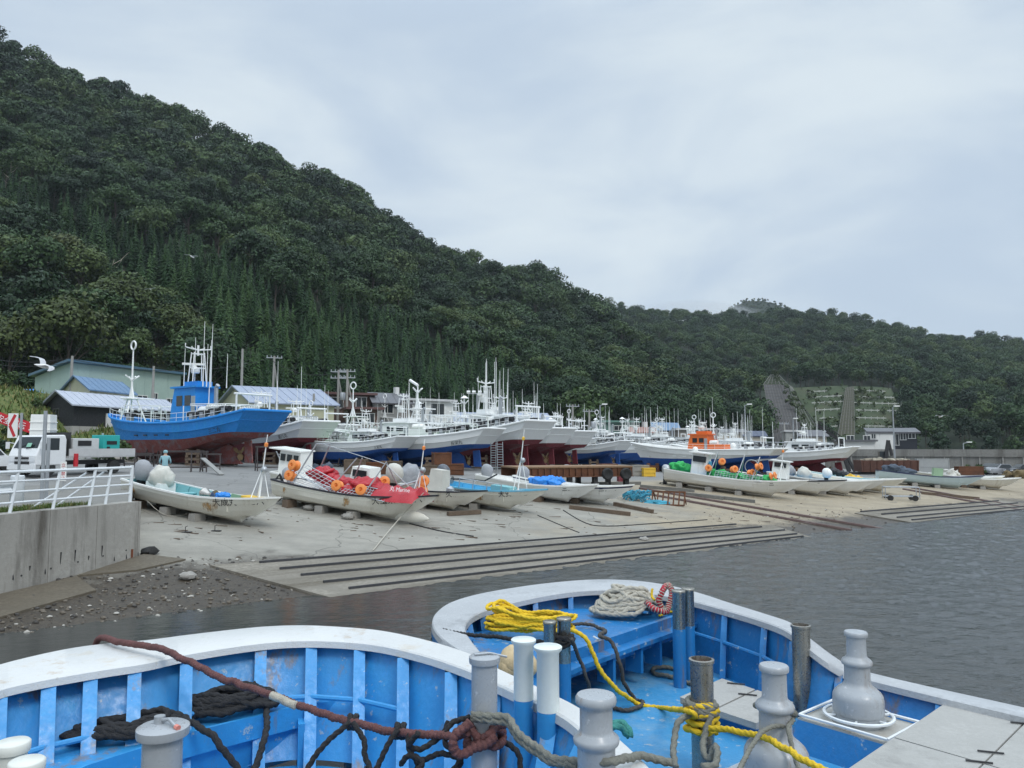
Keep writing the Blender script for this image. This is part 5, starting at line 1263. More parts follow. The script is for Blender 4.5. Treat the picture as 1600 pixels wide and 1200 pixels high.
def skiff(label, fore_px, L, head, B=2.1, D=1.35, hullm=None, capm=None, inm=None, bulb=False, text=None, reg=None, lift=.06, seed=0, group='small skiffs on the beach', stripe=None):
    rr = random.Random(seed); hullm = hullm or M_CREAM; capm = capm or M_BLACKP; inm = inm or M_TEAL
    p = PG(*fore_px); hd = R(head); f = V((math.cos(hd), math.sin(hd), 0))
    c = p-f*L*.30
    zf = G(p.x, p.y); q_ = p-f*L*.78; zs = G(q_.x, q_.y)
    pitch = math.atan2(zs-zf+.10, L*.78)
    t = thing('skiff', (c.x, c.y, lerp(zf, zs, .30/.78)+lift*.6), hd, label, 'fishing skiff', group)
    t.rotation_euler = (R(rr.uniform(-2, 2)), pitch, hd)
    def zg(u): return D*(.66+.06*((.45-u)/.45)**2 if u < .45 else .66+.36*((u-.45)/.55)**1.8)
    def hb(u, sc, p_): return B/2*sc*((1-.14*(1-u/.3)**2) if u < .3 else 1)*max(.012, 1-max(0, (u-.42)/.58)**p_)
    def X(u, h): return -L/2+L*u-(1-h)*.20*L*sm(.70, 1, u)**1.2
    us = [0, .08, .16, .25, .34, .43, .52, .6, .68, .75, .81, .87, .92, .96, .985, 1.]
    rows = []
    for u in us:
        g = zg(u); k1 = g*.80; k2 = g*.56; cz = D*(.24+.10*sm(.6, 1, u)); kz = D*(.06+.02*u)+D*.30*sm(.86, 1, u)
        prof = [(X(u, 1), hb(u, 1, 2.5), g), (X(u, .84), hb(u, .965, 2.35), k1), (X(u, .835), hb(u, .945, 2.3), k1-.02), (X(u, .56), hb(u, .90, 2.1), k2), (X(u, .55), hb(u, .88, 2.08), k2-.02), (X(u, .26), hb(u, .80, 1.75), cz), (X(u, .24), hb(u, .76, 1.7), cz-.03), (X(u, .12), hb(u, .40, 1.6), (cz+kz)/2-.02), (X(u, .04), .02, kz)]
        rows.append([V((x, -y, z)) for x, y, z in prof]+[V((x, y, z)) for x, y, z in prof[::-1]])
    n = len(rows[0]); mb = MB().loft(rows)
    for i in range(n//2-1): mb.add([rows[0][i], rows[0][i+1], rows[0][n-2-i], rows[0][n-1-i]], [(3, 2, 1, 0)])
    if bulb:
        bp = []
        for i in range(9):
            s_ = i/8; x = L*(.16+.30*s_); r_ = D*.20*math.sqrt(max(.02, 1-s_**4)); bp.append([V((x, math.cos(a)*r_*.62, D*.26+math.sin(a)*r_)) for a in [j*math.pi/5 for j in range(10)]])
        mb.loft(bp, None, True)
    mb.build('hull', hullm, t, smooth=35)
    # inner skin and floor
    ir = []
    for u in us[:10]:
        g = zg(u); e_ = .08*(u < .04); ir.append([V((X(u, .97)+e_, -hb(u, .93, 2.4), g-.01)), V((X(u, .5)+e_, -hb(u, .80, 1.95), D*.38)), V((X(u, .5)+e_, hb(u, .80, 1.95), D*.38)), V((X(u, .97)+e_, hb(u, .93, 2.4), g-.01))])
    mb = MB().loft(ir)
    for e in (ir[0], ir[-1]): mb.poly(e)
    for i in range(2, 9): mb.bar(ir[i][1]+V((0, .05, 0)), ir[i][0]+V((0, .04, 0)), .05); mb.bar(ir[i][2]-V((0, .05, 0)), ir[i][3]-V((0, .04, 0)), .05)
    mb.build('inner_hull', inm, t, smooth=0)
    mb = MB(); fd = [r_ for u, r_ in zip(us, rows) if u > .74]
    mb.loft([[r_[0]+V((0, 0, -.02)), r_[-1]+V((0, 0, -.02))] for r_ in fd]); mb.poly([fd[0][0], fd[0][-1], V((fd[0][0].x, fd[0][-1].y*.9, D*.4)), V((fd[0][0].x, fd[0][0].y*.9, D*.4))])
    mb.build('foredeck', M_WHITE if hullm is not M_CREAM else M_CREAM, t, smooth=0)
    mb = MB()
    for sd in (0, -1):
        pts = [r_[sd]+V((0, 0, .01)) for r_ in rows]
        side = V((0, -1 if sd == 0 else 1, 0))
        mb.loft([[q2-side*.07+V((0, 0, .025)), q2+side*.035+V((0, 0, .025)), q2+side*.035-V((0, 0, .05)), q2-side*.07-V((0, 0, .05))] for q2 in pts], None, True)
    mb.bar(rows[0][0], rows[0][-1], .09, .07); mb.build('gunwale', capm, t, smooth=0)
    for u in (.3, .55): MB().box((X(u, .8), 0, D*.5), (.28, B*.84, .06)).build('thwart', inm, t, smooth=0)
    if stripe:
        mb = MB()
        for sd in (0, -1):
            side = V((0, -1 if sd == 0 else 1, 0))*.012
            mb.loft([[r_[sd].lerp(r_[1 if sd == 0 else -2], .30)+side, r_[sd].lerp(r_[1 if sd == 0 else -2], .62)+side] for r_ in rows])
        mb.build('side_stripe', stripe, t, smooth=0)
    def sidept(u, fr, sd=-1, out=.012):
        g = zg(u); return V((X(u, fr), sd*(hb(u, .90+.1*fr, 2.3)+out), g*fr))
    if text: text_on(t, text, .25*D, sidept(.74, .74), sidept(.90, .78), M_INK, .28)
    if reg: text_on(t, reg, .20*D, sidept(.44, .66, -1, .02), sidept(.6, .66, -1, .02), M_INK, .15)
    for sd in (-1,):
        for u, w_, s_ in ((rr.uniform(.5, .68), rr.uniform(.25, .6), 1), (rr.uniform(.08, .2), .2, .7)):
            if hullm is M_CREAM and seed in (1, 4, 10):
                w_ = w_*1.5; gr = []
                for i in range(7):
                    uu = u+(i-3)/3*w_*.5/L
                    j = max(k for k in range(len(us)) if us[k] <= uu); fr = (uu-us[j])/(us[j+1]-us[j]) if j < len(us)-1 else 0
                    gr.append([rows[j][k].lerp(rows[j+1][k], fr)+V((0, -.008, 0)) for k in range(0, 6)])
                MB().loft(gr).build('rust_stain', rust_mat(), t, smooth=0)
    # chocks under the hull
    for i, u in enumerate((.12, .34, .55)):
        lp = t.matrix_basis @ V((X(u, .3), 0, 0)); s_ = V((-f.y, f.x, 0))
        for sd in (-1, 1):
            w_ = lp+s_*sd*B*.30; z0 = G(w_.x, w_.y); zt = (t.matrix_basis @ V((X(u, .3), sd*B*.30, D*.16))).z
            if zt-z0 < .06: continue
            hh = max(.12, zt-z0+.02)
            o = MB().box((0, 0, hh/2-.03), (.42, .55, hh), rz=rr.uniform(-.2, .2), taper=.93).build('keel_block', rr.choice([M_CONC, M_WOOD, M_CONC]), smooth=0, loc=(w_.x, w_.y, z0)); o.rotation_euler.z = hd
            tag(o, 'concrete or timber block wedged under a beached skiff', 'block', 'blocks under the skiffs')
    return t, X, zg, hb, D
def outboard(t, x, y, z, s=1., m=None, cover=False):
    m = m or M_GREYC; o = thing('outboard_motor', (0, 0, 0)); o.parent = t; o.location = (x, y, z)
    rows = []
    for zz, r_, off in ((-.10, .16, 0), (0, .22, .02), (.2, .27, .03), (.42, .25, .0), (.56, .15, -.03), (.6, .05, -.03)):
        rows.append([V((off+math.cos(a)*r_*1.3*s, math.sin(a)*r_*s, zz*s)) for a in [j*math.pi/6 for j in range(12)]])
    mb = MB().loft(rows, None, True); mb.poly(rows[-1]); mb.build('cowling', m, o, smooth=60)
    mb = MB().box((0, 0, -.45*s), (.24*s, .14*s, .8*s), taper=1.2); mb.box((-.05*s, 0, -.72*s), (.5*s, .3*s, .03)); mb.tube([(-.3*s, 0, -.92*s), (.25*s, 0, -.92*s)], .07*s, 8)
    for a in range(3): d = V((0, math.cos(a*2.09), math.sin(a*2.09))); c = V((-.32*s, 0, -.92*s)); mb.add([c, c+d*.2*s+V((.05, .04, .04)), c+d*.24*s-V((.05, .04, .04))], [(0, 1, 2)])
    mb.build('drive_leg', M_DARK if not cover else M_STEEL, o, smooth=30)
    return o
def cover(t, c, r_, m, sc=(1, 1, 1), name='canvas_cover', jit=.35):
    return MB().ball(c, r_, 14, 10, sc=sc, jit=jit).build(name, m, t)
def float_reel(p, r_, rz, lab, grp, seed=0):
    """orange net float: disc-like drum with a waist"""
    t = MB().lathe([(.04, -.12), (.1, -.20), (r_*.6, -.20), (r_*.95, -.18), (r_, -.14), (r_*.92, -.09), (r_*.45, -.05), (r_*.42, .05), (r_*.92, .09), (r_, .14), (r_*.95, .18), (r_*.6, .20), (.1, .20), (.04, .12)], n=16).tube([(0, 0, -.3), (0, 0, .3)], .025, 5, 0)
    o = t.build('net_float', M_ORANGE, smooth=50, loc=p); o.rotation_euler = (R(78), R(seed*37 % 30-15), rz)
    return tag(o, lab, 'float', grp)
def mesh_rack(a, b, c, lab, grp, nx=8, ny=4):
    """a-b: lower edge, c: offset of the upper edge"""
    a, b, c = V(a), V(b), V(c); o = a; mb = MB()
    for i in range(nx+1): mb.tube([(b-a)*(i/nx), (b-a)*(i/nx)+c], .011, 4)
    for j in range(ny+1): mb.tube([c*(j/ny), (b-a)+c*(j/ny)], .012 if 0 < j < ny else .024, 4)
    t = mb.build('mesh_rack', M_STEEL, loc=o); return tag(t, lab, 'rack', grp)
def W(t, x, y, z):
    bpy.context.view_layer.update(); return t.matrix_world @ V((x, y, z))
def heap(t, pts, r_, name, m, lab, cat, seed=0, grp=None):
    cov = name == 'canvas_cover'; mb = MB(); rr = random.Random(seed); c0 = W(t, *pts[0])
    for q_ in pts: mb.ball(W(t, *q_)-c0, r_*rr.uniform(.75, 1.2), 26, 16, sc=(1.0, .9, 1.0) if cov else (1.3, 1.0, .66), jit=.22 if cov else .55)
    return tag(mb.build(name, m, loc=c0, smooth=180), lab, cat, grp)
def pole_tripod(t, x, y, z, h_, lamp=True, cap=M_ORANGE):
    o = thing('lamp_mast', (0, 0, 0)); o.parent = t; o.location = (x, y, z)
    mb = MB().tube([(0, 0, 0), (0, 0, h_)], [.04, .02], 6)
    for a in (.4, 2.5, 4.6): mb.tube([(math.cos(a)*.5, math.sin(a)*.5, 0), (0, 0, h_*.55)], .02, 5)
    mb.build('pole', M_SHIPW, o)
    MB().lathe([(.02, 0), (.08, .03), (.08, .16), (.02, .2)], (0, 0, h_*.82), 8).build('beacon', cap, o)
    if lamp: MB().ball((.12, -.05, h_*.5), .14, 10, 7).build('lamp', M_STEEL, o)
# A : cream skiff at left
hA = -27
A_, X, zg, hb, D = skiff('cream skiff with rust streaks and teal inside, nearest the quay wall', (385, 822), 8.6, hA, 2.2, 1.42, text='大成丸 八七六', seed=1, inm=M_TEAL, capm=M_WHITE)
outboard(A_, -3.9, -.2, 1.15, 1.3, M_GREYC); heap(A_, [(-3.4, .35, 1.35), (-3.5, .2, 1.2)], .44, 'canvas_cover', M_GREYC, 'grey canvas bundle on the stern of the rust streaked skiff', 'cover', 1)
heap(A_, [(-2.6, -.25, 1.32), (-2.55, -.2, 1.2)], .43, 'canvas_cover', M_WHITEC, 'off white canvas cover tied over an engine in the rust streaked skiff', 'cover', 2)
MB().box((-2.6, -.2, .75), (1.0, .9, .7), taper=.9).build('engine_box', M_WHITE, A_)
o = thing('line_hauler', (0, 0, 0)); o.parent = A_; o.location = (.9, -.5, 1.05)
MB().lathe([(.22, -.5), (.26, -.4), (.12, -.15), (.12, .0), (.24, .2)], n=16, M=Matrix.Rotation(R(90), 4, 'Y') @ Matrix.Translation((0, 0, 0))).build('drum', mat('polished_steel', (.5, .47, .43), .25, .9), o)
MB().tube([(0, 0, -.6), (0, 0, 0)], .07, 8).build('stand', M_DARK, o)
heap(A_, [(1.55, -.5, 1.12), (1.5, -.4, 1.0)], .26, 'tarp_bundle', M_BLUET, 'bright blue tarpaulin wrapped round the line hauler of the rust streaked skiff', 'tarp', 4)
MB().box((2.4, .35, .98), (.8, .55, .42)).build('fish_crate', M_YEL, A_); pole_tripod(A_, 2.9, .2, .95, 2.9)
MB().box((1.9, .7, .92), (2.2, .04, .3)).build('side_board', M_GREEND, A_, smooth=0)
# B : red tarp skiff
hB = -25
B_, X, zg, hb, D = skiff('white skiff with bulb bow loaded with orange floats under red tarpaulins', (628, 817), 8.7, hB, 2.3, 1.46, M_CREAM, M_BLACKP, M_WHITE, True, '大宝栄 二三八', seed=4)
GR = 'orange net floats on the red tarpaulin skiff'
for i, (x, y, z, lab) in enumerate([(-3.3, -.7, 1.85, 'upper orange float at the stern of the red tarpaulin skiff'), (-3.4, -.75, 1.35, 'lower orange float at the stern of the red tarpaulin skiff'), (-.6, -.75, 1.25, 'orange float amidships, left of a pair on the red tarpaulin skiff'), (.75, -.75, 1.25, 'orange float amidships, right of a pair on the red tarpaulin skiff'), (.9, .8, 1.6, 'orange float beside the white cover behind the red tarpaulin'), (2.9, 1.0, 1.9, 'high orange float in front of the white cabin behind the red tarpaulin'), (2.3, 1.0, 1.2, 'orange float at the bow beyond the red tarpaulin'), (2.9, .9, 1.45, 'orange float mostly hidden behind the forward red tarpaulin')]):
    float_reel(W(B_, x, y, z), .26, R(-30+i*9), lab, GR, i)
for i, (a, b, c, lab) in enumerate([((-3.0, -.95, 1.55), (-.9, -.95, .95), (.1, .75, .35), 'white mesh rack at the stern of the red tarpaulin skiff'), ((-3.0, -1.0, 1.1), (-1.2, -1.0, .85), (0, .6, .22), 'low white mesh rack by the lower stern float of the red tarpaulin skiff'), ((-.4, -1.0, 1.0), (1.0, -1.0, .9), (0, .7, .35), 'white mesh rack amidships on the red tarpaulin skiff'), ((.9, -1.0, 1.0), (2.2, -1.0, .95), (-.2, .6, .4), 'white mesh rack before the forward red tarpaulin'), ((1.4, .6, 1.35), (2.8, .6, 1.9), (0, .5, .1), 'tilted white mesh rack pointing at the high orange float')]):
    mesh_rack(W(B_, *a), W(B_, *b), W(B_, *[u+v_ for u, v_ in zip(a, c)])-W(B_, *a), lab, 'white mesh racks on the skiffs')
heap(B_, [(-1.9, .3, 1.4), (-1.4, .25, 1.25), (-2.4, .3, 1.55)], .46, 'red_tarp', M_REDT, 'red tarpaulin bundle near the stern of the loaded skiff', 'tarp', 1, 'red tarpaulins on the loaded skiff')
heap(B_, [(0, .2, 1.3), (.5, .2, 1.35), (1.0, .2, 1.3), (-.3, -.3, 1.05)], .5, 'red_tarp', M_REDT, 'red tarpaulin between the two middle floats of the loaded skiff', 'tarp', 2, 'red tarpaulins on the loaded skiff')
rows = []
for i in range(15):
    x = 1.3+i*.165; rows.append([W(B_, x, y, .95+(.62+.09*math.sin(i*1.7+j))*math.sin(math.pi*j/10)**.5*(1 if 0 < i < 14 else .4)+.10*sm(6, 14, i)) for j, y in enumerate([-.95+.19*k for k in range(11)])])
c0 = rows[0][0].copy()
tr_ = tag(MB().loft([[q_-c0 for q_ in r_] for r_ in rows]).build('red_tarp', M_REDT, loc=c0, smooth=50), 'long red tarpaulin with white print stretched over the bow of the loaded skiff', 'tarp', 'red tarpaulins on the loaded skiff')
text_on(tr_, '丸 Marine', .26, rows[5][1]-c0+V((.02, -.06, .14)), rows[13][1]-c0+V((.02, -.06, .17)), M_WINK, -.3)
MB().tube([(-4.35, -.5, .3), (-4.4, -.6, 1.0), (-4.3, -.5, 1.3), (-4.15, -.35, .9), (-4.1, -.35, .2), (-4.25, -.5, .0)], .07, 8).build('rubber_fender', M_DARK, B_)
outboard(B_, -4.4, .3, .9, 1.2, M_GREYC)
pole_tripod(B_, 3.0, .5, 1.05, 2.8)
mb = MB()
for s_ in (-1, 1): mb.tube([(-3.2, s_*.8, 1.0), (-2.3, s_*.5, 3.0)], .04, 6); mb.tube([(-1.0, s_*.8, 1.0), (-.1, s_*.2, 2.6)], .03, 6)
mb.tube([(-2.3, -.5, 3.0), (-2.3, .5, 3.0)], .035, 6); mb.tube([(-2.3, 0, 3.0), (1.4, 0, 2.5), (2.7, .4, 1.5)], .02, 5); mb.tube([(.9, -.6, 1.2), (1.4, 0, 2.6), (2.0, .7, 1.2)], .04, 6)
mb.build('boom_frame', M_STEEL, B_)
# two white cabined skiffs right behind B
B2, *_ = skiff('white skiff with a small windowed cabin behind the red tarpaulin skiff', (598, 790), 8.0, -22, 2.1, 1.3, M_CREAM, M_WHITE, M_WHITE, seed=22)
mb = MB().box((-3.2, .1, 1.35), (1.4, 1.1, 1.5), taper=.94); c_ = mb.build('cabin', M_WHITE, B2, smooth=0)
for i in range(3): MB().box((-3.6+i*.42, -.50, 1.75), (.28, .05, .36)).build('window', M_GLASS, c_, smooth=0)
MB().box((-3.5, .1, 2.14), (2.0, 1.3, .07)).build('roof', M_WHITE, c_, smooth=0)
MB().box((1.2, .1, 1.3), (1.2, 1.2, 1.0), taper=.85).build('cabin', M_WHITE, B2, smooth=0); MB().box((1.2, -.50, 1.5), (.8, .05, .34)).build('window', M_GLASS, B2, smooth=0)
outboard(B2, 3.2, -.5, 1.45, 1.35, M_WHITEC)
# C
C_, *_ = skiff('white skiff with black gunwale and registration number just right of the bulb bow', (716, 800), 7.4, -24, 2.0, 1.25, M_CREAM, M_BLACKP, M_WHITE, text='久〇丸', reg='HK3-13455', seed=3)
heap(C_, [(-.9, .2, 1.45), (-.85, .2, 1.2)], .5, 'canvas_cover', M_GREYC, 'pale grey cover beside the orange float behind the bulb bow', 'cover', 6)
mb = MB().box((.9, .1, 1.35), (.9, .9, 1.2), taper=.8); mb.build('engine_cover', M_WHITEC, C_, smooth=0)
MB().lathe([(.08, -.2), (.2, -.1), (.2, .1), (.08, .2)], (1.9, -.5, 1.05), 10).build('winch', M_STEEL, C_)
# D
D_, *_ = skiff('cream rust stained skiff with blue inside and a steel line hauler', (806, 801), 8.2, -25, 2.2, 1.4, M_CREAM, mat('sky_blue_trim', (.12, .40, .58), .5), M_SKYB, text='大安丸 七', seed=10)
outboard(D_, -2.3, .5, 1.2, 1.1, mat('dark_grey_cowling', (.10, .11, .13), .4)); 
o = thing('line_hauler', (0, 0, 0)); o.parent = D_; o.location = (-1.6, -.1, 1.15)
MB().lathe([(.16, -.45), (.24, -.35), (.12, -.1), (.12, .0), (.22, .25)], n=16, M=Matrix.Rotation(R(90), 4, 'Y')).build('drum', MATS['polished_steel'], o); MB().tube([(0, 0, -.6), (0, 0, 0)], .07, 8).build('stand', M_DARK, o)
MB().tube([(-1.4, 0, 1.2), (-.6, 0, 1.3), (.5, 0, 1.35), (1.2, 0, 1.8)], .04, 6).build('jib_arm', M_DARK, D_)
mb = MB(); 
for u in (-.5, .3, 1.1, 1.9): mb.tube([(u, -.85, .9), (u, -.85, 1.4)], .025, 5)
mb.tube([(-.5, -.85, 1.4), (1.9, -.85, 1.4)], .025, 5); mb.build('handrail', M_STEEL, D_)
MB().box((1.6, .1, 1.1), (1.1, .8, .3)).build('net_box', M_TEAL, D_)
pole_tripod(D_, 2.2, .6, 1.05, 3.2, True, M_YEL)
# E F
E_, *_ = skiff('white skiff with blue tarpaulins, left of the pair before the rusty beam deck', (894, 788), 7.2, -24, 2.0, 1.3, M_WHITE, M_WHITE, M_WHITE, text='三宝丸', seed=5)
heap(E_, [(-.2, .2, 1.0), (.3, .2, .98), (.9, .1, 1.0)], .38, 'blue_tarp', M_BLUET, 'bright blue tarpaulin lying in the white skiff before the rusty beam deck', 'tarp', 8)
outboard(E_, -3.3, 0, .9, 1.1, M_GREYC)
F_, *_ = skiff('plain white skiff with navy gunwale stripe, right of the pair before the rusty beam deck', (950, 790), 7.0, -22, 2.0, 1.35, M_WHITE, M_WHITE, M_WHITE, text='三吉丸', seed=8, stripe=mat('navy_stripe', (.015, .025, .09), .5))
heap(F_, [(-1.6, .3, 1.0), (-1.1, .3, 1.0)], .32, 'blue_tarp', M_BLUET, 'small blue tarpaulin in the navy striped white skiff', 'tarp', 9)
outboard(F_, -3.2, 0, .9, 1.1, M_GREYC)
# G green net skiff
G_, *_ = skiff('long white skiff with bright green nets and orange floats in the middle of the beach', (1214, 779), 9.4, -27, 2.3, 1.45, M_WHITE, M_WHITE, M_SKYB, text='三七丸', seed=17)
mb = MB().box((-2.4, .1, 1.65), (1.1, 1.2, 1.5), taper=.95); c_ = mb.build('cabin', M_WHITE, G_, smooth=0); MB().box((-2.4, -.54, 2.0), (.9, .05, .4)).build('window', M_GLASS, c_, smooth=0); MB().box((-1.77, .1, 1.4), (.06, .7, 1.0)).build('door', M_SKYB, c_, smooth=0)
MB().box((-2.4, .1, 2.43), (1.5, 1.6, .08)).build('roof', M_WHITE, c_, smooth=0); MB().ball((-2.9, .1, 2.6), .2, 8, 6).build('lamp', M_WHITE, c_)
heap(G_, [(-3.9, .1, 1.3), (-3.6, .1, 1.15)], .55, 'green_net', M_GREENN, 'round green net heap on the stern of the green netted skiff', 'net', 3, 'green nets on the skiff')
for i, (x, lab) in enumerate([(-1.0, 'green net heap next to the cabin of the green netted skiff'), (.4, 'green net heap amidships on the green netted skiff'), (2.0, 'green net heap nearest the bow of the green netted skiff')]):
    heap(G_, [(x, 0, 1.1), (x+.5, .1, 1.0), (x-.4, .2, 1.05)], .42, 'green_net', M_GREENN, lab, 'net', 20+i, 'green nets on the skiff')
for i, (x, z, lab) in enumerate([(-1.7, 1.45, 'first orange float beside the cabin of the green netted skiff'), (-.9, 2.0, 'raised orange float above the green nets by the cabin'), (.0, 1.6, 'orange float between the first two green net heaps'), (1.1, 1.5, 'orange float right of the middle green net heap'), (1.6, 2.0, 'high orange float over the forward green nets'), (2.5, 1.5, 'orange float at the forward green net heap')]):
    float_reel(W(G_, x, -.6+.25*(i % 2), z), .24, R(-20+i*15), lab, 'orange floats on the green netted skiff', i)
for i, (x, lab) in enumerate([(-.7, 'white mesh rack near the cabin of the green netted skiff'), (1.0, 'white mesh rack forward on the green netted skiff')]):
    a = (x-.5, -1.0, 1.0); mesh_rack(W(G_, *a), W(G_, x+.9, -1.0, 1.0), W(G_, x-.5, -.6, 1.35)-W(G_, *a), lab, 'white mesh racks on the skiffs', 7, 3)
mb = MB()
for x in (-1.6, .2, 1.2): mb.tube([(x, -.8, .9), (x+.3, 0, 2.6), (x, .8, .9)], .035, 5)
mb.build('boom_frame', M_STEEL, G_); torus_mb = MB(); torus(torus_mb, (1.0, .2, 1.9), .45, .03, 'Y'); torus_mb.build('net_hoop', M_STEEL, G_)
outboard(G_, -4.8, 0, .7, 1.0, M_STEEL); pole_tripod(G_, 2.9, .3, 1.1, 2.4, False)
# H..K
H_, *_ = skiff('white skiff with black gunwale and pale cabin right of the green netted skiff', (1284, 776), 7.6, -27, 2.1, 1.35, M_WHITE, M_BLACKP, M_WHITE, text='一八', seed=11)
mb = MB().box((-.6, .2, 1.5), (1.1, 1.2, 1.2), taper=.93); c_ = mb.build('cabin', M_WHITE, H_, smooth=0); MB().box((-.6, -.4, 1.85), (.8, .05, .32)).build('window', M_GLASS, c_, smooth=0); MB().box((-.6, .2, 2.13), (1.4, 1.4, .07)).build('roof', M_WHITE, c_, smooth=0)
I_, *_ = skiff('white skiff with wrapped outboard cover, third from the green nets', (1330, 776), 7.2, -28, 2.0, 1.35, M_WHITE, M_WHITE, M_SKYB, seed=14)
heap(I_, [(-1.2, .1, 1.3), (-1.1, .1, 1.1)], .48, 'canvas_cover', M_WHITEC, 'white wrapped bundle standing in the third skiff from the green nets', 'cover', 14)
heap(I_, [(-2.2, .1, 1.2)], .4, 'canvas_cover', M_GREYC, 'grey bundle left of the white wrapped bundle in the third skiff', 'cover', 15); outboard(I_, .4, .2, 1.2, 1.0, M_WHITE)
J_, *_ = skiff('narrow white skiff wedged between the wrapped cover skiff and the tan bottomed one', (1352, 772), 6.6, -28, 1.9, 1.25, M_WHITE, M_WHITE, M_WHITE, seed=20)
K_, *_ = skiff('white skiff with tan stained bottom beside the steel boat trolley', (1382, 771), 7.0, -24, 2.0, 1.3, M_CREAM, M_WHITE, M_TEAL, seed=26)
heap(K_, [(-1.6, .2, 1.2), (-1.0, .2, 1.1)], .42, 'dark_gear_pile', mat('dark_gear', (.05, .05, .055), .8, bump=.8, bscale=15), 'dark pile of gear in the tan bottomed skiff', 'gear', 4)
# L..O far right
L_, *_ = skiff('pale blue skiff with dark stripe in front of the sea wall', (1503, 765), 8.2, -14, 2.0, 1.3, mat('pale_blue_hull', (.55, .68, .72), .45, var=.06), mat('navy_stripe', (.015, .025, .09)), M_WHITE, seed=32)
heap(L_, [(-3.0, 0, 1.2), (-2.5, .2, 1.15), (-2.0, 0, 1.0)], .55, 'dark_net_pile', mat('blue_grey_net', (.07, .09, .12), .9, bump=.8, bscale=20), 'dark blue grey net pile in the pale blue skiff', 'net', 12)
mb = MB().box((.6, .2, 1.2), (.7, .7, .8)); mb.build('engine_cover', M_GREEND, L_, smooth=0)
M_, *_ = skiff('beige skiff between the pale blue skiff and the last white skiff', (1540, 763), 7.0, -16, 1.9, 1.2, M_CREAM, M_WHITE, M_WHITE, seed=35)
N_, *_ = skiff('white skiff farthest right on the beach near the brown mound', (1566, 766), 7.0, -12, 1.9, 1.2, M_CREAM, M_WHITE, M_WHITE, seed=38)
# ------------------------------------------------------------------ vehicles and gear in the yard
M_VW = mat('white_vehicle_paint', (.72, .73, .74), .25, var=.04); M_TYRE = mat('tyre_rubber', (.02, .02, .02), .8); M_RIM = mat('steel_rim', (.35, .35, .36), .4, .5)
M_LAMPG = mat('headlamp_glass', (.7, .72, .75), .1); M_CHAS = mat('dark_chassis', (.03, .03, .032), .7)
def wheel(t, x, y, r_, w_=.26):
    o = MB().lathe([(r_*.6, -w_/2), (r_*.95, -w_/2), (r_, -w_*.35), (r_, w_*.35), (r_*.95, w_/2), (r_*.6, w_/2)], n=18, M=Matrix.Translation((x, y, r_)) @ Matrix.Rotation(R(90), 4, 'X')).build('wheel', M_TYRE, t, smooth=50)
    MB().lathe([(r_*.58, -w_*.42), (r_*.5, -w_*.2), (r_*.2, -w_*.5)], n=12, M=Matrix.Translation((x, y, r_)) @ Matrix.Rotation(R(90) if y < 0 else R(-90), 4, 'X')).build('rim', M_RIM, o, smooth=50)
def xz(mb, poly, y0, y1, m=0):
    b_ = MB().prism(poly, -y1, -y0); Mx = Matrix.Rotation(R(90), 4, 'X'); b_.v = [tuple(Mx @ V(q_)) for q_ in b_.v]
    return mb.add(b_.v, b_.f, m)
# truck : local +x = front
p = V((-24.45, 42.6, G(-24.45, 42.6))); hd = math.atan2(-6.5, 5.5)
hd = R(250)
t = thing('truck', (p.x, p.y, p.z), hd, 'white cab flatbed truck carrying a teal generator behind the railing', 'truck')
hw = .98
mb = MB(); xz(mb, [(1.0, .55), (2.75, .55), (2.78, 1.05), (2.62, 1.42), (2.28, 2.12), (1.1, 2.16), (1.0, 1.9)], -hw, hw); cab = mb.build('cab', M_VW, t, smooth=0)
b_ = cab.modifiers.new('bevel', 'BEVEL'); b_.width = .07; b_.segments = 3
mb = MB(); n_ = V((.70, 0, .34)).normalized(); c0 = V((2.60, 0, 1.44)); c1 = V((2.30, 0, 2.04))
mb.add([c0+V((.02, -.86, .02)), c0+V((.02, .86, .02)), c1+V((.02, .78, 0)), c1+V((.02, -.78, 0))], [(0, 1, 2, 3)]); mb.build('windscreen', M_GLASS, cab, smooth=0)
for s_ in (-1, 1):
    MB().add([V((2.35, s_*(hw+.008), 1.35)), V((1.45, s_*(hw+.008), 1.35)), V((1.45, s_*(hw+.008), 1.98)), V((2.1, s_*(hw+.008), 1.98))], [(0, 1, 2, 3)]).build('side_window', M_GLASS, cab, smooth=0)
    MB().box((2.77, s_*.72, .86), (.06, .38, .2)).build('headlight', M_LAMPG, cab)
    MB().tube([(2.5, s_*hw, 1.7), (2.65, s_*(hw+.22), 1.75)], .02, 5).box((2.66, s_*(hw+.26), 1.6), (.08, .2, .36)).build('wing_mirror', M_VW, cab)
MB().box((2.79, 0, .94), (.05, .95, .10)).box((2.79, 0, .70), (.05, 1.0, .14)).build('grille', M_DARK, cab); MB().box((2.80, 0, .48), (.14, 1.9, .26)).build('bumper', M_VW, cab)
MB().box((2.84, 0, 1.02), (.02, .14, .11)).build('emblem', M_RIM, cab); MB().tube([(2.66, -.5, 1.42), (2.55, -.05, 1.62)], .015, 4).tube([(2.66, .1, 1.42), (2.55, .55, 1.62)], .015, 4).build('wiper', M_DARK, cab)
MB().box((2.64, .3, 1.62), (.02, .3, .22), ry=R(-25)).build('sticker', mat('green_sticker', (.25, .5, .38), .5), cab)
MB().box((-.9, 0, .66), (5.0, .75, .22)).build('chassis', M_CHAS, t, smooth=0)
MB().box((-1.35, 0, .98), (4.4, 1.98, .10)).box((-1.35, -.98, 1.2), (4.4, .05, .42)).box((-1.35, .98, 1.2), (4.4, .05, .42)).box((-3.55, 0, 1.2), (.05, 1.98, .42)).build('load_bed', mat('grey_white_bed', (.5, .5, .5), .5), t, smooth=0)
MB().box((.8, 0, 1.65), (.08, 1.95, 1.3)).build('headboard', M_CHAS, t, smooth=0)
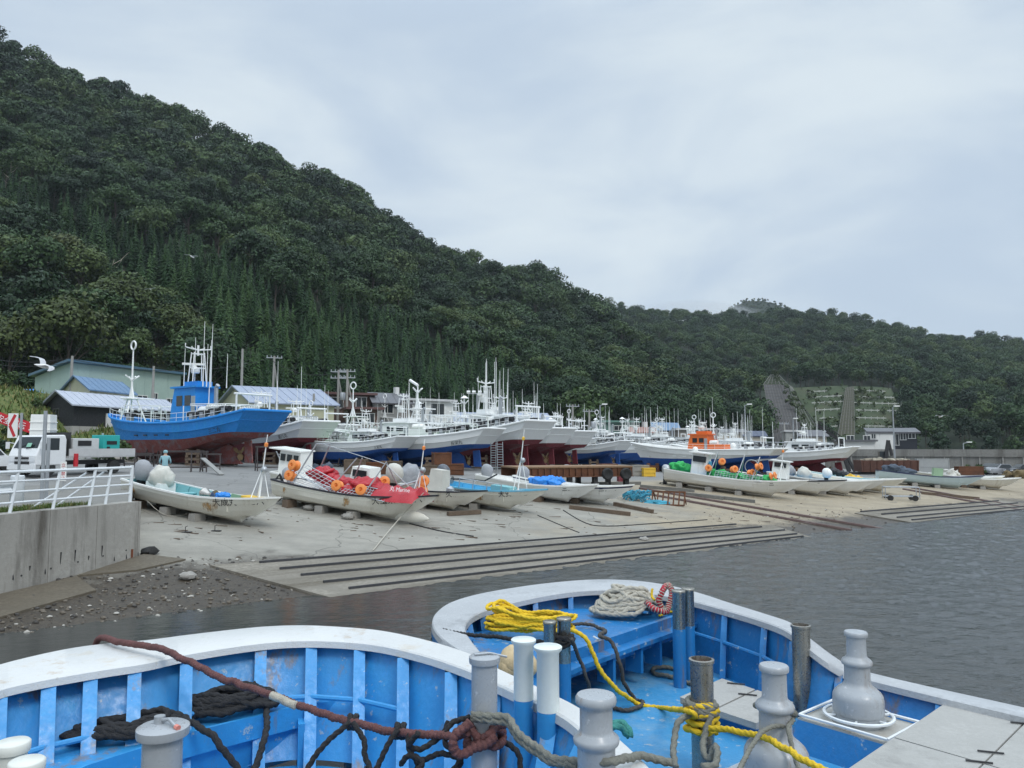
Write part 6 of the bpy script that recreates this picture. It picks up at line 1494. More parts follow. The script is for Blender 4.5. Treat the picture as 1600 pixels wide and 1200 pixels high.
for x_, tw in ((1.95, 1), (-2.2, 1)):
    for s_ in (-1, 1): wheel(t, x_, s_*.82, .37)
MB().tube([(.45, 1.02, .45), (.45, 1.02, 1.15)], .12, 10).build('fire_extinguisher', mat('extinguisher_red', (.5, .02, .03), .4), t)
def onbed(x, y, z): bpy.context.view_layer.update(); return t.matrix_world @ V((x, y, z))
def cargo(name, c, d, m, lab, cat, extra=None):
    w_ = onbed(*c); o = thing(name, w_, hd, lab, cat)
    b0 = MB().box((0, 0, d[2]/2), d).build('casing', m, o, smooth=0); bv = b0.modifiers.new('bevel', 'BEVEL'); bv.width = .02
    if extra: extra(o, d)
def gen_x(o, d):
    for s_ in (-1, 1):
        MB().box((0, s_*(d[1]/2+.01), d[2]*.62), (d[0]*.6, .03, d[2]*.18)).build('vent', M_DARK, o); MB().box((d[0]*.2, s_*(d[1]/2+.01), d[2]*.36), (.2, .03, .16)).build('panel', M_DARK, o)
    MB().tube([(d[0]*.2, 0, d[2]), (d[0]*.2, 0, d[2]+.12)], .06, 8).build('exhaust', M_STEEL, o)
def cmp_x(o, d):
    for s_ in (-1, 1): MB().box((.1, s_*(d[1]/2+.01), d[2]*.72), (d[0]*.5, .03, d[2]*.3)).build('vent', M_DARK, o)
cargo('generator', (-2.1, .3, 1.03), (1.15, .9, 1.15), mat('teal_generator_paint', (.02, .38, .36), .45), 'teal generator standing on the truck bed', 'generator', gen_x)
cargo('compressor', (-.35, .2, 1.03), (1.7, 1.2, .95), mat('pale_machine_paint', (.55, .56, .56), .5), 'pale boxy machine with dark vent on the truck bed', 'machine', cmp_x)
# second vehicle at the left frame edge
def car(px, Y, hd_, m, lab, s_=1.):
    p = AT(px, Y); t = thing('parked_car', p, R(hd_), lab, 'car')
    sec = [(-2.1, .45, .78, .75), (-2.05, .55, .85, .80), (-1.3, .92, .86, .80), (-.9, 1.38, .84, .66), (.35, 1.42, .84, .66), (1.0, .98, .86, .78), (1.9, .82, .85, .78), (2.1, .6, .8, .7), (2.12, .42, .78, .7)]
    rows = [[V((x*s_, y, .28)) for y in ()]+[V((x*s_, -w1*s_, .28)), V((x*s_, -w1*s_, min(h, .85)*s_)), V((x*s_, -w2*s_, h*s_)), V((x*s_, w2*s_, h*s_)), V((x*s_, w1*s_, min(h, .85)*s_)), V((x*s_, w1*s_, .28))] for x, h, w1, w2 in sec]
    mb = MB().loft(rows); mb.poly(rows[0]); mb.poly(rows[-1][::-1]); bd = mb.build('body', m, t, smooth=30)
    for sd in (-1, 1):
        MB().add([V((-1.2, sd*.862, .90)), V((.92, sd*.862, .90)), V((.32, sd*.70, 1.36)), V((-.85, sd*.70, 1.34))], [(0, 1, 2, 3)]).build('side_window', M_GLASS, bd, smooth=0)
        MB().box((2.08, sd*.6, .66), (.1, .34, .16)).build('headlight', M_LAMPG, bd); MB().box((-2.07, sd*.65, .72), (.08, .25, .16)).build('tail_light', mat('tail_red', (.4, .02, .02), .3), bd)
        for x_ in (-1.3, 1.35): wheel(t, x_, sd*.74, .32, .2)
    MB().add([V((.42, -.62, 1.40)), V((.42, .62, 1.40)), V((1.02, .72, 1.0)), V((1.02, -.72, 1.0))], [(0, 1, 2, 3)]).build('windscreen', M_GLASS, bd, smooth=0); bd.children[-1].location = (.02, 0, .015)
    return t
car(-42, 42, 250, M_VW, 'white car at the left edge beside the truck')
car(1560, 100, 190, mat('silver_car_paint', (.35, .36, .38), .3, .4), 'silver grey car parked by the sea wall'); car(1597, 98, 185, mat('black_car_paint', (.015, .015, .018), .2), 'black car parked at the right edge by the sea wall')
car(1548, 103, 200, mat('dark_car_paint', (.03, .03, .035), .3), 'dark car half hidden behind the silver grey car')
# person behind the skiff
p = AT(259, 41)
t = thing('person', p, R(20), 'person in a pale blue top and cap bending away behind the cream skiff', 'person')
bm = bmesh.new()
J = {'pel': (0, 0, .92), 'ab': (0, .03, 1.10), 'ch': (0, .06, 1.32), 'nk': (0, .10, 1.48), 'hd': (0, .13, 1.58), 'ht': (0, .13, 1.69), 'ls': (-.19, .06, 1.40), 'le': (-.27, .08, 1.14), 'lw': (-.22, .26, .98), 'lh': (-.2, .33, .94), 'rs': (.19, .06, 1.40), 're': (.27, .08, 1.14), 'rw': (.22, .26, .98), 'rh': (.2, .33, .94),
     'lp': (-.10, 0, .88), 'lk': (-.11, .04, .48), 'la': (-.11, 0, .08), 'lt': (-.12, .17, .04), 'rp': (.10, 0, .88), 'rk': (.12, .04, .48), 'ra': (.12, 0, .08), 'rt': (.13, .17, .04)}
E_s = [('pel', 'ab'), ('ab', 'ch'), ('ch', 'nk'), ('nk', 'hd'), ('hd', 'ht'), ('ch', 'ls'), ('ls', 'le'), ('le', 'lw'), ('lw', 'lh'), ('ch', 'rs'), ('rs', 're'), ('re', 'rw'), ('rw', 'rh'), ('pel', 'lp'), ('lp', 'lk'), ('lk', 'la'), ('la', 'lt'), ('pel', 'rp'), ('rp', 'rk'), ('rk', 'ra'), ('ra', 'rt')]
RAD = dict(pel=.15, ab=.14, ch=.15, nk=.06, hd=.095, ht=.08, ls=.075, le=.055, lw=.04, lh=.045, rs=.075, re=.055, rw=.04, rh=.045, lp=.10, lk=.075, la=.05, lt=.04, rp=.10, rk=.075, ra=.05, rt=.04)
keys = list(J); me = bpy.data.meshes.new('body'); me.from_pydata([J[k] for k in keys], [(keys.index(a), keys.index(b)) for a, b in E_s], [])
o = bpy.data.objects.new('body', me); COL.objects.link(o)
sk = o.modifiers.new('skin', 'SKIN'); o.modifiers.new('sub', 'SUBSURF').levels = 2
for i, k in enumerate(keys): me.skin_vertices[0].data[i].radius = (RAD[k], RAD[k]*.85); me.skin_vertices[0].data[i].use_root = (k == 'pel')
bpy.context.view_layer.update(); me2 = bpy.data.meshes.new_from_object(o.evaluated_get(bpy.context.evaluated_depsgraph_get())); o.modifiers.clear(); o.data = me2
M_SKIN = mat('skin', (.45, .28, .20), .6); M_TOP = mat('pale_blue_cloth', (.24, .42, .47), .85, bump=.4, bscale=30); M_TRO = mat('grey_trouser_cloth', (.12, .13, .15), .85)
for m_ in (M_TOP, M_TRO, M_SKIN): me2.materials.append(m_)
for f_ in me2.polygons:
    c = f_.center; f_.material_index = 1 if c.z < .93 and abs(c.x) < .19 else (2 if (c.z > 1.46 or (c.z < 1.02 and abs(c.x) > .15)) else 0); f_.use_smooth = True
o.parent = t
MB().lathe([(.10, 1.60), (.115, 1.64), (.11, 1.70), (.07, 1.75), (.01, 1.765)], (0, .13, 0), 14).box((0, .26, 1.635), (.15, .14, .015)).build('cap', M_TOP, t)
# long rusty beam deck
a, b = PY(806, 757, 47.5), PY(988, 757, 50)
a.z = G(a.x, a.y); b.z = G(b.x, b.y)
t = thing('rusty_steel_deck', a, math.atan2(b.y-a.y, b.x-a.x), 'long rusty steel beam deck on posts behind the white skiffs', 'steel deck')
Ld = (b-a).length; z1 = zat(900, 730, 48.5)-a.z; z0_ = z1-.62
mb = MB().box((Ld/2, 1.5, z1), (Ld, 3.2, .10)); mb.build('deck_plate', mat('tan_rusty_plate', (.26, .16, .09), .85, var=.3, scale=1.5, stain=(.10, .05, .03), stain_amt=.1), t, smooth=0)
mb = MB().box((Ld/2, 0, z1-.33), (Ld, .06, .56)).box((Ld/2, -.1, z1-.6), (Ld, .26, .05)).box((Ld/2, 3., z1-.33), (Ld, .06, .56)); mb.build('girder', M_RUST, t, smooth=0)
for i in range(19): MB().box((.2+i*(Ld-.4)/18, -.09, z1-.33), (.05, .16, .5)).build('stiffener', M_RUST, t, smooth=0)
for x_ in (1.2, 3.6, Ld-2.6, Ld-.4):
    for y_ in (.1, 2.8): MB().box((x_, y_, z1/2-.35), (.3, .3, z1-.5)).build('post', M_RUST if x_ < 3 else M_CHAS, t, smooth=0)
for x_ in (Ld-.6, Ld-1.9):
    MB().lathe([(.16, -.08), (.24, -.14), (.32, -.14), (.38, -.08), (.38, .08), (.32, .14), (.24, .14), (.16, .08)], n=16, M=Matrix.Translation((x_, -.3, z1-.45)) @ Matrix.Rotation(R(90), 4, 'X')).build('tyre_fender', M_TYRE, t)
# tipper trailer, excavator arm, conveyor
p = AT(1384, 86); 
t = thing('tipper_trailer', p, R(-4), 'rusty brown tipper trailer loaded with scrap by the sea wall', 'trailer')
Wd = 86*1.03/F*86
mb = MB(); zt1 = zat(1384, 719, 86)-p.z; zt0 = zat(1384, 737, 86)-p.z
xz(mb, [(-3.1, zt0), (2.9, zt0), (3.0, zt1), (-3.2, zt1)], -1.2, 1.2); mb.build('tipper_body', mat('dark_rust_tipper', (.10, .045, .032), .85, var=.35, scale=1.5), t, smooth=0)
for i in range(9): MB().box((-2.9+i*.72, -1.24, (zt0+zt1)/2), (.08, .08, zt1-zt0)).build('side_rib', MATS['dark_rust_tipper'], t, smooth=0)
MB().box((-.3, 0, zt0-.15), (7.4, .9, .22)).build('chassis', M_CHAS, t, smooth=0)
for x_ in (.75, 1.85):
    for s_ in (-1, 1): wheel(t, x_, s_*.95, .46, .3)
MB().box((-3.0, 0, .5), (.12, .5, 1.0)).build('stand_leg', M_CHAS, t)
mb = MB()
for i in range(26): mb.box((rg.uniform(-2.8, 2.6), rg.uniform(-.9, .9), zt1+rg.uniform(-.05, .12)), (rg.uniform(.2, .7), rg.uniform(.2, .6), rg.uniform(.1, .35)), rg.uniform(0, 3), rx=rg.uniform(-.5, .5))
tag(mb.build('scrap_heap', mat('pale_scrap', (.42, .38, .30), .9, var=.4), smooth=0, loc=p), 'pale scrap heaped on the rusty tipper trailer', 'scrap')
p = AT(1374, 92)
t = thing('excavator', p, R(-10), 'dark excavator with raised arm behind the rusty tipper trailer', 'excavator')
zb = zat(1374, 712, 92)-p.z; ztp = zat(1384, 688, 92)-p.z
MB().box((0, .6, .45), (3.0, .5, .8)).box((0, -.6, .45), (3.0, .5, .8)).build('track', M_CHAS, t); MB().box((-.3, 0, 1.4), (2.4, 1.8, 1.1)).build('house_body', M_CHAS, t, smooth=0)
MB().box((.5, .5, 2.1), (1.0, .8, 1.1)).build('cab', M_GLASS, t)
MB().bar((.6, 0, 1.7), (1.0, 0, ztp), .42, .34).build('boom', M_CHAS, t); MB().bar((1.0, 0, ztp), (1.35, 0, zb), .3, .26).build('dipper_arm', M_CHAS, t)
p = AT(1318, 98); t = thing('conveyor', p, 0, 'black conveyor boom rising left behind the rightmost large ship', 'conveyor')
a_, b_ = V((0, 0, zat(1318, 692, 98)-p.z)), V((PY(1277, 664, 98).x-p.x, 0, zat(1277, 664, 98)-p.z))
MB().bar(a_, b_, .5, .3).build('belt', M_CHAS, t, smooth=0)
mb = MB()
for i in range(11):
    q_ = a_.lerp(b_, i/10); q2 = a_.lerp(b_, min(1, (i+.5)/10)); mb.bar(q_+V((0, -.4, .5)), q2+V((0, -.4, 0)), .07); 
mb.bar(a_+V((0, -.4, .5)), b_+V((0, -.4, .5)), .08); mb.build('side_truss', M_CHAS, t, smooth=0)
MB().bar(a_.lerp(b_, .2), (.6, 0, 0), .4).bar(a_.lerp(b_, .2), (1.3, 0, 0), .3).build('leg', M_CHAS, t, smooth=0)
# ladders, scaffold, plank under the ships
def ladder(a, b, w_, lab, n=8):
    a, b = V(a), V(b); s_ = V((w_/2, 0, 0)); t = thing('ladder', a, 0, lab, 'ladder'); d = b-a
    for sg in (-1, 1): MB().bar(s_*sg, d+s_*sg, .06, .05).build('stile', M_STEEL, t, smooth=0)
    mb = MB()
    for i in range(1, n): mb.bar(d*(i/n)-s_, d*(i/n)+s_, .04)
    mb.build('rungs', M_STEEL, t, smooth=0)
pl = AT(456, 48); ladder(pl, PY(438, 705, 48), .5, 'aluminium ladder leaning under the white ship beside the blue one')
pl = AT(782, 62); ladder(pl, PY(781, 690, 62), .45, 'tall ladder against the stern of the long blue bottomed ship', 12); pl = AT(771, 62); ladder(pl, PY(771, 692, 61), .4, 'narrow ladder left of the stern ladder on the long blue bottomed ship', 12)
for i, (px, Y, w_, h_, lab) in enumerate([(215, 52, 2.0, 1.0, 'low steel trestle under the bow of the blue ship'), (285, 49, 2.4, 1.3, 'wide steel trestle frame behind the person'), (312, 49, .9, 1.3, 'narrow step frame right of the wide trestle frame'), (425, 53, 2.0, 1.7, 'tall steel frame beside the ladder'), (470, 56, 1.6, 1.2, 'steel trestle right of the ladder'), (232, 53, 1.5, .9, 'small dark trestle beside the person'), (330, 52, 1.2, 1.1, 'small trestle by the rudder of the blue ship')]):
    p = AT(px, Y); trestle(p.x, p.y, h_, w_, R(10*i % 40), lab)
p0, p1 = AT(348, 46, .05), AT(318, 48, .9)
tag(MB().bar(p0, p1, .3, .06).build('gangplank', mat('grey_plank', (.25, .25, .24), .8), smooth=0), 'grey gangplank sloping down beside the blue ship rudder', 'plank')
# bits of gear: crates, pallets, net piles
def crate(px, Y, d, m, lab, rz=0, name='crate', cat='crate'):
    p = AT(px, Y); mb = MB(); x, y, z = d
    mb.box((0, 0, z/2), (x*.94, y*.94, z*.94))
    for sx in (-1, 1):
        for sy in (-1, 1): mb.box((sx*x/2*.97, sy*y/2*.97, z/2), (.07, .07, z))
    for zz in (.1*z, .5*z, .95*z):
        for sy in (-1, 1): mb.box((0, sy*y/2*.97, zz), (x, .05, .09))
        for sx in (-1, 1): mb.box((sx*x/2*.97, 0, zz), (.05, y, .09))
    o = mb.build(name, m, smooth=0, loc=p); o.rotation_euler.z = rz; return tag(o, lab, cat)
crate(1012, 62, (.95, .7, .7), M_YEL, 'yellow box under the orange cabined boat', .2); crate(1000, 62.5, (1.3, .8, .9), M_CONC, 'grey box left of the yellow box')
crate(948, 64, (1.4, 1.2, .9), M_RUST, 'rusty cage beside the grey piles of gear', .3, 'steel_cage', 'cage'); crate(880, 60, (1.4, .9, .7), M_WOOD, 'wooden pallet stack under the second red bottomed ship', .1, 'pallet_stack', 'pallets')
crate(690, 55, (1.2, 1.1, 1.6), M_RUST, 'tall rusty cage before the long blue bottomed ship', .3, 'steel_cage', 'cage'); crate(710, 55, (1.3, 1.1, .8), M_RUST, 'low rusty cage beside the tall one', .1, 'steel_cage', 'cage'); crate(673, 54, (1.1, 1.1, .7), M_WOOD, 'wooden pallets left of the tall rusty cage', .2, 'pallet_stack', 'pallets')
crate(556, 52, (1.4, 1.0, 1.0), M_WOOD, 'brown wooden rack behind the red tarpaulin skiff', .1, 'timber_rack', 'rack'); crate(585, 53, (1.5, 1.0, .8), M_RUST, 'rusty rack behind the boom of the red tarpaulin skiff', .2, 'timber_rack', 'rack'); crate(612, 54, (1.4, 1.0, .9), M_WOOD, 'timber pile right of the rusty rack', 0, 'timber_rack', 'rack')
crate(972, 55.0, (.6, .5, .4), mat('dull_red_box', (.2, .03, .04), .6), 'small dull red box lying on the yard', .2)
def pile(px, Y, r_, m, lab, name='gear_pile', cat='gear', n=6, seed=0, off=0):
    p = AT(px, Y, off); mb = MB(); rr = random.Random(seed+px)
    for i in range(n): mb.ball((rr.uniform(-1, 1)*r_, rr.uniform(-.6, .6)*r_, rr.uniform(.1, .4)*r_), r_*rr.uniform(.3, .6), 14, 8, sc=(1, 1, .8), jit=.8)
    return tag(mb.build(name, m, loc=p, smooth=60), lab, cat)
pile(893, 59, .9, M_GREYC, 'grey canvas covered pile beside the second red bottomed ship'); pile(914, 60, .9, mat('blue_grey_net', (.07, .09, .12)), 'blue grey net pile under the third red bottomed ship', 'net_pile', 'nets', 6, 3)
pile(930, 61, .7, M_WHITEC, 'pale pile of floats and sacks left of the rusty cage', n=8); pile(640, 52, .7, M_GREYC, 'grey pile under the smaller blue bottomed ship'); pile(500, 54, .8, MATS['blue_grey_net'], 'dark net pile under the half hidden white ship', 'net_pile', 'nets')
pile(1413, 84, 1.2, MATS['blue_grey_net'], 'dark blue sacks and nets by the tail of the tipper trailer', 'net_pile', 'nets', 8); pile(1488, 84, 1.1, M_WHITEC, 'pale yellowish heap of sacks before the sea wall', n=7)
pile(1330, 66, .8, M_YEL, 'yellow machine parts under the rightmost large ship', n=5); pile(1310, 68, .9, MATS['dark_gear'], 'dark machinery heap under the rightmost large ship', n=6)
pile(1590, 88, 1.2, mat('brown_earth', (.16, .12, .06), .95, bump=.8, bscale=10), 'brown earth mound at the right end of the beach', 'earth_mound', 'mound', 7)
crate(1512, 97, (3.2, 1.0, 1.1), M_RUST, 'rusty frame standing against the sea wall', .05, 'steel_cage', 'cage'); crate(1455, 92, (4.0, .4, 2.0), mat('grey_panel', (.32, .33, .33), .7), 'grey panel stack against the sea wall', .05, 'panel_stack', 'panels')
# blue rope pile, rusty tilted rack, timber skids on the sand
p = PG(996, 782)
mb = MB(); rr = random.Random(4)
for i in range(26):
    a0 = rr.uniform(0, 6.28); c_ = V((rr.uniform(-.7, .7), rr.uniform(-.4, .4), rr.uniform(.05, .5))); r_ = rr.uniform(.18, .4)
    mb.tube([c_+V((math.cos(a0+k*.7)*r_, math.sin(a0+k*.7)*r_*.7, .15*math.sin(k*1.3+a0))) for k in range(9)], .035, 5)
tag(mb.build('rope_pile', mat('cyan_blue_rope', (.06, .34, .48), .8, var=.4), loc=p), 'tangled cyan blue rope pile on the sand right of the white skiffs', 'rope')
p = PG(1043, 789); mb = MB()
for i in range(7): mb.bar((-.95+i*.32, 0, 0), (-.95+i*.32, .35, .75), .07)
mb.bar((-1, 0, 0), (1, 0, 0), .09); mb.bar((-1, .35, .75), (1, .35, .75), .09); mb.bar((-.9, .35, .7), (-.9, .9, 0), .06); mb.bar((.9, .35, .7), (.9, .9, 0), .06)
o = mb.build('rusty_rack', M_RUST, smooth=0, loc=p); o.rotation_euler.z = R(-25); tag(o, 'rusty slatted rack leaning on the sand beside the blue rope pile', 'rack')
tag(MB().ball((0, 0, .06), .4, 12, 6, sc=(1.6, .8, .4), jit=.9).build('blue_net', mat('cyan_blue_rope', (.06, .34, .48)), loc=PG(1028, 787)), 'small blue net lying left of the rusty slatted rack', 'net')
M_GRT = mat('grey_weathered_timber', (.17, .165, .15), .9, var=.35, scale=3)
for i, ((a0, b0), (a1, b1), lab) in enumerate([((925, 758), (1000, 757), 'grey timber skid on the sand left of the dull red box'), ((1000, 762), (1085, 769), 'grey timber skid before the green netted skiff, upper'), ((1040, 770), (1130, 781), 'grey timber skid before the green netted skiff, lower'), ((1095, 776), (1180, 786), 'grey timber skid under the bow of the green netted skiff'), ((700, 806), (750, 803), 'dark timber lying below the registered skiff'), ((890, 795), (985, 806), 'thin timbers on the sand below the pair of white skiffs'), ((960, 790), (1020, 802), 'broken plank on the sand near the pair of white skiffs'), ((1440, 772), (1530, 781), 'dark timber skid by the pale blue skiff')]):
    p0, p1 = PG(a0, b0), PG(a1, b1)
    tag(MB().bar(p0+V((0, 0, .1)), p1+V((0, 0, .1)), .24, .2).build('timber_skid', M_GRT if i < 4 else M_WOOD, smooth=0), lab, 'timber', 'timbers lying on the beach')
# steel boat trolley near the tan skiff
p = PG(1408, 782); t = thing('boat_trolley', p, R(-15), 'pale steel boat trolley on the sand beside the tan bottomed skiff', 'trolley'); mb = MB()
for x_ in (-1.1, 1.1):
    for y_ in (-.5, .5): mb.tube([(x_, y_, .1), (x_, y_, .95)], .03, 5)
for z_ in (.3, .95):
    for y_ in (-.5, .5): mb.tube([(-1.1, y_, z_), (1.1, y_, z_)], .03, 5)
    for x_ in (-1.1, 0, 1.1): mb.tube([(x_, -.5, z_), (x_, .5, z_)], .03, 5)
mb.build('frame', M_STEEL, t)
for x_ in (-.8, .8):
    for y_ in (-.6, .6): wheel(t, x_, y_, .2, .12)
# litter, weed and stones scattered on the concrete and sand
mb = MB(); rr = random.Random(77)
for i in range(420):
    p = PG(rr.uniform(230, 1590), rr.uniform(770, 845))
    if S(p.x, p.y) < 1.2: continue
    k = rr.random()
    if k < .5: mb.ball((p.x, p.y, p.z), rr.uniform(.015, .05), 5, 4, m=rr.choice([0, 1]), sc=(1.3, 1, .6), jit=.5)
    else: mb.box((p.x, p.y, p.z+.01), (rr.uniform(.1, .7), rr.uniform(.02, .07), .025), rr.uniform(-.9, .4), m=rr.choice([0, 0, 1]))
tag(mb.build('beach_litter', [M_WOOD, mat('pale_pebble', (.4, .38, .34)), M_DARK], smooth=0), 'small sticks, weed and stones littering the beach', 'litter', kind='stuff')
for i, (px, py, r_, lab) in enumerate([(483, 797, .26, 'grey anchor stone left of the bulb bow skiff'), (543, 811, .26, 'grey anchor stone right of the other one by the bulb bow skiff'), (256, 797, .3, 'dark tyre lump under the rust streaked skiff stern'), (292, 905, .22, 'flat pale stone on the pebbles by the near slip pad'), (1006, 846, .2, 'dark stone on the edge of the near slip pad')]):
    tag(MB().ball((0, 0, r_*.45), r_, 12, 8, sc=(1.2, 1, .6), jit=.4).build('stone', M_CONC if i != 2 else M_DARK, loc=PG(px, py)), lab, 'stone')
# mooring line from the bulb bow and ropes lying on the concrete
def line(pts, r_, m, lab, name='mooring_line', cat='rope'): return tag(MB().tube(spline(pts, 6), r_, 5).build(name, m), lab, cat)
M_WROPE = mat('weathered_white_rope', (.48, .45, .38), .85, var=.2, scale=8)
line([PY(662, 770, 34.4), PG(620, 815, .25), PG(583, 860, .03)], .022, M_WROPE, 'white mooring line running down from the bulb bow to the slip pad')
line([PG(880, 797, .02), PG(915, 817, .02), PG(950, 822, .02), PG(1020, 818, .02), PG(1105, 812, .02)], .025, M_DARK, 'dark cable lying on the concrete below the pair of white skiffs')
line([PG(840, 805, .02), PG(880, 822, .02), PG(905, 832, .02)], .02, M_DARK, 'short dark cable lying above the near slip pad')
line([PG(640, 818, .02), PG(690, 830, .02), PG(740, 838, .02)], .03, M_DARK, 'dark drag mark rope right of the bulb bow')
line([PY(210, 760, 34.5), PG(262, 806, .02), PG(330, 790, .3)], .014, M_WROPE, 'thin line along the side of the rust streaked skiff')
for i, (px, py) in enumerate(((292, 832), (338, 830))):
    p = PG(px, py); tag(MB().box((0, 0, .02), (.35, .18, .03)).tube([(-.06, 0, .02), (-.06, 0, .22), (.02, 0, .25)], .015, 5).build('iron_ring_plate', M_CHAS, loc=p), ['iron ring plate on the concrete, left one below the rust streaked skiff', 'iron ring plate on the concrete, right one below the rust streaked skiff'][i], 'ring plate')
# ------------------------------------------------------------------ the two blue decked boats in the foreground
M_BLUE1 = mat('light_blue_deck_paint', (.034, .265, .59), .42, var=.13, scale=1.6, stain=(.05, .34, .66), stain_amt=.03, stain_scale=2.5, wear=(.33, .42, .48), wear_amt=.045, runs=((.20, .15, .10), 3.5, .565), bump=.25, bscale=18)
M_BLUE2 = mat('blue_deck_paint', (.016, .170, .43), .42, var=.15, scale=1.6, stain=(.03, .22, .52), stain_amt=.08, stain_scale=2.2, wear=(.34, .40, .44), wear_amt=.055, runs=((.17, .12, .08), 3.5, .565), bump=.25, bscale=18)
M_DECK2 = mat('scuffed_blue_deck', (.04, .25, .50), .5, var=.16, scale=1.3, stain=(.15, .30, .44), stain_amt=.14, stain_scale=1.4, wear=(.36, .42, .45), wear_amt=.065, bump=.3, bscale=30)
M_CAPW = mat('white_cap_rail', (.60, .605, .595), .5, var=.05, scale=2.5, bump=.35, bscale=60, stain=(.52, .44, .32), stain_amt=.02, stain_scale=1.2, wear=(.50, .49, .45), wear_amt=.05, runs=((.42, .31, .19), 1.6, .60))
M_CAPG = mat('scuffed_grey_cap_rail', (.42, .435, .45), .55, var=.14, scale=2.2, bump=.4, bscale=40, stain=(.27, .28, .29), stain_amt=.07, stain_scale=2.0, wear=(.62, .63, .63), wear_amt=.025)
M_POSTG = mat('grey_post_paint', (.35, .372, .395), .35, var=.06, scale=3, stain=(.25, .235, .225), stain_amt=.08, streak=True, stain_scale=6, wear=(.52, .53, .55), wear_amt=.045, runs=((.24, .17, .11), 7, .58))
M_STAIN = mat('stainless_post', (.36, .345, .31), .32, .85, var=.2, scale=5, stain=(.20, .17, .12), stain_amt=.08, streak=True, stain_scale=4)
M_RUSTIN = mat('rusty_pipe_inside', (.12, .05, .03), .9)
M_HATCH = mat('grey_hatch_board', (.37, .365, .345), .75, var=.09, scale=3, bump=.4, bscale=70, stain=(.27, .265, .25), stain_amt=.05, stain_scale=2)
def rsm(pts, n):
    """even re-sampling of a 3-D polyline"""
    d = [0]
    for a, b in zip(pts, pts[1:]): d.append(d[-1]+(b-a).length)
    out = []
    j = 0
    for i in range(n):
        s_ = d[-1]*i/(n-1)
        while j < len(pts)-2 and d[j+1] < s_: j += 1
        out.append(pts[j].lerp(pts[j+1], (s_-d[j])/max(1e-6, d[j+1]-d[j])))
    return out
def bulwark(root, O, I, n, capm, wallm, zdeck, lean, ribs, ribw, rod=None, hullm=None, lip=.075, wall_at=.75, ribd=.16, hull_in=.25):
    """O, I: outer and inner top edge of the cap rail (world). Returns inner wall foot line."""
    o0 = V(root.location)
    O = [p-o0 for p in spline(O, 6)]; I = [p-o0 for p in spline(I, 6)]
    N_ = len(O)
    def nrm(k): d = I[k]-O[k]; d.z = 0; return d.normalized()
    mb = MB()
    mb.loft([[O[k]-V((0, 0, lip)), O[k]+nrm(k)*.012-V((0, 0, .012)), O[k]+nrm(k)*.03, I[k]-nrm(k)*.03, I[k]-nrm(k)*.008-V((0, 0, .014)), I[k]-V((0, 0, lip)), I[k]-nrm(k)*.05-V((0, 0, lip))] for k in range(N_)])
    mb.build('cap_rail', capm, root, smooth=35)
    top = [O[k].lerp(I[k], wall_at)-V((0, 0, lip*.6)) for k in range(N_)]
    foot = [V((I[k].x, I[k].y, zdeck-o0.z))+nrm(k)*lean for k in range(N_)]
    mb = MB(); mb.loft([[top[k], top[k].lerp(foot[k], .33)+nrm(k)*-.01, top[k].lerp(foot[k], .66)-nrm(k)*.01, foot[k]] for k in range(N_)]); mb.build('bulwark', wallm, root, smooth=60)
    mb = MB(); mb.loft([[O[k]-V((0, 0, lip)), V((O[k].x, O[k].y, .9-o0.z))+nrm(k)*hull_in*.5, V((O[k].x, O[k].y, -.8-o0.z))+nrm(k)*hull_in*2] for k in range(N_)]); mb.build('hull', hullm or wallm, root, smooth=60)
    # ribs
    mids = []
    for r_ in ribs:
        kf = r_*(N_-1); k = int(kf); k = min(k, N_-2); fr = kf-k
        a = I[k].lerp(I[k+1], fr)-V((0, 0, lip+.002)); tp = top[k].lerp(top[k+1], fr); ft = foot[k].lerp(foot[k+1], fr); nn = nrm(k); tg = V((-nn.y, nn.x, 0))*ribw/2
        back = tp.lerp(a, .0)-nn*.02
        inn = [a-nn*.02, a.lerp(ft, .25)+nn*ribd*.35, a.lerp(ft, .6)+nn*ribd*.75, ft+nn*ribd]
        bk = [back, back.lerp(ft, .25), back.lerp(ft, .6), ft-nn*.03]
        mb = MB(); mb.loft([[bk[i]-tg, inn[i]-tg, inn[i]+tg, bk[i]+tg] for i in range(4)], None, True)
        mb.build('rib', wallm, root, smooth=0)
        mids.append((a, inn[2].lerp(inn[1], .5), ft, nn))
    return top, foot, mids
# ---- boat 1 : nearest, white cap rail
zc1 = 2.55
o1 = [(-200, 1100), (-80, 1062), (0, 1037), (60, 1022), (115, 1011), (170, 1004), (230, 999), (300, 990), (400, 979), (470, 976), (540, 979), (600, 985), (670, 1000), (736, 1021), (776, 1042), (850, 1076), (912, 1107), (965, 1148), (1019, 1199), (1060, 1250), (1110, 1330)]
i1 = [(-200, 1152), (-80, 1108), (0, 1077), (60, 1063), (115, 1053), (170, 1044), (230, 1035), (300, 1020), (400, 1005), (470, 1000), (540, 1002), (600, 1009), (670, 1026), (736, 1049), (772, 1067), (838, 1098), (886, 1125), (920, 1158), (960, 1212), (995, 1262), (1040, 1345)]
b1 = thing('blue_boat', PZ(450, 1150, 1.3), 0, 'near fishing boat with light blue inside and white cap rail, black rope on its shelf', 'boat')
top1, foot1, mid1 = bulwark(b1, [PZ(*q_, zc1) for q_ in o1], [PZ(*q_, zc1) for q_ in i1], 0, M_CAPW, M_BLUE1, 1.55, .42, [.100, .165, .225, .285, .345, .405, .462, .518, .572, .625, .70, .77, .83, .88], .11, hullm=M_SHIPW, ribd=.22)
o0 = V(b1.location)
# stringer rod through the ribs
mb = MB()
for a, b in zip(mid1[:8], mid1[1:9]): mb.tube([a[1]-a[3]*.03, b[1]-b[3]*.03], .026, 8)
mb.build('stringer', M_BLUE1, b1)
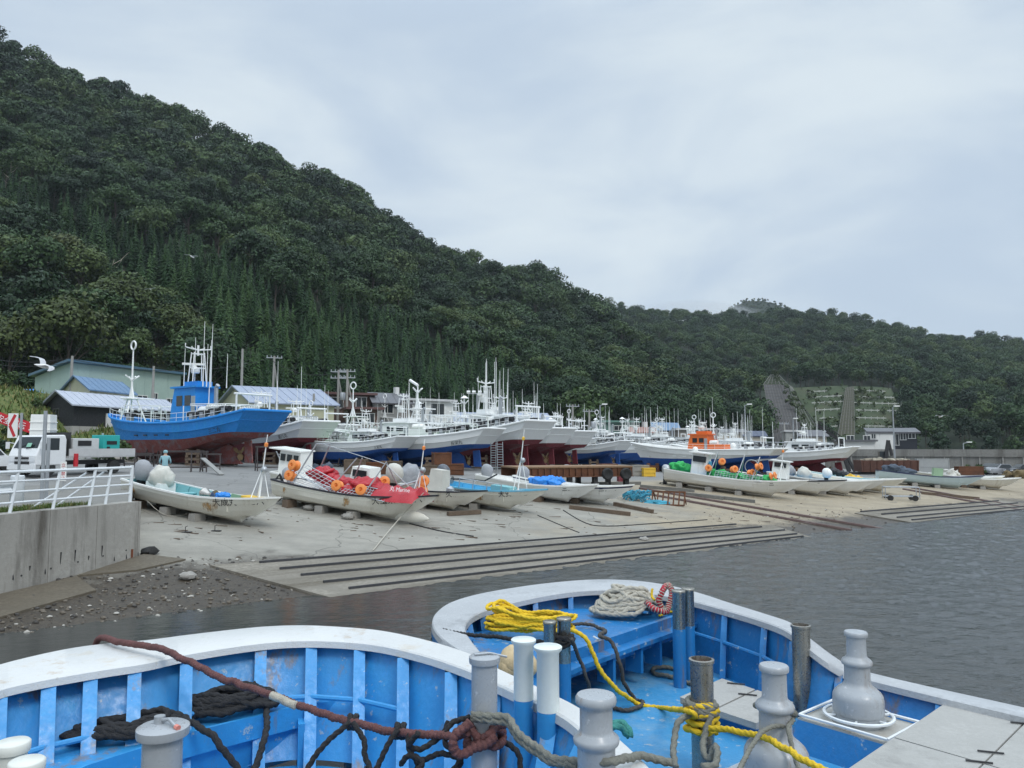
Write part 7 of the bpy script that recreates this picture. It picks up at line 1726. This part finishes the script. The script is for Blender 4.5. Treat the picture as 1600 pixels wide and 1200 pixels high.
# deck under everything
mb = MB().poly([V((f_.x, f_.y, 1.5-o0.z)) for f_ in foot1[::3]]); mb.build('deck', M_BLUE1, b1, smooth=0)
# shelf with front beam
ZS = 1.98
edge = [PZ(*q_, ZS)-o0 for q_ in ((60, 1240), (130, 1205), (300, 1150), (460, 1110), (612, 1086))]
wl = []
edge = rsm(edge, 24)
for q_ in rsm(spline([PZ(*k_, zc1) for k_ in i1[2:12]], 6), 24): wl.append(V((q_.x+.02, q_.y+.12, ZS))-o0)
mb = MB().loft([wl, edge]); 
mb.loft([edge, [e-V((0, 0, .17)) for e in edge], [e+V((0, .09, -.19)) for e in edge], [e+V((.0, .14, -.5)) for e in edge]])
mb.loft([[e+V((0, .0, .0)) for e in edge], [e+V((0, 0, .035)) for e in edge], [e+V((0, .05, .035)) for e in edge], [e+V((0, .05, 0)) for e in edge]])
mb.build('shelf', M_BLUE1, b1, smooth=30)
mb = MB()
for q_ in ((470, 1150), (545, 1130), (700, 1140)): 
    p = PZ(*q_, 1.75)-o0; MB().box(p-V((0, 0, .25)), (.06, .25, .8), rz=.3).build('shelf_bracket', M_BLUE1, b1, smooth=0)
def bitt(parent, p, prof, name, m, o0, n=28, extra=None):
    o = MB().lathe(prof, (0, 0, 0), n).build(name, m, parent, smooth=50); o.location = V(p)-o0; return o
def post_at(root, px, pytop, Y, rad, zb, m, head=1.16, name='mooring_post', hh=.05, cap=True):
    o0 = V(root.location); p = PY(px, pytop, Y); H_ = p.z-zb
    prof = [(rad*1.05, 0), (rad, .03), (rad, H_-hh*1.5), (rad*1.02, H_-hh*1.1), (rad*head*.98, H_-hh), (rad*head, H_-hh*.75), (rad*head, H_-.008), (rad*head*.9, H_)]
    return bitt(root, (p.x, p.y, zb), prof, name, m, o0)
pA = post_at(b1, 757, 1024, 5.6, .092, 1.3, M_POSTG, 1.2)
MB().tube([(-.07, -.02, 1.62), (.04, .02, 1.62), (.16, .0, 1.60)], .008, 6).build('pin', M_STEEL, pA); pA.children[0].location = (0, 0, PY(757, 1024, 5.6).z-1.3-1.61)
pB = post_at(b1, 255, 1133, 4.1, .098, .9, M_POSTG, 1.32)
H_ = PY(255, 1133, 4.1).z-.9
MB().tube([(-.03, .03, H_+.012), (.03, -.0, H_+.03), (.09, -.05, H_+.008)], .010, 8).tube([(-.035, .035, H_), (-.035, .035, H_+.035)], .028, 10).build('pin', M_STEEL, pB); MB().tube([(.085, -.045, H_+.008), (.105, -.06, H_+.006)], .014, 8).build('pin_tip', mat('pink_plastic', (.7, .25, .2), .5), pB)
for px, py, Y, w_ in ((818, 998, 6.0, .074), (856, 1009, 5.85, .082)):
    o0 = V(b1.location); p = PY(px, py, Y); zb = 1.4; zm = PY(px, 1092 if px < 830 else 1110, Y).z; H_ = p.z-zb; hm = zm-zb
    pst = bitt(b1, (p.x, p.y, zb), [(w_, 0), (w_, hm)], 'mooring_post', M_BLUE1, o0)
    MB().lathe([(w_*1.015, hm), (w_*1.015, H_-.05), (w_*1.28, H_-.025), (w_*1.3, H_-.006), (w_*1.2, H_)], (0, 0, 0), 28).build('white_sleeve', mat('white_sleeve_paint', (.66, .71, .69), .45, var=.06, stain=(.45, .5, .48), stain_amt=.01), pst, smooth=50)
p = PY(931, 1084, 4.75)
bitt(b1, (p.x, p.y, 1.4), [(.113, 0), (.113, p.z-1.4-.315), (.118, p.z-1.4-.30), (.134, p.z-1.4-.285), (.139, p.z-1.4-.265), (.134, p.z-1.4-.247), (.104, p.z-1.4-.222), (.098, p.z-1.4-.205), (.098, p.z-1.4-.085), (.102, p.z-1.4-.068), (.120, p.z-1.4-.055), (.124, p.z-1.4-.04), (.122, p.z-1.4-.018), (.112, p.z-1.4-.004), (.06, p.z-1.4)], 'bollard', M_POSTG, o0, 36)
M_CREAMP = mat('cream_post_paint', (.66, .67, .62), .45, var=.06)
for px, py, Y in ((20, 1158, 3.9), (42, 1187, 3.75)): post_at(b1, px, py, Y, .066, 1.2, M_CREAMP, 1.2)
# ---- boat 2 : beyond, grey cap rail
zc2 = 2.45
o2 = [(1012, 1192, 0), (935, 1130, 0), (868, 1092, 0), (800, 1058, 0), (742, 1030, 0), (704, 1008, 0), (682, 990, 0), (674, 972, 0), (682, 955, 0), (705, 940, 0), (745, 928, 0), (800, 918, 0), (860, 910, 0), (925, 905, 0), (985, 906, 0), (1040, 913, 0), (1090, 925, 0), (1140, 941, 0), (1195, 958, 0), (1238, 973, 0), (1266, 996, -.05), (1300, 1022, -.17), (1330, 1040, -.30), (1365, 1051, -.38), (1450, 1071, -.38), (1600, 1104, -.38), (1780, 1146, -.38)]
i2 = [(975, 1210, 0), (905, 1150, 0), (852, 1106, 0), (806, 1072, 0), (776, 1046, 0), (752, 1018, 0), (736, 998, 0), (728, 984, 0), (730, 973, 0), (742, 961, 0), (772, 949, 0), (815, 938, 0), (866, 928, 0), (920, 922, 0), (975, 922, 0), (1025, 928, 0), (1078, 938, 0), (1130, 952, 0), (1184, 968, 0), (1226, 984, 0), (1256, 1007, -.05), (1291, 1033, -.17), (1323, 1051, -.30), (1360, 1062, -.38), (1445, 1083, -.38), (1594, 1118, -.38), (1774, 1161, -.38)]
b2 = thing('blue_boat', PZ(1100, 1080, 1.65), 0, 'blue decked fishing boat beyond the near one, with grey cap rail and yellow rope', 'boat')
top2, foot2, mid2 = bulwark(b2, [PZ(a, b, zc2+c) for a, b, c in o2], [PZ(a, b, zc2+c) for a, b, c in i2], 0, M_CAPG, M_BLUE2, 1.66, .10, [.20, .235, .27, .30, .33, .365, .40, .44, .48, .52, .565, .61, .655, .70, .745, .83, .88, .93], .07, hullm=M_BLUE2, ribd=.13, hull_in=.2)
o0 = V(b2.location); ZD = 1.66
mb = MB().poly([V((f_.x, f_.y, ZD-o0.z)) for f_ in foot2[2::2]]); mb.build('deck', M_DECK2, b2, smooth=0)
mb = MB()
for a, b in zip(mid2[8:14], mid2[9:15]): mb.tube([a[1]-a[3]*.02, b[1]-b[3]*.02], .026, 8)
mb.build('stringer', M_BLUE2, b2)
# raised fore shelf with coaming and ledge
ZF = 2.22
ed = [PZ(*q_, ZF+.07)-o0 for q_ in ((790, 1056), (895, 1014), (1052, 962), (1098, 946))]
wl2 = []
for q_ in ((740, 1003), (742, 961), (890, 925), (1078, 938)): p = PZ(*q_, zc2); wl2.append(V((p.x-.02, p.y+.08, ZF))-o0)
mb = MB().loft([wl2, [e-V((0, 0, .07)) for e in ed]])
d_ = (ed[2]-ed[1]).normalized(); nf = V((d_.y, -d_.x, 0))
prof = [(-.03, -.07), (-.03, 0), (.03, 0), (.03, -.12), (.17, -.13), (.17, -.18), (.06, -.20), (.04, -.28)]
mb.loft([[e+nf*a_+V((0, 0, z_)) for a_, z_ in prof] for e in ed]); mb.build('fore_shelf', M_BLUE2, b2, smooth=0)
for f_ in (.28, .55, .75): 
    e = ed[1].lerp(ed[2], f_); MB().box(e+nf*.02+V((0, 0, -.33)), (.05, .22, .32), rz=math.atan2(nf.y, nf.x)+R(90)).build('bracket', M_BLUE2, b2, smooth=0)
MB().tube([PZ(935, 1050, 1.8)-o0, PZ(958, 1042, 1.82)-o0], .03, 8).tube([PZ(945, 1046, 1.86)-o0, PZ(945, 1046, 1.72)-o0], .022, 8).build('brass_valve', mat('old_brass', (.25, .17, .07), .5, .7), b2)
MB().lathe([(.02, 0), (.09, .02), (.1, .1), (.02, .12)], PZ(935, 1040, 1.75)-o0, 12).build('pump', M_DARK, b2)
def spost(px, pytop, Y, rad, zb, paint_to=None, open_top=False, head=1.12):
    p = PY(px, pytop, Y); H_ = p.z-zb; prof = [(rad, 0), (rad, H_-.036), (rad*head, H_-.028), (rad*head, H_-.004)]
    if open_top: prof += [(rad*.9, H_), (rad*.86, H_-.05)]
    else: prof += [(rad*head*.95, H_)]
    o = bitt(b2, (p.x, p.y, zb), prof, 'mooring_post', M_STAIN, V(b2.location))
    if open_top: MB().lathe([(rad*.86, H_-.045), (rad*.5, H_-.05), (.001, H_-.05)], n=20).build('rusty_inside', M_RUSTIN, o)
    if paint_to: MB().lathe([(rad*1.03, 0), (rad*1.03, PY(px, paint_to, Y).z-zb)], n=28).build('painted_foot', M_BLUE2, o)
    return o
s1 = spost(859, 970, 7.9, .062, 1.66); s2 = spost(881, 965, 7.95, .068, 1.66, 1035)
s3 = spost(1060, 922, 9.3, .074, 1.66, 982); s4 = spost(1075, 919, 9.45, .07, 1.66, 977)
s5 = spost(1096, 1029, 6.9, .098, 1.66, None, True); s6 = spost(1251, 976, 8.3, .092, 1.66, None, True)
# capstans on pedestals
def capstan(px, pytop, Y, s_, zped, ped, rot, lab=None):
    p = PY(px, pytop, Y); root = thing('capstan', (0, 0, 0)); root.parent = b2; root.location = V((p.x, p.y, zped))-V(b2.location)
    H_ = p.z-zped; k = H_/.80*1.0; r_ = s_
    prof = [(.236, 0), (.236, .05), (.245, .055), (.248, .07), (.248, .185), (.243, .215), (.225, .245), (.19, .275), (.155, .298), (.135, .32), (.127, .345), (.124, .47), (.127, .485), (.146, .495), (.152, .51), (.150, .525), (.138, .54), (.104, .565), (.097, .58), (.095, .735), (.099, .75), (.113, .757), (.116, .77), (.115, .788), (.106, .797), (.05, .80)]
    MB().lathe([(a*r_, b*k) for a, b in prof], n=40).build('drum', M_POSTG, root, smooth=40)
    MB().lathe([(.26*r_, -.05), (.26*r_, .01)], n=32).build('base_ring', M_STEEL, root)
    mb = MB(); torus(mb, (0, 0, .035), .33*r_, .016, 'Z', 40)
    for a in range(6): mb.tube([(math.cos(a*1.05)*.24*r_, math.sin(a*1.05)*.24*r_, .03), (math.cos(a*1.05)*.33*r_, math.sin(a*1.05)*.33*r_, .035)], .012, 6)
    mb.build('guard_ring', M_RAILW, root)
    a, b = ped; Mr = Matrix.Rotation(rot, 4, 'Z')
    tp = [Mr @ V((sx*a/2, sy*b/2, -.045)) for sx, sy in ((-1, -1), (1, -1), (1, 1), (-1, 1))]; bt = [Mr @ V((sx*(a/2+.09), sy*(b/2+.09), ZD-zped)) for sx, sy in ((-1, -1), (1, -1), (1, 1), (-1, 1))]
    mb = MB().loft([bt, tp], None, True); mb.build('pedestal', M_BLUE2, root, smooth=0)
    MB().prism([(q_.x, q_.y) for q_ in tp], -.05, -.03).build('top_plate', mat('weathered_plate', (.40, .39, .36), .7, var=.2, scale=5, stain=(.25, .2, .15), stain_amt=.06), root, smooth=0)
    mb = MB(); cs = [q_*.97+V((0, 0, .045)) for q_ in tp]
    for i in range(4): mb.tube([cs[i], cs[(i+1) % 4]], .014, 6)
    mb.build('plate_rim', M_RAILW, root)
    return root
capstan(1337, 986, 7.35, .90, 1.97, (.84, .68), R(-50)); capstan(1209, 1038, 6.30, 1.0, 1.84, (.80, .66), R(-50))
# hatches
def hatch(pts, z, h_, lab, seams=()):
    ps = [PZ(*q_, z) for q_ in pts]; c = ps[0]-V(b2.location)
    o = MB().prism([(p.x-b2.location.x, p.y-b2.location.y) for p in ps], z-h_-b2.location.z, z-b2.location.z).build('hatch_cover', M_HATCH, b2, smooth=0)
    bv = o.modifiers.new('bevel', 'BEVEL'); bv.width = .012; bv.segments = 2
    return ps
h1 = hatch([(1062, 1089), (1128, 1060), (1180, 1077), (1115, 1108)], 1.86, .07, ''); h2 = hatch([(1118, 1109), (1183, 1078), (1240, 1097), (1182, 1130)], 1.86, .07, '')
mb = MB().prism([(PZ(a, b, 1.79).x-o0.x, PZ(a, b, 1.79).y-o0.y) for a, b in ((1068, 1095), (1130, 1066), (1236, 1103), (1180, 1134))], ZD-o0.z, 1.79-o0.z); mb.build('hatch_coaming', M_BLUE2, b2, smooth=0)
zh = 2.0
hatch([(1478, 1098), (1600, 1128), (1536, 1192), (1398, 1152)], zh, .06, ''); hatch([(1396, 1153), (1535, 1193), (1450, 1275), (1290, 1225)], zh, .06, '')
hatch([(1603, 1129), (1760, 1168), (1720, 1245), (1539, 1193)], zh, .06, ''); hatch([(1538, 1194), (1718, 1247), (1640, 1330), (1453, 1276)], zh, .06, '')
mb = MB().prism([(PZ(a, b, zh-.06).x-o0.x, PZ(a, b, zh-.06).y-o0.y) for a, b in ((1478, 1104), (1755, 1172), (1640, 1325), (1296, 1228))], ZD-o0.z, zh-.06-o0.z); mb.build('hatch_coaming', M_BLUE2, b2, smooth=0)
mb = MB()
for a, b in ((1548, 1175), (1530, 1190), (1598, 1130), (1150, 1068), (1168, 1085)):
    p = PZ(a, b, zh+.012 if a > 1300 else 1.872)-o0; mb.tube([p+V((-.09, .03, 0)), p+V((.09, -.03, 0))], .008, 6)
mb.build('hatch_handle', M_CHAS, b2)['kind'] = 'stuff'
MB().tube([PZ(1268, 1143, ZD+.02)-o0, PZ(1280, 1146, ZD+.05)-o0, PZ(1292, 1150, ZD+.02)-o0], .012, 6).build('deck_eye', M_DARK, b2)
# fenders (cream) between the boats
for i, (px, py, r_) in enumerate(((803, 1030, .13), (820, 1040, .12), (797, 1040, .11))):
    MB().ball((0, 0, 0), r_, 16, 12, jit=.1).build('canvas_fender', mat('cream_canvas', (.55, .43, .26), .85, var=.15, bump=.5, bscale=20), None, smooth=180, loc=PY(px, py, 7.2)); tag(COL.objects[-1], ['round cream fender nearest the white sleeved posts, upper', 'round cream fender behind the left white sleeved post', 'lower cream fender between the two boats'][i], 'fender')
# ------------------------------------------------------------------ ropes
def rmat(n, c, v_=.25): return mat(n, c, .85, var=v_, scale=9, bump=.7, bscale=90)
R_YEL = rmat('yellow_rope', (.75, .50, .02), .12); R_BLK = rmat('black_rope', (.018, .018, .02)); R_GRY = rmat('grey_rope', (.20, .20, .17)); R_WHT = rmat('dirty_white_rope', (.46, .43, .36)); R_MAR = rmat('maroon_wrapped_rope', (.135, .055, .052), .4); R_DKG = rmat('dark_grey_rope', (.07, .065, .06)); R_TEAL = rmat('teal_rope', (.05, .25, .22)); R_RW = rmat('red_rope', (.45, .03, .05))
def wob(ps, r_): return [p+V((noise.noise(p*9), noise.noise(p*9+V((7, 0, 0))), noise.noise(p*9+V((0, 7, 0)))))*r_*.55 for p in ps]
def rope(pts, r_, m, lab, name='rope', strand=3, pitch=None, per=14, cat='rope', n=12):
    pt = pitch or r_*8; r_ = r_*.92
    return tag(MB().tube(wob(even(spline(pts, per), (pt/3/5) if strand > 0 else pt/6), r_), r_, n, strand=strand, pitch=pt).build(name, m, smooth=180), lab, cat)
def coil(c, rx, ry, turns, r_, rr, rise=.02, rz=0, jit=.12, drop=0):
    pts = []
    n = turns*10
    for i in range(n+1):
        a = i/10*2*math.pi; q_ = 1-.35*(i/n)*rr.uniform(.6, 1.3)+rr.uniform(-jit, jit)
        x, y = math.cos(a)*rx*q_, math.sin(a)*ry*q_
        pts.append(V(c)+V((x*math.cos(rz)-y*math.sin(rz), x*math.sin(rz)+y*math.cos(rz), r_+rise*(i/n)*turns*.5+rr.uniform(0, rise)*1.5)))
    return pts
rr = random.Random(12)
# black ropes on the shelf of boat 1
def heap_pts(c, rx, ry, h_, n, rz=0):
    out = []
    for i in range(n):
        a = i*1.07+rr.uniform(-.25, .25); q_ = rr.uniform(.45, 1.05); x, y = math.cos(a)*rx*q_, math.sin(a)*ry*q_
        out.append(V(c)+V((x*math.cos(rz)-y*math.sin(rz), x*math.sin(rz)+y*math.cos(rz), .03+h_*max(0, 1-q_**2)*(.4+.6*i/n)+rr.uniform(0, .05)+h_*.25*i/n)))
    return out
c = PZ(205, 1152, ZS+.02); p2 = heap_pts(c, .50, .17, .12, 90, R(20)); rope(p2, .029, R_BLK, 'black rope coil on the left of the light blue shelf', 'rope_coil', per=4)
c = PZ(362, 1116, ZS+.02); p2 = heap_pts(c, .46, .19, .17, 110, R(14)); rope(p2, .029, R_BLK, 'taller black rope coil under the maroon hawser on the light blue shelf', 'rope_coil', per=4)
rope([PZ(225, 1128, ZS+.1), PZ(270, 1118, ZS+.14), PZ(320, 1140, ZS+.12), PZ(345, 1165, 2.0), PZ(375, 1205, 1.8), PZ(390, 1240, 1.7)], .03, R_BLK, 'black rope leaving the coils over the shelf edge down to the deck')
rope([PZ(395, 1068, ZS+.25), PZ(412, 1090, ZS+.12), PZ(417, 1130, 2.0), PZ(405, 1180, 1.85), PZ(385, 1230, 1.7)], .03, R_BLK, 'black rope hanging straight down over the shelf below the hawser')
# maroon wrapped hawser from over the cap to the grey post
HW = [PY(140, 1012, 8.2)-V((0, 0, .35)), PY(152, 1004, 7.9)+V((0, 0, .03)), PY(185, 1004, 7.55), PY(250, 1014, 7.15), PY(290, 1031, 6.9), PY(350, 1060, 6.6), PY(430, 1088, 6.3), PY(520, 1120, 6.05), PY(590, 1138, 5.85), PY(640, 1145, 5.7), PY(700, 1150, 5.55), PY(735, 1145, 5.45)]
rad = [.030 if i < 10 else .036 for i in range(200)]
rope(HW, .031, R_MAR, 'thick maroon wrapped hawser running across the near boat to the grey post', 'hawser', -1, .035, 18)
rope([PY(424, 1086, 6.28), PY(445, 1094, 6.22), PY(462, 1101, 6.17)], .033, R_WHT, 'pale bound stretch of cord on the maroon hawser', 'rope_binding', -1, .02)
# maroon knot round the grey post, black lashings
pp = PY(757, 1145, 5.6)
kn = []
for i in range(34):
    a = i*.62; kn.append(pp+V((math.cos(a)*(.125+.02*math.sin(i*1.9)), math.sin(a)*(.125+.02*math.cos(i*2.3)), .07*math.sin(i*.9)-.02+i*.001)))
rope(kn, .030, R_MAR, 'maroon hawser knotted round the grey mooring post', 'hawser_knot', -1, .035, 5)
rope([PY(735, 1130, 5.43), PY(710, 1150, 5.4), PY(716, 1180, 5.4), PY(745, 1170, 5.42), PY(775, 1150, 5.44)], .034, R_MAR, 'maroon rope end looping below the grey post knot', 'hawser_end', -1, .035, 10)
for i, pts in enumerate([[(548, 1128), (520, 1150), (490, 1185), (470, 1225)], [(552, 1128), (568, 1155), (572, 1185), (590, 1225)], [(622, 1140), (605, 1165), (590, 1200), (580, 1235)], [(640, 1145), (640, 1170), (652, 1195), (640, 1230)], [(700, 1128), (690, 1150), (660, 1170), (640, 1165), (655, 1145)], [(735, 1120), (705, 1130), (695, 1160), (720, 1185), (700, 1215)], [(780, 1155), (800, 1165), (812, 1190), (810, 1235)], [(650, 1190), (690, 1178), (720, 1190), (700, 1215), (650, 1215)], [(628, 1195), (640, 1182), (660, 1192), (640, 1215)]]):
    rope([PY(a, b, 5.75-.05*k-.02*i) for k, (a, b) in enumerate(pts)], .021, R_BLK, ['black lashing cord hanging left from the hawser', 'black lashing cord hanging right of the first one', 'black lashing cord slanting under the second tie of the hawser', 'black cord hanging in a tangle below the hawser', 'black cord loop beside the maroon knot', 'black cord wound left of the grey post', 'black cord curving down right of the grey post', 'black cord loop lying below the maroon knot', 'small black cord loop at the lower frame edge'][i], 'cord', per=10)
for i, (px, py, Y) in enumerate(((549, 1128, 6.0), (623, 1142, 5.78))):
    mb = MB(); c_ = PY(px, py, Y); pts = [c_+V((.03*math.sin(k*.5)*.6+k*.0035-.03, .05*math.cos(k*1.3), .05*math.sin(k*1.3))) for k in range(24)]
    tag(mb.tube(spline(pts, 3), .014, 8, strand=3, pitch=.05).build('cord_tie', R_BLK, smooth=180), ['black cord tie on the hawser, left one', 'black cord tie on the hawser, right one'][i], 'cord')
# grey rope from the grey post past the bollard
for i in range(2):
    rope([PY(736, 1118+6*i, 5.48), PY(770, 1118+7*i, 5.45), PY(795, 1124+8*i, 5.4), PY(822, 1155+9*i, 5.2), PY(860, 1182+6*i, 5.0), PY(905, 1190+8*i, 4.85)]+([PY(950, 1190, 4.65), PY(1000, 1182, 4.9), PY(1050, 1192, 5.0)] if i == 0 else []), .026, R_GRY, ['grey rope from the post knot past the bollard, upper strand', 'grey rope from the post knot to the bollard, lower strand'][i])
# yellow coil and line on boat 2
c = PZ(815, 985, ZF+.03); p2 = []
rr = random.Random(5)
for i in range(12):
    for k in range(11):
        a = k/11*2*math.pi; q_ = 1+rr.uniform(-.22, .12)
        p2.append(V(c)+V((math.cos(a)*.50*q_+.10, math.sin(a)*.22*q_-.1, .04+.013*i+rr.uniform(0, .06)+(.10 if math.cos(a) < -.6 and i > 8 else 0))))
rope(p2, .022, R_YEL, 'big yellow rope coil on the fore shelf of the blue boat', 'rope_coil', per=5)
YL = [PY(893, 983, 8.4), PY(915, 998, 8.3), PY(935, 1040, 8.3), PY(962, 1076, 8.35), PZ(1000, 1100, ZD+.03), PZ(1040, 1107, ZD+.05), PY(1072, 1110, 6.85), PY(1088, 1120, 6.78)]
rope(YL, .024, R_YEL, 'yellow rope crossing the blue deck to the steel post', per=16)
pp = PY(1096, 1135, 6.9); rope([pp+V((math.cos(a*.9)*(.125+.01*math.sin(a)), math.sin(a*.9)*.125, -.06+.022*a/2.2+.01*math.sin(a*2))) for a in range(28)], .028, R_YEL, 'yellow rope wound round the foot of the steel post', 'rope_turns', per=5)
rope([PY(1100, 1138, 6.78), PY(1130, 1139, 6.6), PY(1175, 1147, 6.3), PY(1215, 1162, 5.95), PY(1260, 1188, 5.6), PY(1310, 1215, 5.3)], .026, R_YEL, 'taut yellow rope leading from the steel post past the capstan', per=16)
pp = PY(1096, 1105, 6.9); rope([pp+V((math.cos(a*1.1)*(.125+.015*math.sin(a*1.7)), math.sin(a*1.1)*.125, .045*math.sin(a*.8))) for a in range(30)], .028, R_GRY, 'grey rope knotted round the steel post above the yellow turns', 'rope_knot', per=5)
rope([pp+V((-.1, -.1, 0)), PY(1060, 1130, 6.75), PY(1052, 1165, 6.6), PY(1056, 1200, 6.4)], .028, R_GRY, 'grey rope end hanging left of the steel post')
rope([pp+V((.05, -.13, -.03)), PY(1100, 1150, 6.7), PY(1098, 1170, 6.6), PY(1108, 1185, 6.5), PY(1120, 1165, 6.5), PY(1118, 1195, 6.3), PY(1095, 1195, 6.25)], .028, R_GRY, 'grey rope end dangling right of the yellow turns')
# grey rope on near capstan
p = PY(1209, 1038, 6.35); cz = 1.86
ptc = V((p.x, p.y, PY(1209, 1110, 6.35).z))
rope([ptc+V((math.cos(a*.8)*.150, math.sin(a*.8)*.150, .07*math.cos(a*.8+2.2)+.012*math.sin(a*3))) for a in range(26)], .020, R_GRY, 'grey rope turns on the neck of the nearer capstan', 'rope_turns', per=5)
rope([ptc+V((.03, -.15, -.07)), PY(1195, 1140, 6.05), PY(1170, 1175, 5.8), PY(1150, 1215, 5.5)], .019, R_GRY, 'taut grey line leading down left from the nearer capstan'); rope([ptc+V((.10, -.12, -.03)), PY(1232, 1140, 6.1), PY(1240, 1175, 6.0), PY(1250, 1205, 5.9)], .019, R_GRY, 'grey line falling right from the nearer capstan')
# white coil, dark bits, red striped ropes
rr = random.Random(9); c = PZ(978, 962, ZF+.01); p2 = []
for i in range(150):
    u = rr.random(); a = i*1.13; q_ = rr.uniform(.35, 1); p2.append(V(c)+V((math.cos(a)*.50*q_+.02, math.sin(a)*.30*q_, .04+.36*(1-q_**2)*(.5+.5*i/150)+rr.uniform(0, .05))))
rope(p2, .030, R_WHT, 'heap of dirty white rope on the fore shelf of the blue boat', 'rope_heap', per=4)
rope([V(c)+V((.45, -.02, .06)), V(c)+V((.6, -.1, .12)), V(c)+V((.7, -.12, .06))], .03, R_TEAL, 'short teal rope end at the white rope heap')
c = PZ(1020, 945, ZF+.03); rope(coil(c, .2, .14, 4, .022, rr, .03, .2, .1), .022, R_DKG, 'dark hose coil behind the red striped rope', 'hose_coil', per=5)
c = PZ(1042, 950, ZF+.05); z3 = [PY(1038, 955, 10.0), PY(1030, 940, 10.0), PY(1036, 922, 10.05), PY(1044, 914, 10.1), PY(1050, 925, 10.0), PY(1046, 942, 9.95), PY(1040, 955, 9.9), PY(1022, 952, 9.9), PY(1010, 940, 10)]
rope(z3, .034, R_RW, 'red rope loop leaning against the cap rail beside the twin posts', 'rope_loop', 3, .2)
mb = MB(); sp_ = spline(z3, 14)
for k in range(0, len(sp_)-1, 3): mb.tube([sp_[k], sp_[k].lerp(sp_[k+1], .9)], .041, 10)
tag(mb.build('rope_whipping', R_WHT), 'pale whippings along the red rope loop', 'rope')
rope([PZ(1030, 962, ZF+.05), PZ(1042, 958, ZF+.06), PZ(1054, 955, ZF+.06)], .018, R_YEL, 'short yellow cord by the twin posts'); rope([PY(1020, 920, 10.2), PY(1019, 932, 10.15), PY(1023, 938, 10.1)], .016, R_YEL, 'yellow cord tag hanging on the inner rail')
# dark ropes across fore shelf
rope([PZ(890, 976, ZF+.06), PZ(915, 975, ZF+.05), PZ(945, 985, ZF+.05), PY(938, 993, 8.6), PY(955, 1003, 8.55), PY(968, 1035, 8.5), PY(975, 1065, 8.6), PZ(990, 1090, ZD+.03), PZ(1005, 1098, ZD+.03), PZ(985, 1109, ZD+.03), PZ(958, 1106, ZD+.03)], .022, R_DKG, 'dark rope over the fore shelf edge trailing on the blue deck')
rope([PY(893, 998, 7.75), PY(905, 1030, 8.0), PY(918, 1065, 8.1), PZ(925, 1100, ZD+.03)], .02, R_DKG, 'dark rope falling from the twin short posts to the deck')
pp = PY(880, 1000, 7.95); rope([pp+V((math.cos(a*1.2)*(.09+.03*math.sin(a*2.1)), math.sin(a*1.2)*.09, .05*math.sin(a*1.9))) for a in range(26)], .022, R_BLK, 'black rope knotted round the twin short posts', 'rope_knot', per=5)
rope([PY(676, 998, 9.0)-V((0, 0, .25)), PY(680, 990, 8.9)+V((0, 0, .02)), PY(720, 990, 8.6), PY(790, 997, 8.2), PY(850, 1003, 7.95), PY(880, 1002, 7.85)], .022, R_BLK, 'black mooring line over the grey cap rail to the twin short posts')
rope([PZ(1095, 1075, ZD+.03), PZ(1060, 1060, ZD+.03), PZ(1025, 1053, ZD+.03), PZ(1022, 1044, ZD+.03), PZ(1050, 1044, ZD+.03), PZ(1070, 1055, ZD+.03), PZ(1078, 1066, ZD+.03)], .026, R_GRY, 'grey rope loop lying on the blue deck behind the steel post')
rope([PZ(952, 1132, 1.95), PZ(972, 1130, 1.95), PZ(985, 1142, 1.9), PZ(984, 1152, 1.85)], .03, R_TEAL, 'teal rope beside the grey bollard'); rope([PZ(950, 1138, 1.95), PZ(970, 1136, 1.95), PZ(982, 1150, 1.85)], .03, R_TEAL, 'second teal rope strand below the other by the bollard')
MB().tube([PZ(928, 995, ZF+.06)-V(b2.location), PZ(936, 1000, ZF+.09)-V(b2.location), PZ(930, 1003, ZF+.06)-V(b2.location)], .014, 6).build('shackle', M_RAILW, b2)
# ------------------------------------------------------------------ haze over the bay
hz = MB().box((150, 660, 110), (1800, 1560, 234)).build('haze', [], smooth=0)
tag(hz, 'thin grey haze hanging over the harbour and hills', 'haze', kind='stuff')
hm = bpy.data.materials.new('haze_air'); hm.use_nodes = True; nt = hm.node_tree
nt.nodes.remove(nt.nodes['Principled BSDF'])
pv = nt.nodes.new('ShaderNodeVolumePrincipled'); pv.inputs['Density'].default_value = .00013; pv.inputs['Color'].default_value = (.80, .88, .96, 1); pv.inputs['Anisotropy'].default_value = .2
nt.links.new(pv.outputs[0], nt.nodes['Material Output'].inputs['Volume'])
hz.data.materials.append(hm)

c = PY(1085, 496, 1120)
ms = MB().ball((0, 0, 0), 1, 24, 14, sc=(95, 60, 24), jit=.25).build('mist', [], smooth=180, loc=c)
tag(ms, 'pale mist clinging to the ridge left of the far peak', 'mist', kind='stuff')
mm = bpy.data.materials.new('mist_air'); mm.use_nodes = True; nt = mm.node_tree; nt.nodes.remove(nt.nodes['Principled BSDF'])
pv = nt.nodes.new('ShaderNodeVolumePrincipled'); pv.inputs['Density'].default_value = .006; pv.inputs['Color'].default_value = (.93, .95, .97, 1)
nt.links.new(pv.outputs[0], nt.nodes['Material Output'].inputs['Volume']); ms.data.materials.append(mm)
